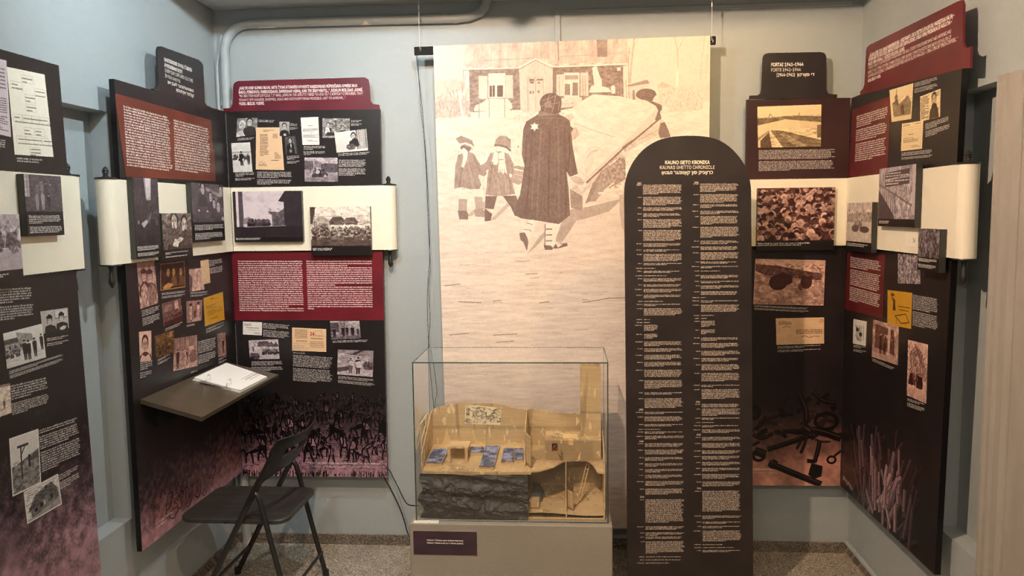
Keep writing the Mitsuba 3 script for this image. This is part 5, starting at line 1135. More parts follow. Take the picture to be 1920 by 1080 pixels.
([np.float64(301.2),np.float64(736.4)],[np.float64(452.7),np.float64(738.1)],[np.float64(301.3),np.float64(731.4)],'1.4'),
([np.float64(276.2),np.float64(736.2)],[np.float64(297.0),np.float64(736.5)],[np.float64(276.3),np.float64(731.2)],'1.9'),
([np.float64(301.4),np.float64(725.5)],[np.float64(452.8),np.float64(727.3)],[np.float64(301.5),np.float64(715.4)],'2.5'),
([np.float64(273.7),np.float64(725.3)],[np.float64(297.1),np.float64(725.6)],[np.float64(273.8),np.float64(720.3)],'1.9'),
([np.float64(301.5),np.float64(708.1)],[np.float64(453.1),np.float64(709.9)],[np.float64(301.7),np.float64(692.9)],'3.3'),
([np.float64(268.9),np.float64(707.8)],[np.float64(297.3),np.float64(708.2)],[np.float64(268.9),np.float64(702.8)],'1.9'),
([np.float64(301.9),np.float64(677.5)],[np.float64(453.5),np.float64(679.4)],[np.float64(302.0),np.float64(662.3)],'3.9'),
([np.float64(274.2),np.float64(677.3)],[np.float64(297.6),np.float64(677.6)],[np.float64(274.3),np.float64(672.3)],'1.9'),
([np.float64(302.1),np.float64(651.3)],[np.float64(453.9),np.float64(653.3)],[np.float64(302.4),np.float64(631.0)],'4.8'),
([np.float64(273.9),np.float64(651.0)],[np.float64(297.9),np.float64(651.3)],[np.float64(273.9),np.float64(646.0)],'1.9'),
([np.float64(302.5),np.float64(620.6)],[np.float64(454.4),np.float64(622.7)],[np.float64(302.6),np.float64(605.3)],'3.5'),
([np.float64(279.3),np.float64(620.4)],[np.float64(298.2),np.float64(620.7)],[np.float64(279.3),np.float64(615.3)],'1.9'),
([np.float64(302.7),np.float64(595.6)],[np.float64(454.8),np.float64(597.8)],[np.float64(302.9),np.float64(580.3)],'3.3'),
([np.float64(278.6),np.float64(595.3)],[np.float64(298.5),np.float64(595.7)],[np.float64(278.7),np.float64(590.3)],'1.9'),
([np.float64(303.0),np.float64(572.3)],[np.float64(455.1),np.float64(574.6)],[np.float64(303.1),np.float64(557.0)],'3.4'),
([np.float64(279.4),np.float64(572.1)],[np.float64(298.7),np.float64(572.4)],[np.float64(279.4),np.float64(567.0)],'1.9'),
([np.float64(303.2),np.float64(548.1)],[np.float64(455.5),np.float64(550.5)],[np.float64(303.4),np.float64(532.8)],'3.6'),
([np.float64(279.8),np.float64(547.8)],[np.float64(299.0),np.float64(548.2)],[np.float64(279.8),np.float64(542.8)],'1.9'),
([np.float64(303.5),np.float64(521.7)],[np.float64(455.9),np.float64(524.2)],[np.float64(303.7),np.float64(501.2)],'4.5'),
([np.float64(270.2),np.float64(521.3)],[np.float64(299.3),np.float64(521.7)],[np.float64(270.2),np.float64(516.2)],'1.9'),
([np.float64(303.8),np.float64(490.8)],[np.float64(456.3),np.float64(493.4)],[np.float64(304.1),np.float64(465.1)],'5.6'),
([np.float64(281.7),np.float64(490.5)],[np.float64(299.6),np.float64(490.8)],[np.float64(281.8),np.float64(485.4)],'1.9'),
([np.float64(304.3),np.float64(446.5)],[np.float64(457.0),np.float64(449.3)],[np.float64(305.3),np.float64(348.6)],'19.6'),
([np.float64(283.2),np.float64(446.2)],[np.float64(300.0),np.float64(446.6)],[np.float64(283.2),np.float64(441.1)],'1.9'),
([np.float64(305.5),np.float64(334.3)],[np.float64(458.7),np.float64(337.4)],[np.float64(305.7),np.float64(318.7)],'3.8'),
([np.float64(271.7),np.float64(333.7)],[np.float64(301.2),np.float64(334.3)],[np.float64(271.7),np.float64(328.6)],'1.9'),
([np.float64(305.8),np.float64(308.6)],[np.float64(459.1),np.float64(311.9)],[np.float64(305.9),np.float64(293.1)],'3.3'),
([np.float64(283.1),np.float64(308.2)],[np.float64(301.5),np.float64(308.7)],[np.float64(283.1),np.float64(303.1)],'1.9'),
([np.float64(305.9),np.float64(290.7)],[np.float64(459.4),np.float64(294.1)],[np.float64(306.1),np.float64(280.4)],'2.9'),
([np.float64(283.9),np.float64(290.4)],[np.float64(301.7),np.float64(290.8)],[np.float64(284.0),np.float64(285.2)],'1.9'),
([np.float64(306.2),np.float64(271.5)],[np.float64(459.6),np.float64(274.9)],[np.float64(306.7),np.float64(219.5)],'10.3'),
([np.float64(286.7),np.float64(271.2)],[np.float64(301.9),np.float64(271.5)],[np.float64(286.7),np.float64(266.0)],'1.9'),
([np.float64(306.8),np.float64(207.8)],[np.float64(460.6),np.float64(211.4)],[np.float64(306.9),np.float64(202.6)],'1.9'),
([np.float64(281.0),np.float64(207.3)],[np.float64(302.5),np.float64(207.8)],[np.float64(281.0),np.float64(202.1)],'1.9'),
([np.float64(307.0),np.float64(195.0)],[np.float64(460.8),np.float64(198.7)],[np.float64(307.0),np.float64(189.8)],'1.9'),
([np.float64(284.7),np.float64(194.6)],[np.float64(302.7),np.float64(195.0)],[np.float64(284.8),np.float64(189.4)],'1.9'),
([np.float64(307.1),np.float64(181.7)],[np.float64(461.0),np.float64(185.5)],[np.float64(307.2),np.float64(176.5)],'1.6'),
([np.float64(272.2),np.float64(181.0)],[np.float64(302.8),np.float64(181.8)],[np.float64(272.3),np.float64(175.9)],'1.9'),
([np.float64(509.2),np.float64(1705.5)],[np.float64(654.8),np.float64(1703.9)],[np.float64(509.8),np.float64(1672.3)],'7.4'),
([np.float64(484.3),np.float64(1705.9)],[np.float64(505.1),np.float64(1705.6)],[np.float64(484.3),np.float64(1701.2)],'1.9'),
([np.float64(509.9),np.float64(1664.6)],[np.float64(655.7),np.float64(1663.1)],[np.float64(510.5),np.float64(1631.3)],'7.6'),
([np.float64(485.0),np.float64(1664.9)],[np.float64(505.8),np.float64(1664.7)],[np.float64(485.1),np.float64(1660.2)],'1.9'),
([np.float64(510.6),np.float64(1625.6)],[np.float64(656.5),np.float64(1624.3)],[np.float64(510.8),np.float64(1611.3)],'3.3'),
([np.float64(482.7),np.float64(1626.0)],[np.float64(506.5),np.float64(1625.8)],[np.float64(482.7),np.float64(1621.3)],'1.9'),
([np.float64(511.0),np.float64(1601.0)],[np.float64(657.0),np.float64(1599.7)],[np.float64(511.2),np.float64(1586.7)],'3.5'),
([np.float64(481.0),np.float64(1601.4)],[np.float64(506.9),np.float64(1601.1)],[np.float64(481.1),np.float64(1596.6)],'1.9'),
([np.float64(511.3),np.float64(1580.4)],[np.float64(657.5),np.float64(1579.2)],[np.float64(511.9),np.float64(1546.9)],'7.3'),
([np.float64(491.6),np.float64(1580.7)],[np.float64(507.3),np.float64(1580.6)],[np.float64(491.7),np.float64(1575.9)],'1.9'),
([np.float64(512.1),np.float64(1539.2)],[np.float64(658.4),np.float64(1538.1)],[np.float64(512.8),np.float64(1496.1)],'9.3'),
([np.float64(481.2),np.float64(1539.5)],[np.float64(508.0),np.float64(1539.3)],[np.float64(481.3),np.float64(1534.8)],'1.9'),
([np.float64(513.0),np.float64(1485.5)],[np.float64(659.5),np.float64(1484.6)],[np.float64(513.2),np.float64(1471.0)],'3.7'),
([np.float64(488.7),np.float64(1485.7)],[np.float64(508.9),np.float64(1485.6)],[np.float64(488.8),np.float64(1480.9)],'1.9'),
([np.float64(513.4),np.float64(1462.7)],[np.float64(660.0),np.float64(1461.9)],[np.float64(513.6),np.float64(1448.2)],'3.9'),
([np.float64(479.6),np.float64(1463.0)],[np.float64(509.3),np.float64(1462.8)],[np.float64(479.7),np.float64(1458.2)],'1.9'),
([np.float64(513.8),np.float64(1439.9)],[np.float64(660.5),np.float64(1439.1)],[np.float64(514.3),np.float64(1410.9)],'6.6'),
([np.float64(483.8),np.float64(1440.1)],[np.float64(509.7),np.float64(1440.0)],[np.float64(483.8),np.float64(1435.3)],'1.9'),
([np.float64(514.4),np.float64(1404.5)],[np.float64(661.3),np.float64(1403.9)],[np.float64(514.6),np.float64(1394.9)],'2.7'),
([np.float64(494.9),np.float64(1404.7)],[np.float64(510.3),np.float64(1404.7)],[np.float64(495.0),np.float64(1399.9)],'1.9'),
([np.float64(514.7),np.float64(1386.6)],[np.float64(661.7),np.float64(1386.1)],[np.float64(514.9),np.float64(1377.0)],'2.3'),
([np.float64(481.3),np.float64(1386.9)],[np.float64(510.6),np.float64(1386.8)],[np.float64(481.4),np.float64(1382.1)],'1.9'),
([np.float64(515.0),np.float64(1369.1)],[np.float64(662.1),np.float64(1368.6)],[np.float64(515.1),np.float64(1364.3)],'1.5'),
([np.float64(490.2),np.float64(1369.3)],[np.float64(510.9),np.float64(1369.3)],[np.float64(490.3),np.float64(1364.5)],'1.9'),
([np.float64(515.3),np.float64(1351.4)],[np.float64(662.4),np.float64(1351.0)],[np.float64(515.6),np.float64(1336.9)],'3.7'),
([np.float64(494.9),np.float64(1351.5)],[np.float64(511.2),np.float64(1351.5)],[np.float64(494.9),np.float64(1346.7)],'1.9'),
([np.float64(515.7),np.float64(1328.4)],[np.float64(662.9),np.float64(1328.1)],[np.float64(515.9),np.float64(1318.7)],'2.5'),
([np.float64(491.4),np.float64(1328.6)],[np.float64(511.6),np.float64(1328.5)],[np.float64(491.5),np.float64(1323.8)],'1.9'),
([np.float64(516.0),np.float64(1311.1)],[np.float64(663.3),np.float64(1310.8)],[np.float64(516.3),np.float64(1296.5)],'3.5'),
([np.float64(497.5),np.float64(1311.2)],[np.float64(511.9),np.float64(1311.2)],[np.float64(497.5),np.float64(1306.4)],'1.9'),
([np.float64(516.4),np.float64(1287.6)],[np.float64(663.8),np.float64(1287.4)],[np.float64(516.7),np.float64(1273.0)],'3.9'),
([np.float64(489.7),np.float64(1287.8)],[np.float64(512.3),np.float64(1287.7)],[np.float64(489.8),np.float64(1282.9)],'1.9'),
([np.float64(516.8),np.float64(1264.5)],[np.float64(570.0),np.float64(1264.9)],[np.float64(516.9),np.float64(1259.7)],'1.3'),
([np.float64(483.9),np.float64(1264.7)],[np.float64(512.7),np.float64(1264.7)],[np.float64(484.0),np.float64(1259.9)],'1.9'),
([np.float64(517.0),np.float64(1251.9)],[np.float64(664.6),np.float64(1251.9)],[np.float64(517.2),np.float64(1242.2)],'2.3'),
([np.float64(484.0),np.float64(1252.1)],[np.float64(512.9),np.float64(1252.1)],[np.float64(484.0),np.float64(1247.3)],'1.9'),
([np.float64(517.3),np.float64(1235.1)],[np.float64(665.0),np.float64(1235.1)],[np.float64(517.8),np.float64(1205.9)],'6.9'),
([np.float64(486.3),np.float64(1235.3)],[np.float64(513.2),np.float64(1235.3)],[np.float64(486.3),np.float64(1230.4)],'1.9'),
([np.float64(518.0),np.float64(1194.3)],[np.float64(571.3),np.float64(1194.8)],[np.float64(518.1),np.float64(1189.4)],'1.9'),
([np.float64(489.9),np.float64(1194.4)],[np.float64(513.9),np.float64(1194.4)],[np.float64(490.0),np.float64(1189.6)],'1.9'),
([np.float64(518.2),np.float64(1182.9)],[np.float64(571.6),np.float64(1183.4)],[np.float64(518.3),np.float64(1178.0)],'1.4'),
([np.float64(494.1),np.float64(1183.0)],[np.float64(514.1),np.float64(1183.0)],[np.float64(494.2),np.float64(1178.2)],'1.9'),
([np.float64(518.4),np.float64(1171.1)],[np.float64(571.8),np.float64(1171.6)],[np.float64(518.8),np.float64(1146.6)],'5.6'),
([np.float64(492.6),np.float64(1171.2)],[np.float64(514.3),np.float64(1171.2)],[np.float64(492.6),np.float64(1166.3)],'1.9'),
([np.float64(519.0),np.float64(1136.7)],[np.float64(572.4),np.float64(1137.2)],[np.float64(519.3),np.float64(1117.1)],'4.3'),
([np.float64(497.1),np.float64(1136.7)],[np.float64(514.9),np.float64(1136.8)],[np.float64(497.2),np.float64(1131.9)],'1.9'),
([np.float64(519.6),np.float64(1105.4)],[np.float64(667.8),np.float64(1105.8)],[np.float64(519.8),np.float64(1090.6)],'3.4'),
([np.float64(492.7),np.float64(1105.4)],[np.float64(515.4),np.float64(1105.5)],[np.float64(492.8),np.float64(1100.5)],'1.9'),
([np.float64(519.9),np.float64(1083.1)],[np.float64(668.3),np.float64(1083.6)],[np.float64(520.3),np.float64(1063.4)],'4.6'),
([np.float64(488.2),np.float64(1083.1)],[np.float64(515.8),np.float64(1083.2)],[np.float64(488.3),np.float64(1078.2)],'1.9'),
([np.float64(520.5),np.float64(1052.1)],[np.float64(668.9),np.float64(1052.7)],[np.float64(520.8),np.float64(1032.4)],'4.6'),
([np.float64(499.8),np.float64(1052.1)],[np.float64(516.3),np.float64(1052.2)],[np.float64(499.9),np.float64(1047.2)],'1.9'),
([np.float64(521.0),np.float64(1023.6)],[np.float64(669.6),np.float64(1024.3)],[np.float64(521.2),np.float64(1008.8)],'3.7'),
([np.float64(490.4),np.float64(1023.6)],[np.float64(516.8),np.float64(1023.7)],[np.float64(490.4),np.float64(1018.7)],'1.9'),
([np.float64(521.4),np.float64(998.0)],[np.float64(670.1),np.float64(998.8)],[np.float64(521.8),np.float64(973.3)],'5.8'),
([np.float64(500.6),np.float64(998.0)],[np.float64(517.3),np.float64(998.1)],[np.float64(500.7),np.float64(993.1)],'1.9'),
([np.float64(522.0),np.float64(963.9)],[np.float64(670.8),np.float64(964.8)],[np.float64(522.6),np.float64(929.1)],'7.6'),
([np.float64(494.8),np.float64(963.8)],[np.float64(517.8),np.float64(964.0)],[np.float64(494.8),np.float64(958.9)],'1.9'),
([np.float64(522.8),np.float64(916.2)],[np.float64(671.9),np.float64(917.2)],[np.float64(523.0),np.float64(906.2)],'2.3'),
([np.float64(492.2),np.float64(916.1)],[np.float64(518.7),np.float64(916.3)],[np.float64(492.3),np.float64(911.1)],'1.9'),
([np.float64(523.1),np.float64(898.4)],[np.float64(672.3),np.float64(899.5)],[np.float64(523.8),np.float64(858.5)],'8.6'),
([np.float64(495.0),np.float64(898.3)],[np.float64(519.0),np.float64(898.5)],[np.float64(495.1),np.float64(893.3)],'1.9'),
([np.float64(524.1),np.float64(839.5)],[np.float64(673.5),np.float64(840.8)],[np.float64(524.4),np.float64(824.5)],'3.9'),
([np.float64(499.4),np.float64(839.4)],[np.float64(520.0),np.float64(839.6)],[np.float64(499.5),np.float64(834.4)],'1.9'),
([np.float64(524.5),np.float64(820.1)],[np.float64(674.0),np.float64(821.5)],[np.float64(525.0),np.float64(790.1)],'6.4'),
([np.float64(504.9),np.float64(820.0)],[np.float64(520.3),np.float64(820.2)],[np.float64(504.9),np.float64(815.0)],'1.9'),
([np.float64(525.1),np.float64(783.4)],[np.float64(674.8),np.float64(785.0)],[np.float64(525.3),np.float64(773.4)],'2.3'),
([np.float64(498.9),np.float64(783.3)],[np.float64(520.9),np.float64(783.5)],[np.float64(499.0),np.float64(778.3)],'1.9'),
([np.float64(525.4),np.float64(766.1)],[np.float64(675.1),np.float64(767.7)],[np.float64(525.5),np.float64(761.1)],'1.3'),
([np.float64(503.1),np.float64(766.0)],[np.float64(521.2),np.float64(766.2)],[np.float64(503.2),np.float64(761.0)],'1.9'),
([np.float64(525.6),np.float64(753.1)],[np.float64(675.4),np.float64(754.8)],[np.float64(525.8),np.float64(743.1)],'2.3'),
([np.float64(495.0),np.float64(752.9)],[np.float64(521.5),np.float64(753.2)],[np.float64(495.1),np.float64(748.0)],'1.9'),
([np.float64(525.9),np.float64(735.8)],[np.float64(675.8),np.float64(737.5)],[np.float64(526.2),np.float64(720.7)],'3.7'),
([np.float64(492.0),np.float64(735.6)],[np.float64(521.8),np.float64(735.9)],[np.float64(492.0),np.float64(730.6)],'1.9'),
([np.float64(526.5),np.float64(705.5)],[np.float64(676.4),np.float64(707.3)],[np.float64(526.7),np.float64(690.4)],'3.8'),
([np.float64(501.5),np.float64(705.3)],[np.float64(522.3),np.float64(705.5)],[np.float64(501.6),np.float64(700.3)],'1.9'),
([np.float64(526.9),np.float64(680.5)],[np.float64(677.0),np.float64(682.4)],[np.float64(527.2),np.float64(660.3)],'4.6'),
([np.float64(499.2),np.float64(680.3)],[np.float64(522.7),np.float64(680.6)],[np.float64(499.3),np.float64(675.3)],'1.9'),
([np.float64(527.4),np.float64(650.3)],[np.float64(677.6),np.float64(652.3)],[np.float64(527.7),np.float64(635.1)],'3.8'),
([np.float64(495.9),np.float64(650.0)],[np.float64(523.2),np.float64(650.3)],[np.float64(496.0),np.float64(645.0)],'1.9'),
([np.float64(527.8),np.float64(627.6)],[np.float64(678.1),np.float64(629.7)],[np.float64(528.1),np.float64(612.4)],'3.7'),
([np.float64(495.2),np.float64(627.3)],[np.float64(523.6),np.float64(627.7)],[np.float64(495.3),np.float64(622.3)],'1.9'),
([np.float64(528.2),np.float64(603.2)],[np.float64(678.7),np.float64(605.3)],[np.float64(528.5),np.float64(588.0)],'3.7'),
([np.float64(506.0),np.float64(602.9)],[np.float64(524.0),np.float64(603.2)],[np.float64(506.1),np.float64(597.9)],'1.9'),
([np.float64(528.6),np.float64(579.1)],[np.float64(679.2),np.float64(581.4)],[np.float64(528.9),np.float64(563.9)],'3.4'),
([np.float64(504.3),np.float64(578.9)],[np.float64(524.4),np.float64(579.2)],[np.float64(504.4),np.float64(573.8)],'1.9'),
([np.float64(529.1),np.float64(554.0)],[np.float64(679.7),np.float64(556.3)],[np.float64(529.4),np.float64(533.6)],'4.6'),
([np.float64(497.7),np.float64(553.6)],[np.float64(524.9),np.float64(554.0)],[np.float64(497.7),np.float64(548.6)],'1.9'),
([np.float64(529.6),np.float64(522.8)],[np.float64(680.4),np.float64(525.3)],[np.float64(530.0),np.float64(502.5)],'4.8'),
([np.float64(507.4),np.float64(522.6)],[np.float64(525.4),np.float64(522.9)],[np.float64(507.5),np.float64(517.5)],'1.9'),
([np.float64(530.3),np.float64(484.8)],[np.float64(681.2),np.float64(487.5)],[np.float64(531.8),np.float64(397.9)],'17.5'),
([np.float64(501.0),np.float64(484.5)],[np.float64(526.1),np.float64(484.9)],[np.float64(501.1),np.float64(479.4)],'1.9'),
([np.float64(532.0),np.float64(382.5)],[np.float64(683.4),np.float64(385.5)],[np.float64(532.3),np.float64(367.1)],'3.3'),
([np.float64(500.5),np.float64(382.0)],[np.float64(527.8),np.float64(382.6)],[np.float64(500.5),np.float64(376.9)],'1.9'),
([np.float64(532.5),np.float64(357.5)],[np.float64(684.0),np.float64(360.6)],[np.float64(532.6),np.float64(347.2)],'2.6'),
([np.float64(509.7),np.float64(357.1)],[np.float64(528.2),np.float64(357.5)],[np.float64(509.8),np.float64(352.0)],'1.9'),
([np.float64(532.8),np.float64(339.1)],[np.float64(684.4),np.float64(342.2)],[np.float64(533.0),np.float64(328.8)],'2.5'),
([np.float64(512.4),np.float64(338.8)],[np.float64(528.6),np.float64(339.1)],[np.float64(512.5),np.float64(333.7)],'1.9'),
([np.float64(533.1),np.float64(320.2)],[np.float64(684.8),np.float64(323.4)],[np.float64(533.9),np.float64(273.8)],'9.6'),
([np.float64(497.5),np.float64(319.6)],[np.float64(528.9),np.float64(320.3)],[np.float64(497.6),np.float64(314.5)],'1.9'),
([np.float64(534.1),np.float64(263.5)],[np.float64(686.0),np.float64(266.9)],[np.float64(534.2),np.float64(258.3)],'1.5'),
([np.float64(501.3),np.float64(262.9)],[np.float64(529.9),np.float64(263.6)],[np.float64(501.4),np.float64(257.8)],'1.9'),
([np.float64(534.3),np.float64(251.0)],[np.float64(686.3),np.float64(254.5)],[np.float64(534.4),np.float64(245.9)],'1.8'),
([np.float64(500.8),np.float64(250.4)],[np.float64(530.1),np.float64(251.1)],[np.float64(500.9),np.float64(245.3)],'1.9'),
([np.float64(534.5),np.float64(239.0)],[np.float64(686.6),np.float64(242.5)],[np.float64(534.7),np.float64(228.6)],'2.7'),
([np.float64(510.3),np.float64(238.5)],[np.float64(530.3),np.float64(239.0)],[np.float64(510.4),np.float64(233.4)],'1.9')]
CHYEARS = [('1941',[np.float64(268.4),np.float64(1716.6)],[np.float64(286.0),np.float64(1716.3)],np.float64(13.9)),('1942',[np.float64(277.2),np.float64(821.1)],[np.float64(295.3),np.float64(821.2)],np.float64(14.3)),('1943',[np.float64(278.5),np.float64(691.6)],[np.float64(296.7),np.float64(691.8)],np.float64(14.3)),('1944',[np.float64(281.8),np.float64(462.9)],[np.float64(300.1),np.float64(463.1)],np.float64(14.4)),('1941',[np.float64(486.7),np.float64(1716.3)],[np.float64(504.2),np.float64(1716.0)],np.float64(13.9)),('1942',[np.float64(500.0),np.float64(853.4)],[np.float64(517.9),np.float64(853.5)],np.float64(14.1)),('1943',[np.float64(504.3),np.float64(720.6)],[np.float64(522.3),np.float64(720.8)],np.float64(14.3)),('1944',[np.float64(507.9),np.float64(501.2)],[np.float64(526.0),np.float64(501.4)],np.float64(14.4))]

INK = (38, 33, 34)
PALE = (222, 214, 210)

def region_tones(cv, x0, y0, x1, y1, fn):
    """Blends ink into a region of a canvas (mm): fn(X, Y, rs) -> (colour (h, w, 3), cover (h, w))."""
    k = cv.k
    a = np.array(cv.im).astype(np.float32)
    px0, px1, py0, py1 = int(x0 * k), int(x1 * k), int((cv.h - y1) * k), int((cv.h - y0) * k)
    px0, py0, px1, py1 = max(px0, 0), max(py0, 0), min(px1, a.shape[1]), min(py1, a.shape[0])
    X, Y = np.meshgrid(np.arange(px0, px1) / k, cv.h - np.arange(py0, py1) / k)
    c, m = fn(X, Y)
    m = np.clip(m, 0, 1)[..., None]
    a[py0:py1, px0:px1] = a[py0:py1, px0:px1] * (1 - m) + np.clip(c, 0, 255) * m
    cv.im = Image.fromarray(a.clip(0, 255).astype(np.uint8))
    cv.d = ImageDraw.Draw(cv.im)

def mauve_ground(cv, x0, y0, x1, y1, top, bottom, seed, step=26, patch=0.9):
    """The printed plaster-like ground that breaks through the black towards the foot of a panel, in grains and patches."""
    rs = np.random.RandomState(seed)
    def fn(X, Y):
        h, w = X.shape
        t = (y1 - Y) / (y1 - y0)
        z = 0.5 * tone_noise(h, w, step * 2, step * 2, rs) + 0.3 * tone_noise(h, w, step / 2, step / 2, rs) + 0.2 * rs.rand(h, w)
        c = np.array(top)[None, None] * (1 - t[..., None]) + np.array(bottom)[None, None] * t[..., None]
        return c * (0.72 + 0.5 * z[..., None]), np.clip(t * 1.5 + (z - 0.5) * patch - 0.15, 0, 1)
    region_tones(cv, x0, y0, x1, y1, fn)

def black_ground(cv, seed):
    rs = np.random.RandomState(seed)
    a = np.array(cv.im).astype(np.float32)
    h, w = a.shape[:2]
    z = 0.6 * tone_noise(h, w, 260, 260, rs) + 0.4 * rs.rand(h, w)
    cv.im = Image.fromarray((a * (0.86 + 0.28 * z[..., None])).clip(0, 255).astype(np.uint8))
    cv.d = ImageDraw.Draw(cv.im)

def line(cv, pts, w, c):
    cv.d.line(cv.P(pts), fill=c, width=max(1, round(w * cv.k)), joint='curve')

def foot_A(cv):
    mauve_ground(cv, 0, 0, 1000, 640, (80, 66, 74), (176, 136, 146), 3)
    rs = np.random.RandomState(9)
    def fn(X, Y):
        d = np.hypot((X - 520) / 150, (Y - 170) / 210)
        z = tone_noise(*X.shape, 60, 60, rs)
        return np.array((150, 118, 128))[None, None] * (0.7 + 0.5 * z[..., None]), np.clip(2.2 - 2.2 * d, 0, 0.6)
    region_tones(cv, 300, 0, 720, 420, fn)
    for x, y in ((470, 175), (575, 180)):
        cv.d.ellipse([(x - 34) * cv.k, (cv.h - y - 14) * cv.k, (x + 34) * cv.k, (cv.h - y + 14) * cv.k], fill=(70, 54, 60))

def foot_B(cv):
    mauve_ground(cv, 0, 0, 940, 330, (76, 58, 66), (176, 128, 136), 5, 18)
    R = random.Random(3)
    y0 = 374
    for pts in LETTERS:
        p = smooth_path([(x, y - y0) for x, y in pts], 5)
        line(cv, p, 3.2, (26, 18, 20))
        line(cv, p + np.array([2.0, -2.5]), 1.6, (26, 18, 20))
    for k in range(22):
        x, y = R.choice(((60, 210), (200, 250), (330, 260), (90, 165))), R.uniform(-14, 14)
        xs = x[0] + R.uniform(0, 110)
        line(cv, [(xs, x[1] + y), (xs + R.uniform(3, 9), x[1] + y + R.uniform(-12, 16)), (xs + 12, x[1] + y)], 1.6, (34, 24, 28))
    for i, (a, b) in enumerate(CAPB):
        cv.micro(np.array(a) - (0, y0), np.array(b) - (0, y0), np.array(a) - (0, y0 + 13), '1.9', (232, 215, 215), 31 + i)

def foot_C(cv):
    mauve_ground(cv, 0, 0, 740, 430, (58, 44, 52), (176, 132, 146), 8, 12)
    R = random.Random(12)
    K = (18, 13, 16)
    def stroke(pts, w):
        line(cv, smooth_path(pts, 5), w, K)
    for yb, n, s in ((345, 30, 60), (262, 28, 84), (170, 24, 112), (84, 22, 120)):
        for i in range(n):                      # bent and standing figures in a few quick strokes, each with a lit back
            x, y = 740 * (i + R.random()) / n, yb + R.uniform(-26, 26)
            h, b = s * R.uniform(0.65, 1.05), R.choice((-1, 1)) * R.choice((0.1, 0.25, 0.7, 0.9))
            w = h * 0.035 + 1
            hip = (x + R.uniform(-3, 3), y + h * 0.46)
            sh = (x + b * h * 0.42, y + h * (0.86 - abs(b) * 0.28))
            hd = (sh[0] + b * h * 0.12, sh[1] + h * (0.1 - abs(b) * 0.06))
            body = [(hip[0] - h * .13, hip[1] - h * .05), (hip[0] + h * .13, hip[1] - h * .02), (sh[0] + h * .12, sh[1] - h * .06), sh, (sh[0] - h * .12, sh[1])]
            if R.random() < 0.62:
                m = R.uniform(.75, 1.05) * (1 if yb < 200 else .62)
                cv.poly(body, tuple(int(v * m) for v in (160, 118, 132)))
            else:
                cv.poly(body, K)
            for q in range(len(body)):
                stroke([body[q], ((body[q][0] + body[q - 1][0]) / 2 + R.uniform(-3, 3), (body[q][1] + body[q - 1][1]) / 2), body[q - 1]], w * R.uniform(.5, 1.4))
            for sd in (-1, 1):
                stroke([(hip[0] + sd * h * .08, hip[1]), (x + sd * h * .14, y + h * .22), (x + sd * h * R.uniform(.1, .22), y)], w * 1.6)
            arm = (sh[0] + b * h * R.uniform(.1, .5), sh[1] - h * R.uniform(.3, .6))
            stroke([sh, ((sh[0] + arm[0]) / 2 + 4, (sh[1] + arm[1]) / 2), arm], w * 1.3)
            r = h * 0.085
            cv.d.ellipse([(hd[0] - r) * cv.k, (cv.h - hd[1] - r) * cv.k, (hd[0] + r) * cv.k, (cv.h - hd[1] + r) * cv.k], fill=K)
            for j in range(R.randint(3, 6)):
                u = R.random()
                hx, hy = hip[0] + (sh[0] - hip[0]) * u + R.uniform(-.1, .1) * h, hip[1] + (sh[1] - hip[1]) * u
                stroke([(hx, hy), (hx + R.uniform(-5, 9), hy - R.uniform(5, 16))], R.uniform(1.0, 2.6))
        for j in range(260):
            x, y = R.uniform(0, 740), yb + R.uniform(-50, 50)
            a, L = R.uniform(-1.9, 1.9), R.uniform(4, 15)
            c = K if R.random() < .7 else tuple(int(v * (1 if yb < 200 else .6)) for v in (150, 112, 124))
            line(cv, smooth_path([(x, y), (x + L * math.cos(a) * .6, y + L * math.sin(a) * .4 + R.uniform(-3, 3)), (x + L * math.cos(a), y + L * math.sin(a))], 4), R.uniform(.9, 2.6), c)
        for j in range(60):
            x, y = R.uniform(0, 740), yb + R.uniform(-46, 30)
            stroke([(x, y), (x + R.uniform(6, 20), y + R.uniform(-5, 5)), (x + R.uniform(16, 44), y + R.uniform(-7, 7))], R.uniform(1, 3.2))
    for i in range(190):
        x = R.uniform(0, 740)
        stroke([(x, R.uniform(-6, 10)), (x + R.uniform(-6, 6), R.uniform(12, 34))], R.uniform(1.5, 4))
    W = (232, 222, 222)
    for s, (a, b), bo in zip(('ESTEROS LURIE PIEŠINYS „RAUSIANT BULVES LAUKUOSE“, 1941 M., VILIJAMPOLĖ.', 'DRAWING BY ESTHER LURIE, “RAIDING A POTATO FIELD”, VILIJAMPOLE 1941.'), CAPC, (2, 0)):
        cv.text(s, (a[0], a[1] - 356 + 6), (b[0], b[1] - 356 + 6), 14, W, bold=bo)

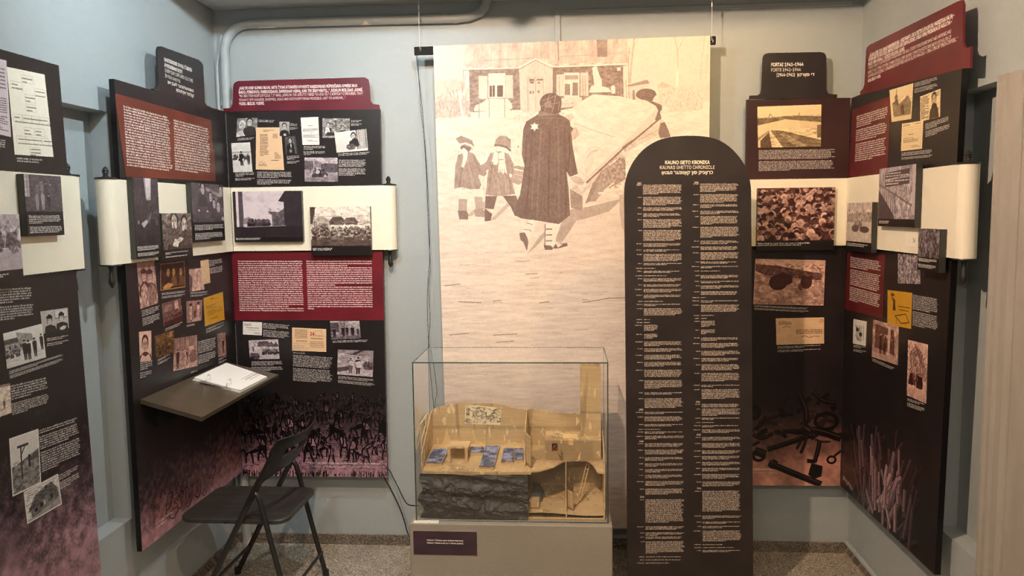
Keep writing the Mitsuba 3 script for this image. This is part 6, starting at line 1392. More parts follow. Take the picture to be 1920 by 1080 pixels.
def foot_D(cv):
    y0 = 338
    mauve_ground(cv, 0, 0, 450, 420, (92, 58, 54), (214, 150, 134), 6, 60, 0.3)
    R = random.Random(2)
    K, K2 = (24, 17, 16), (64, 46, 42)
    for j in range(46):
        x, y = R.uniform(0, 450), R.uniform(215, 400)
        a, L = R.uniform(-.6, 1.2), R.uniform(20, 80)
        line(cv, smooth_path([(x, y), (x + L * math.cos(a) * .5, y + L * math.sin(a) * .5 + R.uniform(-8, 8)), (x + L * math.cos(a), y + L * math.sin(a))], 4), R.uniform(8, 22), R.choice((K, (34, 24, 23), (44, 30, 28))))
    for kind, w, pts in KEYS:
        p = [(x, y - y0) for x, y in pts]
        if kind == 'l':
            q = smooth_path(p, 5)
            line(cv, q, w, K)
            line(cv, q + np.array([0, w * 0.2]), w * 0.18, K2)
        elif kind == 'p':
            cv.poly(p, K)
        else:
            (x, y), (rx, _) = p[0], (w, 0)
            ry = pts[1][0]
            cv.d.ellipse([(x - rx) * cv.k, (cv.h - y - ry) * cv.k, (x + rx) * cv.k, (cv.h - y + ry) * cv.k], outline=K, width=int(pts[1][1] * cv.k))
    for s, (a, b), bo in zip(('RAKTAI RASTI IX FORTE', 'KEYS FOUND AT THE IX FORT'), CAPD, (2, 0)):
        cv.text(s, (a[0], a[1] - y0 + 8), (b[0], b[1] - y0 + 8), 15, (238, 222, 214), bold=bo)

def foot_E(cv):
    R = random.Random(5)
    y0 = 343
    st = []
    for i in range(110):
        x = 120 + 660 * R.random()
        y = R.uniform(30, 330) + (0 if 300 < x < 700 else -40)
        a = math.radians(90 + (430 - x) * 0.07 + R.gauss(0, 20))
        L, w = R.uniform(40, 95), R.uniform(10, 19)
        far = min(1.0, abs(x - 470) / 330)
        t = R.uniform(0.35, 1.0) * (1 - 0.75 * far) * (0.45 if y > 290 else 1.0)
        st.append((t, x, y, a, L, w))
    st.sort()
    for t, x, y, a, L, w in st:
        d, n = np.array((math.cos(a), math.sin(a))), np.array((-math.sin(a), math.cos(a)))
        c = np.array((x, y))
        q = [c - d * L + n * w * .8, c - d * L * .9 - n * w, c + d * L * .95 - n * w * .9, c + d * L + n * w * .4, c + d * L * .9 + n * w]
        col = np.array((196, 158, 166)) * t + np.array((24, 18, 22)) * (1 - t)
        cv.poly([v + n * 3 - d * 3 for v in q], (12, 9, 11))
        cv.poly(q, tuple(int(v) for v in col))
        cv.poly([q[1], q[2], q[2] + n * w * .7, q[1] + n * w * .7], tuple(int(v * .6) for v in col))
        for j in range(5):
            u = R.uniform(-.8, .8)
            line(cv, [c + d * L * u + n * R.uniform(-w, w) * .7, c + d * L * (u + .25) + n * R.uniform(-w, w) * .7], 1.6, tuple(int(v * .55) for v in col))
    for i, (a, b) in enumerate(CAPE):
        cv.micro((a[0], a[1] - y0), (b[0], b[1] - y0), (a[0], a[1] - y0 - 13), '1.9', (215, 190, 180), 77 + i)

PANEL_LABELS = {'A': 'black photo panel at the left edge, with a cream organisation chart',
                'B': 'tall photo panel on the left wall with a rust-red text field above the desk',
                'C': 'tall photo panel left of the banner under a burgundy quotation board',
                'D': 'narrow photo panel right of the arched board, with old keys printed at its foot',
                'E': 'tall photo panel on the right wall under a slanting burgundy quotation board'}
TITLES = {
 'B': ((41, 35, 37), [('KASDIENINIS IR KULTŪRINIS', 3, 0), ('GYVENIMAS GETE', 3, 0), ('EVERYDAY LIFE AND CULTURE', 1, 0), ('IN THE GHETTO', 1, 0), ('טאָגטעגלעכער לעבן און', 2, 1), ('קולטור אין געטאָ', 2, 1)]),
 'C': ((98, 32, 44), [('„KAD IR KAIP SUNKU BUVO, GETE ŽYDAI STENGĖSI GYVENTI KASDIENIAIS RŪPESČIAIS: GYNĖSI NUO', 3, 0), ('BADO, PIRKDAVO, PARDUODAVO, DARYDAVO VISKĄ, KAD TIK IŠGYVENTŲ...“ JUDELIS BEILISAS. JUDKĖ.', 3, 0),
                      ('“NO MATTER HOW DIFFICULT IT WAS, JEWS IN THE GHETTO TRIED TO LIVE OUT EVERYDAY CONCERNS: THEY', 1, 0), ('FOUGHT OFF HUNGER, SHOPPED, SOLD AND DID EVERYTHING POSSIBLE JUST TO SURVIVE...”', 1, 0), ('YUDEL BEILIS. YUDKE.', 3, 0)]),
 'D': ((41, 35, 37), [('FORTAI 1941–1944', 3, 0), ('FORTS 1941–1944', 1, 0), ('(1944–1941)|די פאָרטן', 2, 1)]),
 'E': ((98, 32, 38), [('„AŠ SKAUDŽIAI DEGU, MANO SĄMONINGUMO... NESUPRANTU, KAS ATSITIKO IR KUR ESU. PAKREIPIAU GALVĄ –', 3, 0), ('APLINK MANE TIEK DAUG KŪNŲ. SĄMONĖ SUGRĮŽO KAIP ŽAIBO BLYKSNIS, STAIGA VISKĄ PRISIMINIAU IR PASIJUTAU –', 3, 0), ('GULIU TARP LAVONŲ...“ JUDELIS BEILISAS. JUDKĖ.', 3, 0),
                      ('“I WOKE UP IN A PIT. MY ENTIRE BODY WAS BURNING LIKE HELL. I DIDN’T UNDERSTAND WHAT HAD HAPPENED AND', 1, 0), ('WHERE I WAS. I TURNED MY HEAD: SO MANY BODIES LYING AROUND. CONSCIOUSNESS CAME BACK LIKE A FLASH OF', 1, 0),
                      ('LIGHTNING AND SUDDENLY I REMEMBERED EVERYTHING AND MY BLOOD RAN COLD – I WAS LYING BETWEEN CORPSES...”', 1, 0), ('YUDEL BEILIS. YUDKE.', 3, 0)]),
}

def hebrew(s):
    """Reading order to drawing order."""
    return s.replace('אָ', '\ufb2f')[::-1]

def mixed_line(cv, s, TL, TR, H, c, bold):
    """A line in Hebrew letters; figures before a bar stand left of them."""
    fig, _, heb = s.rpartition('|')
    TL, TR = np.array(TL, float), np.array(TR, float)
    m = TL + (TR - TL) * (0.53 if fig else 0.0)
    if fig:
        cv.text(fig, TL, m - (TR - TL) * 0.03, H, c, bold)
    cv.text(hebrew(heb), m, TR, H, c, bold, kind='NotoSansHebrew-Regular')

def mm(pts):
    return [(x / 1000, y / 1000) for x, y in pts]

ROLL = {'A': (0.974, 0), 'B': (-0.010, 1), 'C': (0.760, 0), 'E': (1.000, 0)}
BANDS = {'A': (0.0, 0.974), 'B': (-0.010, 0.925), 'C': (0.0255, 0.760), 'D': (0.0, 0.443), 'E': (0.0155, 1.000)}
BZ0, BZ1, BN = 1.440, 1.735, 0.014
feet = {'A': foot_A, 'B': foot_B, 'C': foot_C, 'D': foot_D, 'E': foot_E}

def scroll_roller(t, M, s):
    r, n0 = 0.033, BN - 0.033
    def at(m):
        X = frame_matrix(M[:3, 3] + M[:3, 0] * s + M[:3, 2] * n0, M[:3, 0], M[:3, 2] * -1, (0, 0, 1))
        if np.linalg.det(X[:3, :3]) < 0:
            X[:3, 1] *= -1
        m.apply_transform(X)
        return m
    k = part(t, 'scroll_roller', ply(at(lathe([(0, BZ0), (r, BZ0), (r, BZ1), (0, BZ1)], 40)), 'm_cream', smooth=40))
    for z, top in ((BZ1, 1), (BZ0, 0)):
        g = 1 if top else -1
        cap = [(0, z), (r + 0.003, z), (r + 0.004, z + g * 0.003), (r + 0.001, z + g * 0.006), (0.016, z + g * 0.008), (0, z + g * 0.008)]
        part(k, 'end_cap', ply(at(lathe(cap if top else cap[::-1], 36)), 'm_blackmetal', smooth=35), 'black end cap')
        L = [(0.011, 0.006), (0.011, 0.010), (0.0085, 0.013), (0.0085, 0.020), (0.0115, 0.022), (0.0095, 0.026), (0.0115, 0.029), (0.0085, 0.035), (0.004, 0.042), (0, 0.044)]
        if not top:
            L = [(0.010, 0.006), (0.010, 0.012), (0.0075, 0.016), (0.0075, 0.030), (0.009, 0.034), (0.011, 0.058), (0.012, 0.066), (0.006, 0.078), (0, 0.084)]
        pr = [(0, z + g * 0.004)] + [(a, z + g * b) for a, b in L]
        part(k, 'finial', ply(at(lathe(pr if top else pr[::-1], 20)), 'm_blackmetal', smooth=35), 'black turned finial')

# where each row of alike prints lies above the board, so that overlapping ones do not meet
def build_panel(P):
    M, out = FR[P], OUT[P]
    t = thing('exhibition_panel', PANEL_LABELS[P], 'information panel', 'photo panels with a scroll band')
    xs, ys = [p[0] for p in out], [p[1] for p in out]
    x0, y0, w, h = min(xs), min(ys), max(xs) - min(xs), max(ys) - min(ys)
    cv = Canvas(w, h, INK if P != 'D' else (40, 32, 33))
    if P == 'D':
        cv.poly([(0, 1733 - y0), (w, 1733 - y0), (w, h), (0, h)], (58, 36, 36))
    feet[P](cv)
    black_ground(cv, ord(P))
    for i, ((TL, TR, BL), spec) in enumerate(TEXTS[P]):
        o = np.array((x0, y0))
        cv.micro(TL - o, TR - o, BL - o, spec, (200, 192, 190), 100 * ord(P) + i)
    rect = cv.done()
    m, uv = plate(M, mm(out), -0.02, 0.0, rect_uv(rect, x0 / 1000, y0 / 1000, w / 1000, h / 1000))
    part(t, 'board', ply(m, 'm_prints', uv=uv))
    for j, (bs, bz) in enumerate(((0.25, 1.85), (0.6, 1.85), (0.25, 0.6), (0.6, 0.6)) if P != 'D' else ((0.2, 1.85), (0.2, 0.6))):
        far = {'A': 0.1385, 'B': 0.0685, 'C': 0.0685, 'D': 0.0685, 'E': 0.0635}[P]
        b = extr(sbox(bs - 0.03, bz - 0.03, bs + 0.03, bz + 0.03), far - 0.02)
        b.apply_translation((0, 0, -far))
        b.apply_transform(M)
        part(t, 'wall_bracket', ply(b, 'm_black'))
    # text fields
    for i, (quad, texts) in enumerate(FIELDS.get(P, [])):
        qx, qy = [q[0] for q in quad], [q[1] for q in quad]
        fx, fy, fw, fh = min(qx), min(qy), max(qx) - min(qx), max(qy) - min(qy)
        col = (108, 52, 40) if P == 'B' else (104, 32, 42) if P == 'C' else (94, 34, 38)
        f = Canvas(fw, fh, col, 2.5)
        black_ground(f, 50 + i)
        for j, ((TL, TR, BL), spec) in enumerate(texts):
            o = np.array((fx, fy))
            f.micro(TL - o, TR - o, BL - o, spec, (238, 222, 214), 300 + 10 * i + j + ord(P))
        if P == 'C':
            for j, ((TL, TR, BL), rows) in enumerate(READ):
                o = np.array((fx, fy), float)
                TL, TR, BL = (np.array(v, float) - o for v in (TL, TR, BL))
                step = (BL - TL) / len(rows)
                for q, s in enumerate(rows):
                    a = TL + step * q
                    e = 1.0 if len(s) > 52 else len(s) / 66
                    f.text(s, a, a + (TR - TL) * e, np.linalg.norm(step) * 1.16, (240, 226, 222), bold=3)
        poly = Polygon(mm(quad))
        if P == 'B':
            poly = poly.intersection(Polygon(mm(out))).difference(sbox(0.79, 1.9, 1, 3))
            c = poly.buffer(-0.012).buffer(0.012)
            poly = c.union(poly.intersection(sbox(0, 0, 0.7, 3))).union(poly.intersection(sbox(0, 0, 2, 1.95)))
            poly = poly if poly.geom_type == 'Polygon' else max(poly.geoms, key=lambda g: g.area)
        elif P == 'E' and i == 0:
            poly = poly.buffer(-0.014).buffer(0.014).union(poly.intersection(sbox(0, 0, 0.2, 3))).union(poly.intersection(sbox(0, 0, 2, 1.9)))
        rect = f.done(1.2)
        m, uv = plate(M, poly, 0.0002, 0.0008, rect_uv(rect, fx / 1000, fy / 1000, fw / 1000, fh / 1000), edge=(70, 28, 30))
        part(t, 'text_field', ply(m, 'm_prints', uv=uv), 'rust-red field of white text' if P == 'B' else 'burgundy field of white text')
    # prints
    for i, (name, quad) in enumerate(PRINTS[P]):
        tint, border, ops, lab = PHOTOS[name]
        q = np.array(quad, float)
        w, h = (np.linalg.norm(q[1] - q[0]) + np.linalg.norm(q[2] - q[3])) / 2, (np.linalg.norm(q[3] - q[0]) + np.linalg.norm(q[2] - q[1])) / 2
        im = photo(w, h, tint, ops, 11 + i * 7 + ord(P), border)
        if name in ('card14', 'typed_slip'):
            d = Canvas(w, h, (0, 0, 0), 1.6); d.im = im.resize(d.im.size); d.d = ImageDraw.Draw(d.im)
            if name == 'card14':
                d.text('14', (w * .51, h * .90), (w * .665, h * .90), h * .27, (176, 44, 36), bold=3)
            else:
                d.text('133', (w * .88, h * .97), (w * .985, h * .99), h * .22, (190, 50, 36), bold=1)
            im = d.im
        rect = press(im)
        z = 0.0006 + 0.00025 * (i % 7 + 1)
        m, uv = plate(M, q[::-1] / 1000, 0.0001, z, quad_uv(rect, q / 1000), edge=(120, 110, 106))
        part(t, 'photo_print' if tint not in 'cpoy' else 'document_print', ply(m, 'm_prints', uv=uv), lab)
    # the scroll band and its roller
    a, b = BANDS[P]
    sh = extr(sbox(a, BZ0, b, BZ1), BN - 0.0004)
    sh.apply_translation((0, 0, 0.0004)); sh.apply_transform(M)
    part(t, 'scroll_band', ply(sh, 'm_cream'), 'cream paper band')
    if P in ROLL:
        scroll_roller(t, M, ROLL[P][0])
    # the board on top
    if P in TITLES:
        col, rows = TITLES[P]
        hd = HEADS[P]
        hx, hy = [q[0] for q in hd], [q[1] for q in hd]
        x0, y0, w, h = min(hx), min(hy), max(hx) - min(hx), max(hy) - min(hy)
        cv = Canvas(w, h, col, 3)
        black_ground(cv, 7)
        for (s, bold, heb), (TL, TR, H) in zip(rows, HEADTEXT[P]):
            o = np.array((x0, y0), float)
            TL, TR = np.array(TL) - o, np.array(TR) - o
            c = (236, 226, 220)
            if heb:
                mixed_line(cv, s, TL, TR, H, c, bold)
            else:
                cv.text(s, TL, TR, H, c, bold, italic=0.16 if P in 'CE' and bold < 3 else 0.0)
        rect = cv.done(1.4)
        hp = Polygon(mm(hd)).buffer(0)
        hp = hp.buffer(-0.011, quad_segs=8).buffer(0.022, quad_segs=8).buffer(-0.011, quad_segs=8).union(hp.intersection(sbox(0, 1.9, 2, 2.105))) if P != 'E' else hp.buffer(-0.009, quad_segs=8).buffer(0.009, quad_segs=8).union(hp.intersection(sbox(0, 1.9, 2, 2.105)))
        hp = hp.simplify(0.0003)
        hp = hp if hp.geom_type == 'Polygon' else max(hp.geoms, key=lambda g: g.area)
        m, uv = plate(M, hp, -0.0075, 0.0006, rect_uv(rect, x0 / 1000, y0 / 1000, w / 1000, h / 1000), edge=tuple(int(v * 1.05) for v in col))
        k = part(t, 'header_board', ply(m, 'm_prints', uv=uv), 'black title tab' if P in 'BD' else 'burgundy quotation board')
        c = np.mean(np.array(hd), 0) / 1000
        b = extr(sbox(c[0] - 0.05, 2.0, c[0] + 0.05, c[1] + 0.02), 0.006)
        b.apply_translation((0, 0, -0.0135 - 0.0065)); b.apply_translation((0, 0, 0.0062)); b.apply_transform(M)
        part(k, 'back_strap', ply(b, 'm_black'))
    return t

for P in 'ABCDE':
    build_panel(P)

# ------------------------------------------------------------------ photographs mounted on blocks over the scroll bands
for P in 'ABCDE':
    M = FR[P]
    for i, (name, quad) in enumerate(BLOCKS[P]):
        share, tint, ops, caps, lab = MOUNTED[name]
        q = np.array(quad, float)
        x0, x1, y0, y1 = (q[0, 0] + q[3, 0]) / 2, (q[1, 0] + q[2, 0]) / 2, (q[2, 1] + q[3, 1]) / 2, (q[0, 1] + q[1, 1]) / 2
        w, h = x1 - x0, y1 - y0
        cv = Canvas(w, h, (30, 25, 27), 2)
        im = photo(w, h * share, tint, ops, 5 + i * 3 + ord(P))
        cv.im.paste(im.resize((int(w * 2), int(h * share * 2)), Image.LANCZOS), (0, 0))
        cv.d = ImageDraw.Draw(cv.im)
        for j, (a, b, c, d, spec) in enumerate(caps):
            cv.micro((a * w, (1 - b) * h), (c * w, (1 - b) * h), (a * w, (1 - d) * h), spec, (215, 208, 205), 400 + j + i)
        if name in ('gate_view', 'fence_crowd'):
            line(cv, [(w * .45, h * (.105 if name == 'gate_view' else .185)), (w * .98, h * (.105 if name == 'gate_view' else .185))], 1.2, (110, 40, 44))
        rect = cv.done(1.6)
        t = thing('mounted_photograph', lab, 'photograph', 'photographs mounted on blocks')
        m, uv = plate(M, sbox(x0 / 1000, y0 / 1000, x1 / 1000, y1 / 1000), 0.0366, 0.0374, rect_uv(rect, x0 / 1000, y0 / 1000, w / 1000, h / 1000))
        part(t, 'photo_print', ply(m, 'm_prints', uv=uv))
        b = rbx(x0 / 1000, x1 / 1000, y0 / 1000, y1 / 1000, BN + 0.0002, 0.0366, 0.0012)
        b.apply_transform(M)
        if np.linalg.det(M[:3, :3]) < 0:
            b.invert()
        part(t, 'backing_block', ply(b, 'm_block'))

# ------------------------------------------------------------------ the hanging banner
BY, BX, BW, BH, BT = 3.52, -0.589, 1205, 2198, 2.350
t = thing('hanging_banner', 'large sepia photo banner of a woman and two children walking behind a loaded cart', 'banner')
W, H = 1810, 3300
A = draw_tones(W, H, BANNER, W / BW, H / BH, 21, 0.05)
im = ink(A ** 0.72, 'b').resize((int(BW), int(BH)), Image.LANCZOS)
rect = press(im)
nx, nz = 24, 44
X, Z = np.meshgrid(np.linspace(0, 1, nx), np.linspace(0, 1, nz))
shift = 0.024 * Z * (1 - X) * 1.0
gx = BX + X * BW / 1000 + shift
gz = BT - 0.010 + 0.010 * X - Z * BH / 1000
gy = BY + 0.004 * np.sin(X * 9 + Z * 2) * Z + 0.003 * np.sin(X * 17) * Z
def grid(gx, gy, gz, flip=False):
    v = np.stack([gx, gy, gz], -1).reshape(-1, 3)
    r, c = gx.shape
    i, j = np.meshgrid(np.arange(r - 1), np.arange(c - 1), indexing='ij')
    q = np.stack([i * c + j, (i + 1) * c + j, (i + 1) * c + j + 1, i * c + j + 1], -1).reshape(-1, 4)
    if flip:
        q = q[:, ::-1]
    return v, np.vstack([q[:, [0, 1, 2]], q[:, [0, 2, 3]]])
v, f = grid(gx, gy, gz)
uv = np.c_[((rect[0] + X * rect[2]) / SHEET_W).ravel(), ((rect[1] + Z * rect[3]) / SHEET_H).ravel()]
n = len(v)
vb = v + np.array([0, 0.0012, 0])
part(t, 'printed_cloth', ply((np.vstack([v, vb]), np.vstack([f, f[:, ::-1] + n])), 'm_cloth', uv=np.vstack([uv, np.tile(swatch((205, 190, 175)), (n, 1))]), smooth=True))
rod = rbx(-0.675, 0.640, BY + 0.004, BY + 0.012, -0.018, 0.018, 0.002)
a = math.atan2(0.010, 1.3)
rod.apply_transform(trimesh.transformations.rotation_matrix(-a, (0, 1, 0)))
rod.apply_translation((0, 0, 2.326))
part(t, 'top_rod', ply(rod, 'm_matte'))
part(t, 'bottom_rod', ply(rbx(-0.60, 0.64, BY + 0.004, BY + 0.012, 0.148, 0.180, 0.002), 'm_matte'))
for x, nm in ((-0.650, 'left'), (0.622, 'right')):
    part(t, 'cord', ply(tube([(x, BY + 0.003, 2.330), (x, BY + 0.001, 2.45), (x, BY + 0.006, 2.50), (x + 0.002, BY + 0.003, ZS)], 0.0012, 6), 'm_cord'))
    part(t, 'cord_grip', ply(cat(*[tube([(x, BY + 0.004, z), (x, BY + 0.004, z + 0.018)], 0.004, 8) for z in (2.472, 2.50)]), 'm_chrome', smooth=40))
    part(t, 'ring', ply(tube([(x + 0.006 * math.cos(a), BY - 0.001, 2.328 + 0.010 * math.sin(a)) for a in np.linspace(-1.9, 1.9, 12)], 0.0016, 6), 'm_chrome', smooth=40))

# ------------------------------------------------------------------ the arched chronicle board
CY = 3.10
t = thing('chronicle_board', 'tall black round-topped board of fine white text columns standing right of the glass case', 'information board')
o = np.array(ARCH, float)
x0, y0, w, h = o[:, 0].min(), 0.0, o[:, 0].max() - o[:, 0].min(), o[:, 1].max()
cv = Canvas(w, h, (50, 43, 42), 3)
black_ground(cv, 40)
for s, (TL, TR, H), bold, heb in CHTITLE:
    TL, TR = (TL[0] - x0, TL[1]), (TR[0] - x0, TR[1])
    if heb:
        cv.text(hebrew(s), TL, TR, H, (238, 222, 202), bold, kind='NotoSansHebrew-Regular')
    else:
        cv.text(s, TL, TR, H, (238, 222, 202), bold)
for i, (TL, TR, BL, spec) in enumerate(CHTEXT):
    q = np.array((x0, 0.0))
    cv.micro(np.array(TL) - q, np.array(TR) - q, np.array(BL) - q, spec, (226, 206, 190), 900 + i)
for s, TL, TR, H in CHYEARS:
    cv.text(s, (TL[0] - x0, TL[1]), (TR[0] - x0, TR[1]), H, (236, 220, 204), bold=3)
rect = cv.done(1.25)
M = frame_matrix((0, CY, 0), (1, 0, 0), (0, 0, 1), (0, -1, 0))
arch = np.vstack([smooth_path(o[:13], 6), o[13:]])
m, uv = plate(M, arch / 1000, -0.016, 0.0, rect_uv(rect, x0 / 1000, 0, w / 1000, h / 1000), edge=(60, 52, 50))
part(t, 'board', ply(m, 'm_prints', uv=uv))
for x in (0.30, 0.62):
    foot = extr([(0, 0), (0.30, 0), (0.30, 0.012), (0.03, 0.05), (0.012, 0.5), (0, 0.5)], 0.012)
    foot.apply_transform(frame_matrix((x, CY + 0.0162, 0), (0, 1, 0), (0, 0, 1), (1, 0, 0)))
    part(t, 'rear_foot', ply(foot, 'm_black'))
scene['m_block'] = plain((0.030, 0.030, 0.026), 0.35, 0.5)

# ------------------------------------------------------------------ the pedestal with its label, and the glass case
GX0, GX1, GY0, GY1, GZ0, GZ1 = -0.600, 0.147, 2.950, 3.290, 0.405, 1.032
t = thing('display_pedestal', 'grey-brown fabric-grained pedestal that carries the glass case', 'pedestal')
part(t, 'body', ply(rbx(-0.622, 0.163, 2.920, 3.37, 0.0, 0.404, 0.003), 'm_plinth'))
cv = Canvas(249, 95, (66, 50, 58), 4)
black_ground(cv, 3)
cv.text('“Malina” (Vilniaus geto įrengta slėptuvė).', (51, 64), (199, 63.5), 11, (236, 226, 226), bold=3, italic=0.1)
cv.text('“Malina” (Hideout set up in Vilnius ghetto).', (51, 53), (199, 52.5), 11, (236, 226, 226), bold=3, italic=0.1)
r = cv.done(2.0)
M = frame_matrix((-0.608, 2.920, 0.280), (1, 0, 0), (0, 0, 1), (0, -1, 0))
m, uv = plate(M, sbox(0, 0, 0.249, 0.095), -0.0005, 0.0022, rect_uv(r, 0, 0, 0.249, 0.095), edge=(150, 130, 130))
part(t, 'label_plate', ply(m, 'm_prints', uv=uv), 'dark purple label plate')

def small_card(key_label, M, w, h, img):
    t = thing('number_card', key_label, 'card')
    r = press(img)
    m, uv = plate(M, sbox(0, 0, w, h), 0.0002, 0.0012, rect_uv(r, 0, 0, w, h), edge=(225, 220, 210))
    part(t, 'paper', ply(m, 'm_prints', uv=uv))
im = Canvas(98, 43, (232, 224, 208), 3)
small_card('small white card lying on the pedestal in front of the glass case', frame_matrix((-0.608, 2.9225, 0.404), (1, 0, 0), (0, 0.6, 0), (0, 0, 1)) , 0.098, 0.0425, im.im)
im = Canvas(100, 43, (246, 240, 224), 4)
im.text('16', (62, 38), (88, 38), 34, (70, 62, 56), bold=0)
small_card('white card numbered 16 on the scroll band of the right wall panel', frame_matrix((1.235 - BN, 3.585 - 0.638, 1.4655), (0, -1, 0), (0, 0, 1), (-1, 0, 0)), 0.098, 0.043, im.im)

t = thing('glass_case', 'clear glass case with green edges standing on the pedestal over the cardboard model', 'display case')
def sheet_mesh(a, b, c, d):
    return trimesh.Trimesh(np.array([a, b, c, d], float), [[0, 1, 2], [0, 2, 3]], process=False)
x0, x1, y0, y1, z0, z1 = GX0, GX1, GY0, GY1, GZ0, GZ1
for nm, q in (('front_pane', ((x0, y0, z0), (x1, y0, z0), (x1, y0, z1), (x0, y0, z1))), ('side_pane', ((x0, y1, z0), (x0, y0, z0), (x0, y0, z1), (x0, y1, z1))),
              ('side_pane', ((x1, y0, z0), (x1, y1, z0), (x1, y1, z1), (x1, y0, z1))), ('rear_pane', ((x1, y1, z0), (x0, y1, z0), (x0, y1, z1), (x1, y1, z1))),
              ('top_pane', ((x0, y0, z1), (x1, y0, z1), (x1, y1, z1), (x0, y1, z1)))):
    part(t, nm, ply(sheet_mesh(*q), 'm_glass'))
e = 0.0021
for q in (((x0, y0, z1), (x1, y0, z1)), ((x0, y1, z1), (x1, y1, z1)), ((x0, y0, z1), (x0, y1, z1)), ((x1, y0, z1), (x1, y1, z1)),
          ((x0, y0, z0), (x0, y0, z1)), ((x1, y0, z0), (x1, y0, z1)), ((x0, y1, z0), (x0, y1, z1)), ((x1, y1, z0), (x1, y1, z1)), ((x0, y0, z0), (x1, y0, z0))):
    a, b = np.array(q[0]), np.array(q[1])
    f = e * (0.45 if a[1] > 3.2 and b[1] > 3.2 else 1.0)
    lo, hi = np.minimum(a, b) - f, np.maximum(a, b) + f
    if lo[2] < z0:
        lo[2] = z0 - 0.0005
    part(t, 'glass_edge', ply(rbx(lo[0], hi[0], lo[1], hi[1], lo[2], hi[2], 0.0008), 'm_glassedge'))

# ------------------------------------------------------------------ the cardboard model of a hideout, inside the case
t = thing('hideout_model', 'brown cardboard model of a hideout with tiny beds, table and stove inside the glass case', 'cardboard model')
RS = np.random.RandomState(17)
def plat(y):
    return 0.592 + (y - 2.985) * 0.125
YBK = 3.240
def wavy(pts, amp=0.0016, step=0.012, seed=1):
    """A hand-cut edge."""
    r = np.random.RandomState(seed)
    out = []
    for a, b in zip(pts[:-1], pts[1:]):
        a, b = np.array(a, float), np.array(b, float)
        n = max(1, int(np.linalg.norm(b - a) / step))
        for i in range(n):
            out.append(tuple(a + (b - a) * i / n + (r.randn(2) * amp if i else 0)))
    return out + [tuple(pts[-1])]
def card(name, outline, th, M, mat='m_card', label=None, parent=None):
    m = extr(Polygon(outline).buffer(0), th)
    m.apply_transform(M)
    if np.linalg.det(M[:3, :3]) < 0:
        m.invert()
    return part(parent or t, name, ply(m, mat), label)
top = wavy([(0.131, 0.774), (0.10, 0.762), (0.047, 0.759), (-0.016, 0.762), (-0.083, 0.768), (-0.127, 0.778), (-0.184, 0.775), (-0.240, 0.784), (-0.307, 0.802), (-0.375, 0.803), (-0.443, 0.806), (-0.489, 0.800), (-0.545, 0.788), (-0.578, 0.772)], seed=2)
MB = frame_matrix((0, YBK + 0.004, 0), (1, 0, 0), (0, 0, 1), (0, -1, 0))
card('rear_wall', [(-0.578, 0.41), (0.132, 0.41)] + top, 0.004, MB)
MS = frame_matrix((-0.583, 0, 0), (0, 1, 0), (0, 0, 1), (1, 0, 0))
card('side_wall', [(2.985, 0.588), (3.24, 0.614)] + wavy([(3.24, 0.772), (3.20, 0.765), (3.12, 0.722), (3.05, 0.69), (2.99, 0.662), (2.985, 0.588)], seed=3)[:-1], 0.004, MS)
card('side_wall', [(2.985, 0.42), (3.24, 0.42)] + wavy([(3.24, 0.73), (3.16, 0.70), (3.10, 0.69), (3.03, 0.66), (2.99, 0.60), (2.985, 0.42)], seed=4)[:-1], 0.004, frame_matrix((0.134, 0, 0), (0, 1, 0), (0, 0, 1), (1, 0, 0)), 'm_card')
card('lower_side_wall', [(2.985, 0.42), (3.24, 0.42), (3.24, 0.61), (2.985, 0.585)], 0.003, frame_matrix((-0.57, 0, 0), (0, 1, 0), (0, 0, 1), (1, 0, 0)), 'm_card')
# the floor of the upper room, cut away in a curve over the room on the right
front = wavy([(-0.581, 2.985), (-0.456, 2.984), (-0.287, 2.984), (-0.172, 2.988), (-0.112, 3.0), (-0.064, 3.034), (-0.023, 3.085), (0.02, 3.10), (0.07, 3.097), (0.094, 3.054), (0.112, 2.990), (0.134, 2.986)], 0.0012, seed=6)
pl = extr(Polygon(front + [(0.134, YBK), (-0.578, YBK)]).buffer(0), 0.005)
v = np.array(pl.vertices); v[:, 2] += plat(v[:, 1]) - 0.005; pl.vertices = v
part(t, 'upper_floor', ply(pl, 'm_card'))
# a strip folded down along the front edge
fl = extr(Polygon([(-0.578, 0.5895), (-0.15, 0.590)] + wavy([(-0.15, 0.583), (-0.36, 0.579), (-0.578, 0.581)], 0.0006, seed=8)).buffer(0), 0.002)
fl.apply_transform(frame_matrix((0, 2.984, 0), (1, 0, 0), (0, 0, 1), (0, -1, 0)))
part(t, 'floor_edge', ply(fl, 'm_card'))

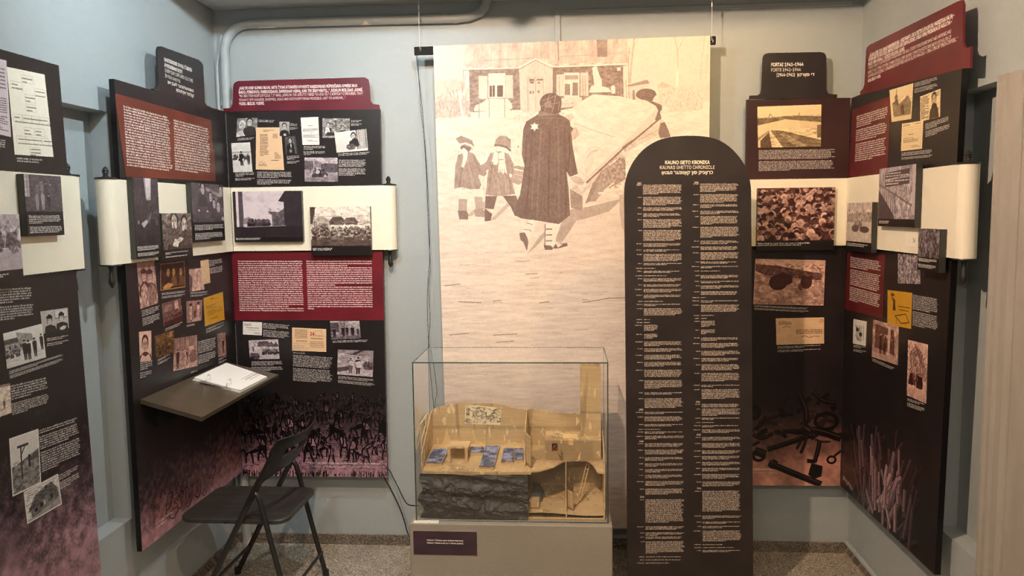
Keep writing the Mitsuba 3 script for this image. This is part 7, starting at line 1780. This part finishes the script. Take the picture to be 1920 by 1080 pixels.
def bed(cs, h, label):
    cs = np.array(cs)
    bt = cs.copy()
    b0 = np.array([[x, y, plat(y) + 0.0003] for x, y, *_ in cs])
    b1 = np.array([[x, y, plat(y) + h] for x, y, *_ in cs])
    ctr = cs[:, :2].mean(0)
    fr = cat(trimesh.convex.convex_hull(np.vstack([b0, b1])))
    k = part(t, 'bed', ply(fr, 'm_wood'), label)
    n = 14
    s, u = np.meshgrid(np.linspace(0, 1, n), np.linspace(0, 1, n))
    p = (cs[0, :2][None, None] * ((1 - s) * (1 - u))[..., None] + cs[1, :2] * (s * (1 - u))[..., None] + cs[2, :2] * (s * u)[..., None] + cs[3, :2] * ((1 - s) * u)[..., None])
    p = ctr + (p - ctr) * 1.05
    z = plat(p[..., 1]) + h + 0.0012 + 0.0028 * RS.rand(n, n)
    edge = np.minimum(np.minimum(s, 1 - s), np.minimum(u, 1 - u)) < 0.01
    z = z - 0.007 * (edge & (u > 0.02)) - 0.003 * (u < 0.02)
    v, f = grid(p[..., 0], p[..., 1], z, True)
    part(k, 'blue_cover', ply((np.vstack([v, v - [0, 0, .0008]]), np.vstack([f, f[:, ::-1] + len(v)])), 'm_blue', smooth=True), 'crumpled blue cover')
    return k
bed([(-0.576, 3.030), (-0.509, 3.030), (-0.499, 3.160), (-0.564, 3.163)], 0.016, 'bed in the left corner of the model')
k = bed([(-0.408, 3.128), (-0.349, 3.128), (-0.352, 3.178), (-0.414, 3.178)], 0.016, 'bed behind the table of the model')
bed([(-0.356, 3.010), (-0.297, 3.010), (-0.291, 3.205), (-0.351, 3.205)], 0.014, 'long bed in the middle of the model')
bed([(-0.273, 3.052), (-0.223, 3.054), (-0.230, 3.176), (-0.271, 3.178)], 0.014, 'left one of the two beds by the partition')
bed([(-0.2185, 3.070), (-0.186, 3.072), (-0.1905, 3.176), (-0.2275, 3.174)], 0.014, 'right one of the two beds by the partition')
tb = part(t, 'table', ply(rbx(-0.490, -0.405, 3.062, 3.150, plat(3.1) + 0.053, plat(3.1) + 0.060, 0.001), 'm_card'), 'little table')
for x, y in ((-0.484, 3.066), (-0.414, 3.066), (-0.484, 3.142), (-0.414, 3.142)):
    part(tb, 'leg', ply(rbx(x - 0.006, x + 0.006, y - 0.004, y + 0.004, plat(y), plat(3.1) + 0.053, 0.001), 'm_wood'))
part(tb, 'backing', ply(rbx(-0.476, -0.420, 3.136, 3.139, plat(3.138), plat(3.1) + 0.053, 0.0005), 'm_card'))
# torn strips of pale paper along the foot of the rear wall
for i, (xa, xb, hh) in enumerate(((-0.545, -0.495, 0.085), (-0.42, -0.345, 0.02), (-0.29, -0.18, 0.018))):
    n = 11
    pts = [(xa + (xb - xa) * j / n, 0.624 + hh * (1 - abs(2 * j / n - 1)) ** 1.6 * (0.7 + 0.5 * RS.rand())) for j in range(n + 1)]
    card('torn_paper', [(xb, 0.618), (xa, 0.618)] + pts, 0.0012, frame_matrix((0, YBK - 0.0002, 0), (1, 0, 0), (0, 0, 1), (0, -1, 0)), 'm_card_cut')
# the ink drawing pinned to the rear wall
im = Canvas(162, 88, (226, 212, 178), 5)
R = random.Random(9)
im.poly([(100, 88), (162, 88), (162, 60), (140, 74)], (214, 170, 90))
for i in range(150):
    x, y = R.uniform(8, 152), R.uniform(12, 76)
    line(im, smooth_path([(x, y), (x + R.uniform(-8, 8), y + R.uniform(-8, 8)), (x + R.uniform(-12, 12), y + R.uniform(-9, 9))], 4), R.uniform(.7, 1.7), (34, 27, 22))
line(im, [(6, 10), (152, 12)], .8, (50, 40, 30)); line(im, [(10, 12), (8, 74), (22, 60)], .8, (50, 40, 30)); line(im, [(36, 72), (92, 74)], 1.4, (40, 32, 24))
r = im.done(2)
MD = frame_matrix((-0.442, YBK - 0.0002, 0.710), (1, 0, 0), (0, 0, 1), (0, -1, 0))
m, uv = plate(MD, [(0.001, 0.004), (0.06, 0.002), (0.152, 0), (0.157, 0.066), (0.135, 0.077), (0.08, 0.081), (0.03, 0.085), (0.004, 0.082)], 0.0002, 0.0014, rect_uv(r, 0, 0, 0.162, 0.088), edge=(190, 170, 130))
part(t, 'pinned_drawing', ply(m, 'm_prints', uv=uv), 'paper with a dense ink drawing')
# window frame of card strips at the left end
MW = frame_matrix((-0.5905, 0, 0), (0, 1, 0), (0, 0, 1), (1, 0, 0))
w = part(t, 'window_frame', ply(cat(*[tube([(-0.588 + dx0, ya, za), (-0.588 + dx1, yb, zb)], 0.0032, 4) for dx0, ya, za, dx1, yb, zb in
    ((-.002, 3.02, .772, -.002, 3.19, .772), (-.002, 3.02, .772, -.002, 3.03, .665), (-.002, 3.19, .772, -.002, 3.16, .70), (-.002, 3.10, .772, -.002, 3.15, .69), (-.002, 3.03, .70, -.002, 3.14, .745), (-.002, 3.05, .66, -.002, 3.17, .715))]), 'm_card_cut'), 'small crooked window frame')
# the partition with its door
zz = lambda y: plat(y)
pp = [(3.03, zz(3.03)), (3.238, zz(3.238)), (3.238, 0.782)] + wavy([(3.238, 0.782), (3.15, 0.757), (3.09, 0.742), (3.055, 0.715), (3.04, 0.66), (3.03, zz(3.03))], 0.001, seed=12)[1:-1]
hole = Polygon([(3.10, 0.62), (3.145, 0.625), (3.145, 0.715), (3.10, 0.715)])
pw = extr(Polygon(pp).buffer(0).difference(hole), 0.004)
pw.apply_transform(frame_matrix((-0.178, 0, 0), (0, 1, 0), (0, 0, 1), (1, 0, 0)))
w = part(t, 'partition', ply(pw, 'm_card'))
dl = extr([(0, 0.008), (0.048, 0), (0.050, 0.118), (0, 0.128)], 0.003)
th = math.radians(-62)
dl.apply_transform(frame_matrix((-0.174, 3.052, 0.608), (math.cos(th), math.sin(th), 0), (0, 0, 1), (math.sin(th), -math.cos(th), 0)))
part(w, 'door_leaf', ply(dl, 'm_card'), 'door leaf standing open')
# the brick stove and its chimney
sx0, sx1, sy0, sz0, sz1 = -0.097, 0.128, 3.10, 0.607, 0.686
hole = sbox(-0.070, 0.642, -0.047, 0.674)
fb = extr(sbox(sx0, sz0, sx1, sz1).difference(hole), 0.004)
fb.apply_transform(frame_matrix((0, sy0 + 0.004, 0), (1, 0, 0), (0, 0, 1), (0, -1, 0)))
ob = cat(fb, bx(sx0, sx0 + 0.004, sy0 + 0.004, 3.236, sz0, sz1), bx(sx1 - 0.004, sx1, sy0 + 0.004, 3.236, sz0, sz1), bx(sx0 + .004, sx1 - .004, sy0 + 0.004, 3.236, sz1 - 0.004, sz1))
st = part(t, 'stove', ply(ob, 'm_card'))
part(st, 'fire', ply(cat(bx(-0.069, -0.048, 3.106, 3.12, 0.643, 0.650), tube([(-0.066, 3.108, 0.652), (-0.052, 3.108, 0.664)], 0.004, 6), tube([(-0.052, 3.110, 0.650), (-0.066, 3.112, 0.668)], 0.004, 6)), plain((0.16, 0.02, 0.02), 0.5)), 'red scraps in the fire hole')
dd = extr(sbox(0, 0, 0.034, 0.042), 0.002)
dd.apply_transform(frame_matrix((-0.046, 3.0985, 0.634), (0.35, -0.93, 0), (0, 0, 1), (-0.93, -0.35, 0)))
part(st, 'stove_door', ply(dd, 'm_card'))
part(st, 'paper_patch', ply(bx(-0.025, 0.035, 3.125, 3.19, sz1 + 0.0002, sz1 + 0.0014), 'm_card_cut'))
part(st, 'paper_tab', ply(cat(bx(-0.003, 0.016, 3.0975, 3.0998, 0.668, 0.687), bx(-0.003, 0.016, 3.0975, 3.112, 0.6862, 0.6882)), 'm_card_cut'))
for y in (3.192, 3.150):
    part(st, 'burner_ring', ply(tube([(-0.055 + 0.014 * math.cos(a), y + 0.012 * math.sin(a), sz1 + 0.0012) for a in np.linspace(0, 2 * math.pi, 22)], 0.0014, 6), 'm_card'))
ch = trimesh.boolean.difference([bx(0.047, 0.130, 3.165, 3.2355, sz1 + 0.0002, 0.975), bx(0.051, 0.126, 3.169, 3.2315, 0.72, 1.0)], engine='manifold')
part(t, 'chimney', ply(ch, 'm_card'))
part(t, 'chimney_plate', ply(bx(0.0515, 0.1255, 3.1695, 3.231, 0.955, 0.960), 'm_black'))  # flat black plate across the hollow just below the chimney rim
# the dark room below on the right
n = 30
X, Y = np.meshgrid(np.linspace(-0.163, 0.134, n), np.linspace(2.986, 3.236, n))
Z = 0.424 + 0.005 * np.sin((X + 0.2) * 17) + (Y - 2.986) * 0.20
v, f = grid(X, Y, Z, True)
part(t, 'lower_floor', ply((np.vstack([v, v - [0, 0, .004]]), np.vstack([f, f[:, ::-1] + len(v)])), 'm_card', smooth=True))
part(t, 'lower_rear_wall', ply(cat(bx(-0.163, -0.014, 3.19, 3.193, 0.42, 0.606), ), 'm_card'))
card('lower_rear_wall', [(-0.012, 0.42), (0.132, 0.42), (0.132, 0.60), (-0.012, 0.60)], 0.003, frame_matrix((0, 3.193, 0), (1, 0, 0), (0, 0, 1), (0, -1, 0)), 'm_card')
lp = [(2.988, 0.412), (3.19, 0.44), (3.19, 0.612), (3.10, 0.60), (3.092, 0.600)] + wavy([(3.088, 0.600), (3.02, 0.575), (3.0, 0.52), (3.012, 0.48), (2.992, 0.44), (2.988, 0.412)], 0.0012, seed=5)[:-1]
card('lower_partition', lp, 0.004, frame_matrix((-0.016, 0, 0), (0, 1, 0), (0, 0, 1), (1, 0, 0)))
dl = extr([(0, 0.0), (0.032, -0.004), (0.028, 0.064), (0, 0.07)], 0.003)
dl.apply_transform(frame_matrix((-0.008, 3.03, 0.440), (0.75, -0.66, 0), (0, 0, 1), (-0.66, -0.75, 0)))
part(t, 'lower_door', ply(dl, 'm_card'))
part(t, 'small_box', ply(rbx(-0.156, -0.120, 3.012, 3.05, 0.4372, 0.470, 0.001), 'm_card'), 'small card box')
part(t, 'pillow', ply(trimesh.convex.convex_hull(np.array([(-0.156, 3.06, 0.447), (-0.110, 3.06, 0.447), (-0.104, 3.14, 0.463), (-0.150, 3.14, 0.463), (-0.152, 3.075, 0.480), (-0.118, 3.08, 0.476), (-0.122, 3.12, 0.500), (-0.148, 3.12, 0.505)])), 'm_film'), 'dark pillow')
lad = []
for dx in (0.0, 0.012):
    lad.append(tube([(0.032 + dx, 3.075, 0.448), (0.072 + dx, 3.125, 0.592)], 0.0022, 6))
for u in np.linspace(0.08, 0.92, 8):
    p = np.array((0.032, 3.075, 0.448)) * (1 - u) + np.array((0.072, 3.125, 0.592)) * u
    lad.append(tube([p, p + (0.012, 0, 0)], 0.0016, 5))
lad.append(tube([(0.026, 3.05, 0.440), (0.066, 3.14, 0.459)], 0.003, 6))
part(t, 'ladder', ply(cat(*lad), 'm_wood'), 'tiny ladder')
card('base_strip', [(-0.165, 0.4055), (0.136, 0.4055), (0.136, 0.4115), (-0.165, 0.4115)], 0.003, frame_matrix((0, 2.984, 0), (1, 0, 0), (0, 0, 1), (0, -1, 0)), 'm_card_cut')
for x in (-0.166, -0.0155, 0.131):
    part(t, 'base_post', ply(bx(x, x + 0.005, 2.979, 2.985, 0.4055, 0.435), 'm_card_cut'))
part(t, 'base_board', ply(bx(-0.575, 0.134, 2.99, 3.24, 0.4052, 0.4085), 'm_card'))
# the crumpled black paper hung over the left half
nx, nz = 220, 110
s, u = np.meshgrid(np.linspace(0, 1, nx), np.linspace(0, 1, nz))
import meshkit
def facets(sx, sy, seed, wob):
    """Flat crumpled facets meeting in sharp creases: the lowest of many random tilted planes around random centres."""
    r = np.random.RandomState(seed)
    n = int(sx * sy)
    c = r.rand(n, 2) * np.array([1.2, 1.2]) - 0.1
    g = r.randn(n, 2)
    q = np.stack([s, u], -1).reshape(-1, 2) + wob
    from scipy.spatial import cKDTree
    d, k = cKDTree(c * [sx, sy]).query(q * [sx, sy], k=3)
    w = 1 / (d + 0.12) ** 5
    h = ((q[:, None] - c[k]) * g[k] * [[[sx, sy]]]).sum(-1)
    return ((h * w).sum(1) / w.sum(1)).reshape(s.shape)
W0 = np.stack([meshkit.fbm(np.stack([s * 6, u * 4, 0 * s + q], -1), 3, 5) for q in (0, 7)], -1).reshape(-1, 2) * 0.10
big = 1 - np.abs(2 * meshkit.noise(np.stack([s * 1.7 + u * 1.2, u * 4.6 - s * 1.3, 0 * s], -1), 4) - 1)
disp = 0.55 * facets(9, 6, 3, W0) + 0.38 * facets(20, 13, 4, W0) + 0.20 * facets(44, 28, 6, W0) + 2.6 * big
disp = disp - disp.mean()
bul = np.sin(np.pi * np.clip(u, 0, 1)) ** 0.5
Yc = 2.966 - 0.0105 * disp * bul
Yc = np.clip(Yc, 2.9535, 2.9825)
Xc = -0.584 + 0.422 * s + 0.004 * np.sin(u * 9) * (s < 0.1) - 0.008 * (s < 0.03) * np.sin(u * 14)
Zc = 0.5855 - 0.178 * u - 0.002 * disp
v, f = grid(Xc, Yc, np.maximum(Zc, 0.4065))
part(t, 'black_paper', ply((v, f), 'm_film', smooth=True), 'crumpled black paper')

# ------------------------------------------------------------------ the sloping desk on the left wall panel, and the ring binder on it
sl = 0.216
ds = np.array([1, 0, -sl]) / math.hypot(1, sl)
dn = np.array([sl, 0, 1]) / math.hypot(1, sl)
MDK = frame_matrix((-1.5745, 2.725, 0.935), (0, 1, 0), -ds, np.cross((0, 1, 0), -ds))
upn = MDK[:3, 2]
DL = 0.258
t = thing('wall_desk', 'dark sloping reading desk fixed to the left wall panel above the chair', 'desk')
poly = Polygon([(0.012, 0), (0.745, 0), (0.725, -DL), (-0.030, -DL)])
m = extr(poly, 0.016)
m.apply_translation((0, 0, -0.016)); m.apply_transform(MDK)
part(t, 'top', ply(m, 'm_desk'))
for s in (0.12, 0.62):
    b = trimesh.convex.convex_hull(np.array([(-1.5745, 2.725 + s, 0.918), (-1.5745, 2.725 + s + .014, 0.918), (-1.5745, 2.725 + s, 0.80), (-1.5745, 2.725 + s + .014, 0.80), (-1.42, 2.725 + s, 0.884), (-1.42, 2.725 + s + .014, 0.884)]))
    part(t, 'bracket', ply(b, 'm_black'))
t = thing('ring_binder', 'open white ring binder lying on the dark sloping desk', 'binder')
def on_desk(m):
    m.apply_transform(MDK)
    return m
pg = Canvas(300, 236, (244, 242, 238), 3)
R = random.Random(4)
for i, (a, b, y) in enumerate(((132, 250, 70), (138, 256, 58), (128, 262, 52), (150, 250, 40))):
    x = a
    while x < b:
        w = R.uniform(6, 18)
        pg.poly([(x, y), (x + w, y), (x + w, y + 3.6), (x, y + 3.6)], (150, 148, 146)); x += w + 3
r = pg.done(1.5)
PQ = Polygon([(0.366, -0.022), (0.690, -0.018), (0.630, -0.252), (0.336, -0.238)])
m, uv = plate(MDK, [(0.376, -0.026), (0.694, -0.022), (0.616, -0.245), (0.340, -0.240)], 0.004, 0.011, rect_uv(r, 0.345, -0.25, 0.345, 0.236), edge=(214, 212, 206))
part(t, 'page_stack', ply(m, 'm_prints', uv=uv), 'stack of white pages')
part(t, 'cover', ply(on_desk(extr([(0.368, -0.024), (0.696, -0.020), (0.620, -0.247), (0.336, -0.242)], 0.0034).apply_translation((0, 0, 0.0003))), plain((0.5, 0.5, 0.48), 0.3)))
part(t, 'ring_plate', ply(on_desk(rbx(0.345, 0.365, -0.205, -0.060, 0.0036, 0.0085, 0.002)), 'm_chrome'), 'metal ring plate')
for y in (-0.088, -0.178):
    part(t, 'ring', ply(on_desk(tube([(0.368 + 0.022 * math.cos(a), y, 0.008 + 0.030 * math.sin(a)) for a in np.linspace(0.1, math.pi - 0.1, 16)], 0.0018, 8)), 'm_chrome', smooth=40), 'metal ring')

# ------------------------------------------------------------------ the folding chair
t = thing('folding_chair', 'black folding chair standing before the sloping desk, seen from its back', 'chair')
CX, CYc, TH = -1.328, 3.100, 3.125
fw, lf = np.array([math.cos(TH), math.sin(TH), 0]), np.array([-math.sin(TH), math.cos(TH), 0])
MC = frame_matrix((CX, CYc, 0), fw, lf, (0, 0, 1))
def ch(p):
    p = np.atleast_2d(np.array(p, float))
    return p @ MC[:3, :3].T + MC[:3, 3]
W2 = 0.202
sq = sbox(-0.222, -W2 + 0.012, 0.226, W2 - 0.012).buffer(-0.055).buffer(0.055, quad_segs=10)
lay = []
for z, d in ((0.393, -0.006), (0.397, -0.001), (0.409, -0.001), (0.4135, -0.005), (0.415, -0.012)):
    lay.append((z, sq.buffer(d, quad_segs=10)))
def loft(layers, n=96):
    V = []
    for z, g in layers:
        ring = g.exterior
        V.append([(*ring.interpolate(i / n, normalized=True).coords[0], z) for i in range(n)])
    V = np.array(V)
    k = len(layers)
    v = np.vstack([V.reshape(-1, 3), [[0, 0, layers[0][0]]], [[0, 0, layers[-1][0] - 0.002]]])
    f = []
    for a in range(k - 1):
        for i in range(n):
            j = (i + 1) % n
            f += [[a * n + i, a * n + j, (a + 1) * n + j], [a * n + i, (a + 1) * n + j, (a + 1) * n + i]]
    for i in range(n):
        j = (i + 1) % n
        f += [[k * n, j, i], [k * n + 1, (k - 1) * n + i, (k - 1) * n + j]]
    return trimesh.Trimesh(v, f, process=False)
sm = loft(lay); 
if sm.volume < 0: sm.invert()
sm.apply_transform(MC)
part(t, 'seat', ply(sm, 'm_seat', smooth=40))
A0, B0 = np.array([0.168, 0, 0.0]), np.array([-0.206, 0, 0.731])
for sgn in (1, -1):
    y = sgn * W2
    a, b = A0 + [0, y, 0.008], B0 + [0, y, 0]
    e = a + (b - a) * 0.80
    part(t, 'front_leg', ply(tube(ch([a, a + (b - a) * 0.4, e]), 0.0112, 14), 'm_blackmetal', smooth=40))
    pv = a + (b - a) * 0.715
    ft = np.array([-0.239, y, 0.008])
    pth = smooth_path([pv + [0.012, 0, -0.03], pv, pv + [-0.018, 0, -0.012], pv + [-0.032, 0, -0.055], pv + (ft - pv) * 0.5 + [-0.008, 0, 0], ft], 6)
    part(t, 'rear_leg', ply(tube(ch(pth), 0.0105, 14), 'm_blackmetal', smooth=40))
    for q in (a, ft):
        part(t, 'rubber_foot', ply(tube(ch([q + [0, 0, -0.008], q + [0, 0, 0.022]]), 0.0135, 14), 'm_black', smooth=40))
    part(t, 'seat_bracket', ply(tube(ch([(0.02, y - sgn * 0.018, 0.404), (0.02, y, 0.404)]), 0.006, 8), 'm_blackmetal', smooth=40))
part(t, 'rear_stretcher', ply(tube(ch([(-0.224, -W2, 0.11), (-0.224, W2, 0.11)]), 0.007, 10), 'm_blackmetal', smooth=40))
part(t, 'front_stretcher', ply(tube(ch([(0.104, -W2, 0.135), (0.104, W2, 0.135)]), 0.007, 10), 'm_blackmetal', smooth=40))
# the moulded backrest: a curved shell with a long slot
nu, nv = 61, 26
up = (B0 - A0) / np.linalg.norm(B0 - A0)
base = A0 + (B0 - A0) * 0.735
Lb = np.linalg.norm(B0 - base) + 0.022
bn = np.array([up[2], 0, -up[0]])
def back_surface(s, u, off):
    y = (s * 2 - 1) * (W2 + 0.012)
    low = 0.030 + 0.055 * np.clip(1 - ((s * 2 - 1) / 0.9) ** 2, 0, 1) ** 0.7
    lo = np.where(np.abs(s * 2 - 1) > 0.90, -0.07, low)
    hgt = lo + (Lb - 0.012 * np.abs(s * 2 - 1) ** 6 - lo) * u
    bulge = -0.045 * np.clip(1 - (s * 2 - 1) ** 2, 0, 1)
    p = base[None] + hgt[:, None] * up + y[:, None] * np.array([0, 1, 0]) + (bulge + off)[:, None] * bn
    return p
S, U = np.meshgrid(np.linspace(0, 1, nu), np.linspace(0, 1, nv))
keep = np.ones((nv - 1, nu - 1), bool)
sc, uc = (S[:-1, :-1] + S[1:, 1:]) / 2, (U[:-1, :-1] + U[1:, 1:]) / 2
keep[(np.abs(sc - 0.5) < 0.34) & (np.abs(uc - 0.56) < 0.11)] = False
thick = 0.011 * np.clip(np.minimum(U, 1 - U) * 9, 0.25, 1) ** 0.5
vf = back_surface(S.ravel(), U.ravel(), thick.ravel() / 2)
vb = back_surface(S.ravel(), U.ravel(), -thick.ravel() / 2)
fs = []
idx = np.arange(nu * nv).reshape(nv, nu)
N0 = nu * nv
for i in range(nv - 1):
    for j in range(nu - 1):
        if not keep[i, j]:
            continue
        a, b, c, d = idx[i, j], idx[i, j + 1], idx[i + 1, j + 1], idx[i + 1, j]
        fs += [[a, b, c], [a, c, d], [a + N0, c + N0, b + N0], [a + N0, d + N0, c + N0]]
        for (p, q), (ii, jj) in (((a, b), (i - 1, j)), ((b, c), (i, j + 1)), ((c, d), (i + 1, j)), ((d, a), (i, j - 1))):
            if not (0 <= ii < nv - 1 and 0 <= jj < nu - 1) or not keep[ii, jj]:
                fs += [[p, p + N0, q + N0], [p, q + N0, q]]
part(t, 'backrest', ply(trimesh.Trimesh(ch(np.vstack([vf, vb])), fs, process=False), 'm_blackmetal2', smooth=50))
scene['m_blackmetal2'] = plain((0.008, 0.0075, 0.007), 0.36, 0.45)
rim = back_surface(np.full(21, 0.0), np.linspace(0, 1, 21), np.zeros(21))

# ------------------------------------------------------------------ cables
t = thing('cable', 'black cable coming from behind the panel to the left side of the glass case', 'cable')
part(t, 'wire', ply(tube(smooth_path([(-0.92, 3.627, 0.43), (-0.868, 3.622, 0.386), (-0.838, 3.6, 0.347), (-0.808, 3.58, 0.300), (-0.775, 3.53, 0.27), (-0.735, 3.46, 0.27), (-0.66, 3.42, 0.28), (-0.60, 3.40, 0.27)], 8), 0.0026, 8), 'm_black', smooth=40))
t = thing('cable', 'black cable hanging down the wall behind the panel to the pedestal', 'cable')
part(t, 'wire', ply(tube(smooth_path([(-0.90, 3.62, 0.36), (-0.882, 3.64, 0.314), (-0.857, 3.645, 0.264), (-0.825, 3.645, 0.192), (-0.803, 3.645, 0.126), (-0.78, 3.64, 0.05), (-0.72, 3.60, 0.012)], 8), 0.0026, 8), 'm_black', smooth=40))
t = thing('twisted_wires', 'two thin twisted wires hanging left of the banner down behind the glass case', 'wires')
for pts in ([(-0.672, 3.545, 2.318), (-0.655, 3.575, 2.088), (-0.643, 3.58, 1.848), (-0.636, 3.58, 1.605), (-0.636, 3.58, 1.408), (-0.646, 3.58, 1.309), (-0.653, 3.58, 1.159), (-0.649, 3.58, 0.983), (-0.637, 3.58, 0.958), (-0.624, 3.58, 0.856), (-0.617, 3.58, 0.767), (-0.628, 3.58, 0.703), (-0.64, 3.58, 0.45)],
            [(-0.665, 3.545, 2.318), (-0.662, 3.58, 2.088), (-0.651, 3.583, 1.945), (-0.643, 3.583, 1.775), (-0.640, 3.583, 1.556), (-0.635, 3.583, 1.359), (-0.645, 3.583, 1.259), (-0.641, 3.583, 1.109), (-0.652, 3.583, 0.983), (-0.640, 3.583, 0.78), (-0.628, 3.583, 0.6), (-0.645, 3.583, 0.42)]):
    part(t, 'wire', ply(tube(smooth_path(pts, 8), 0.0011, 6), 'm_black', smooth=40))

# ------------------------------------------------------------------ the finished print sheet becomes the ink of all prints
_rgb = sheet[:_shelves[-1][1] + _shelves[-1][2] + 16].astype(np.uint32)
_packed = mi.UInt32(np.ascontiguousarray((_rgb[..., 0] | (_rgb[..., 1] << 8) | (_rgb[..., 2] << 16)).ravel()))
def _print_ink(p, n, uv):
    x, y = uv.x * SHEET_W - 0.5, uv.y * SHEET_H - 0.5
    fx, fy = dr.floor(x), dr.floor(y)
    tx, ty = x - fx, y - fy
    ix, iy = mi.Int32(fx), mi.Int32(fy)
    def tap(dx, dy):
        a = dr.clip(ix + dx, 0, SHEET_W - 1)
        b = dr.clip(iy + dy, 0, len(_rgb) - 1)
        w = dr.gather(mi.UInt32, _packed, mi.UInt32(b * SHEET_W + a))
        return mi.Color3f(mi.Float(w & 255), mi.Float((w >> 8) & 255), mi.Float((w >> 16) & 255)) / 255.0
    c = dr.lerp(dr.lerp(tap(0, 0), tap(1, 0), tx), dr.lerp(tap(0, 1), tap(1, 1), tx), ty)
    return c ** 2.2 * 0.88
_ink_texture = proc(_print_ink)
scene['m_prints'] = {'type': 'principled', 'base_color': _ink_texture, 'roughness': 0.34, 'specular': 0.42}
scene['m_cloth'] = {'type': 'twosided', 'bsdf': {'type': 'principled', 'base_color': _ink_texture, 'roughness': 0.7, 'specular': 0.2}}
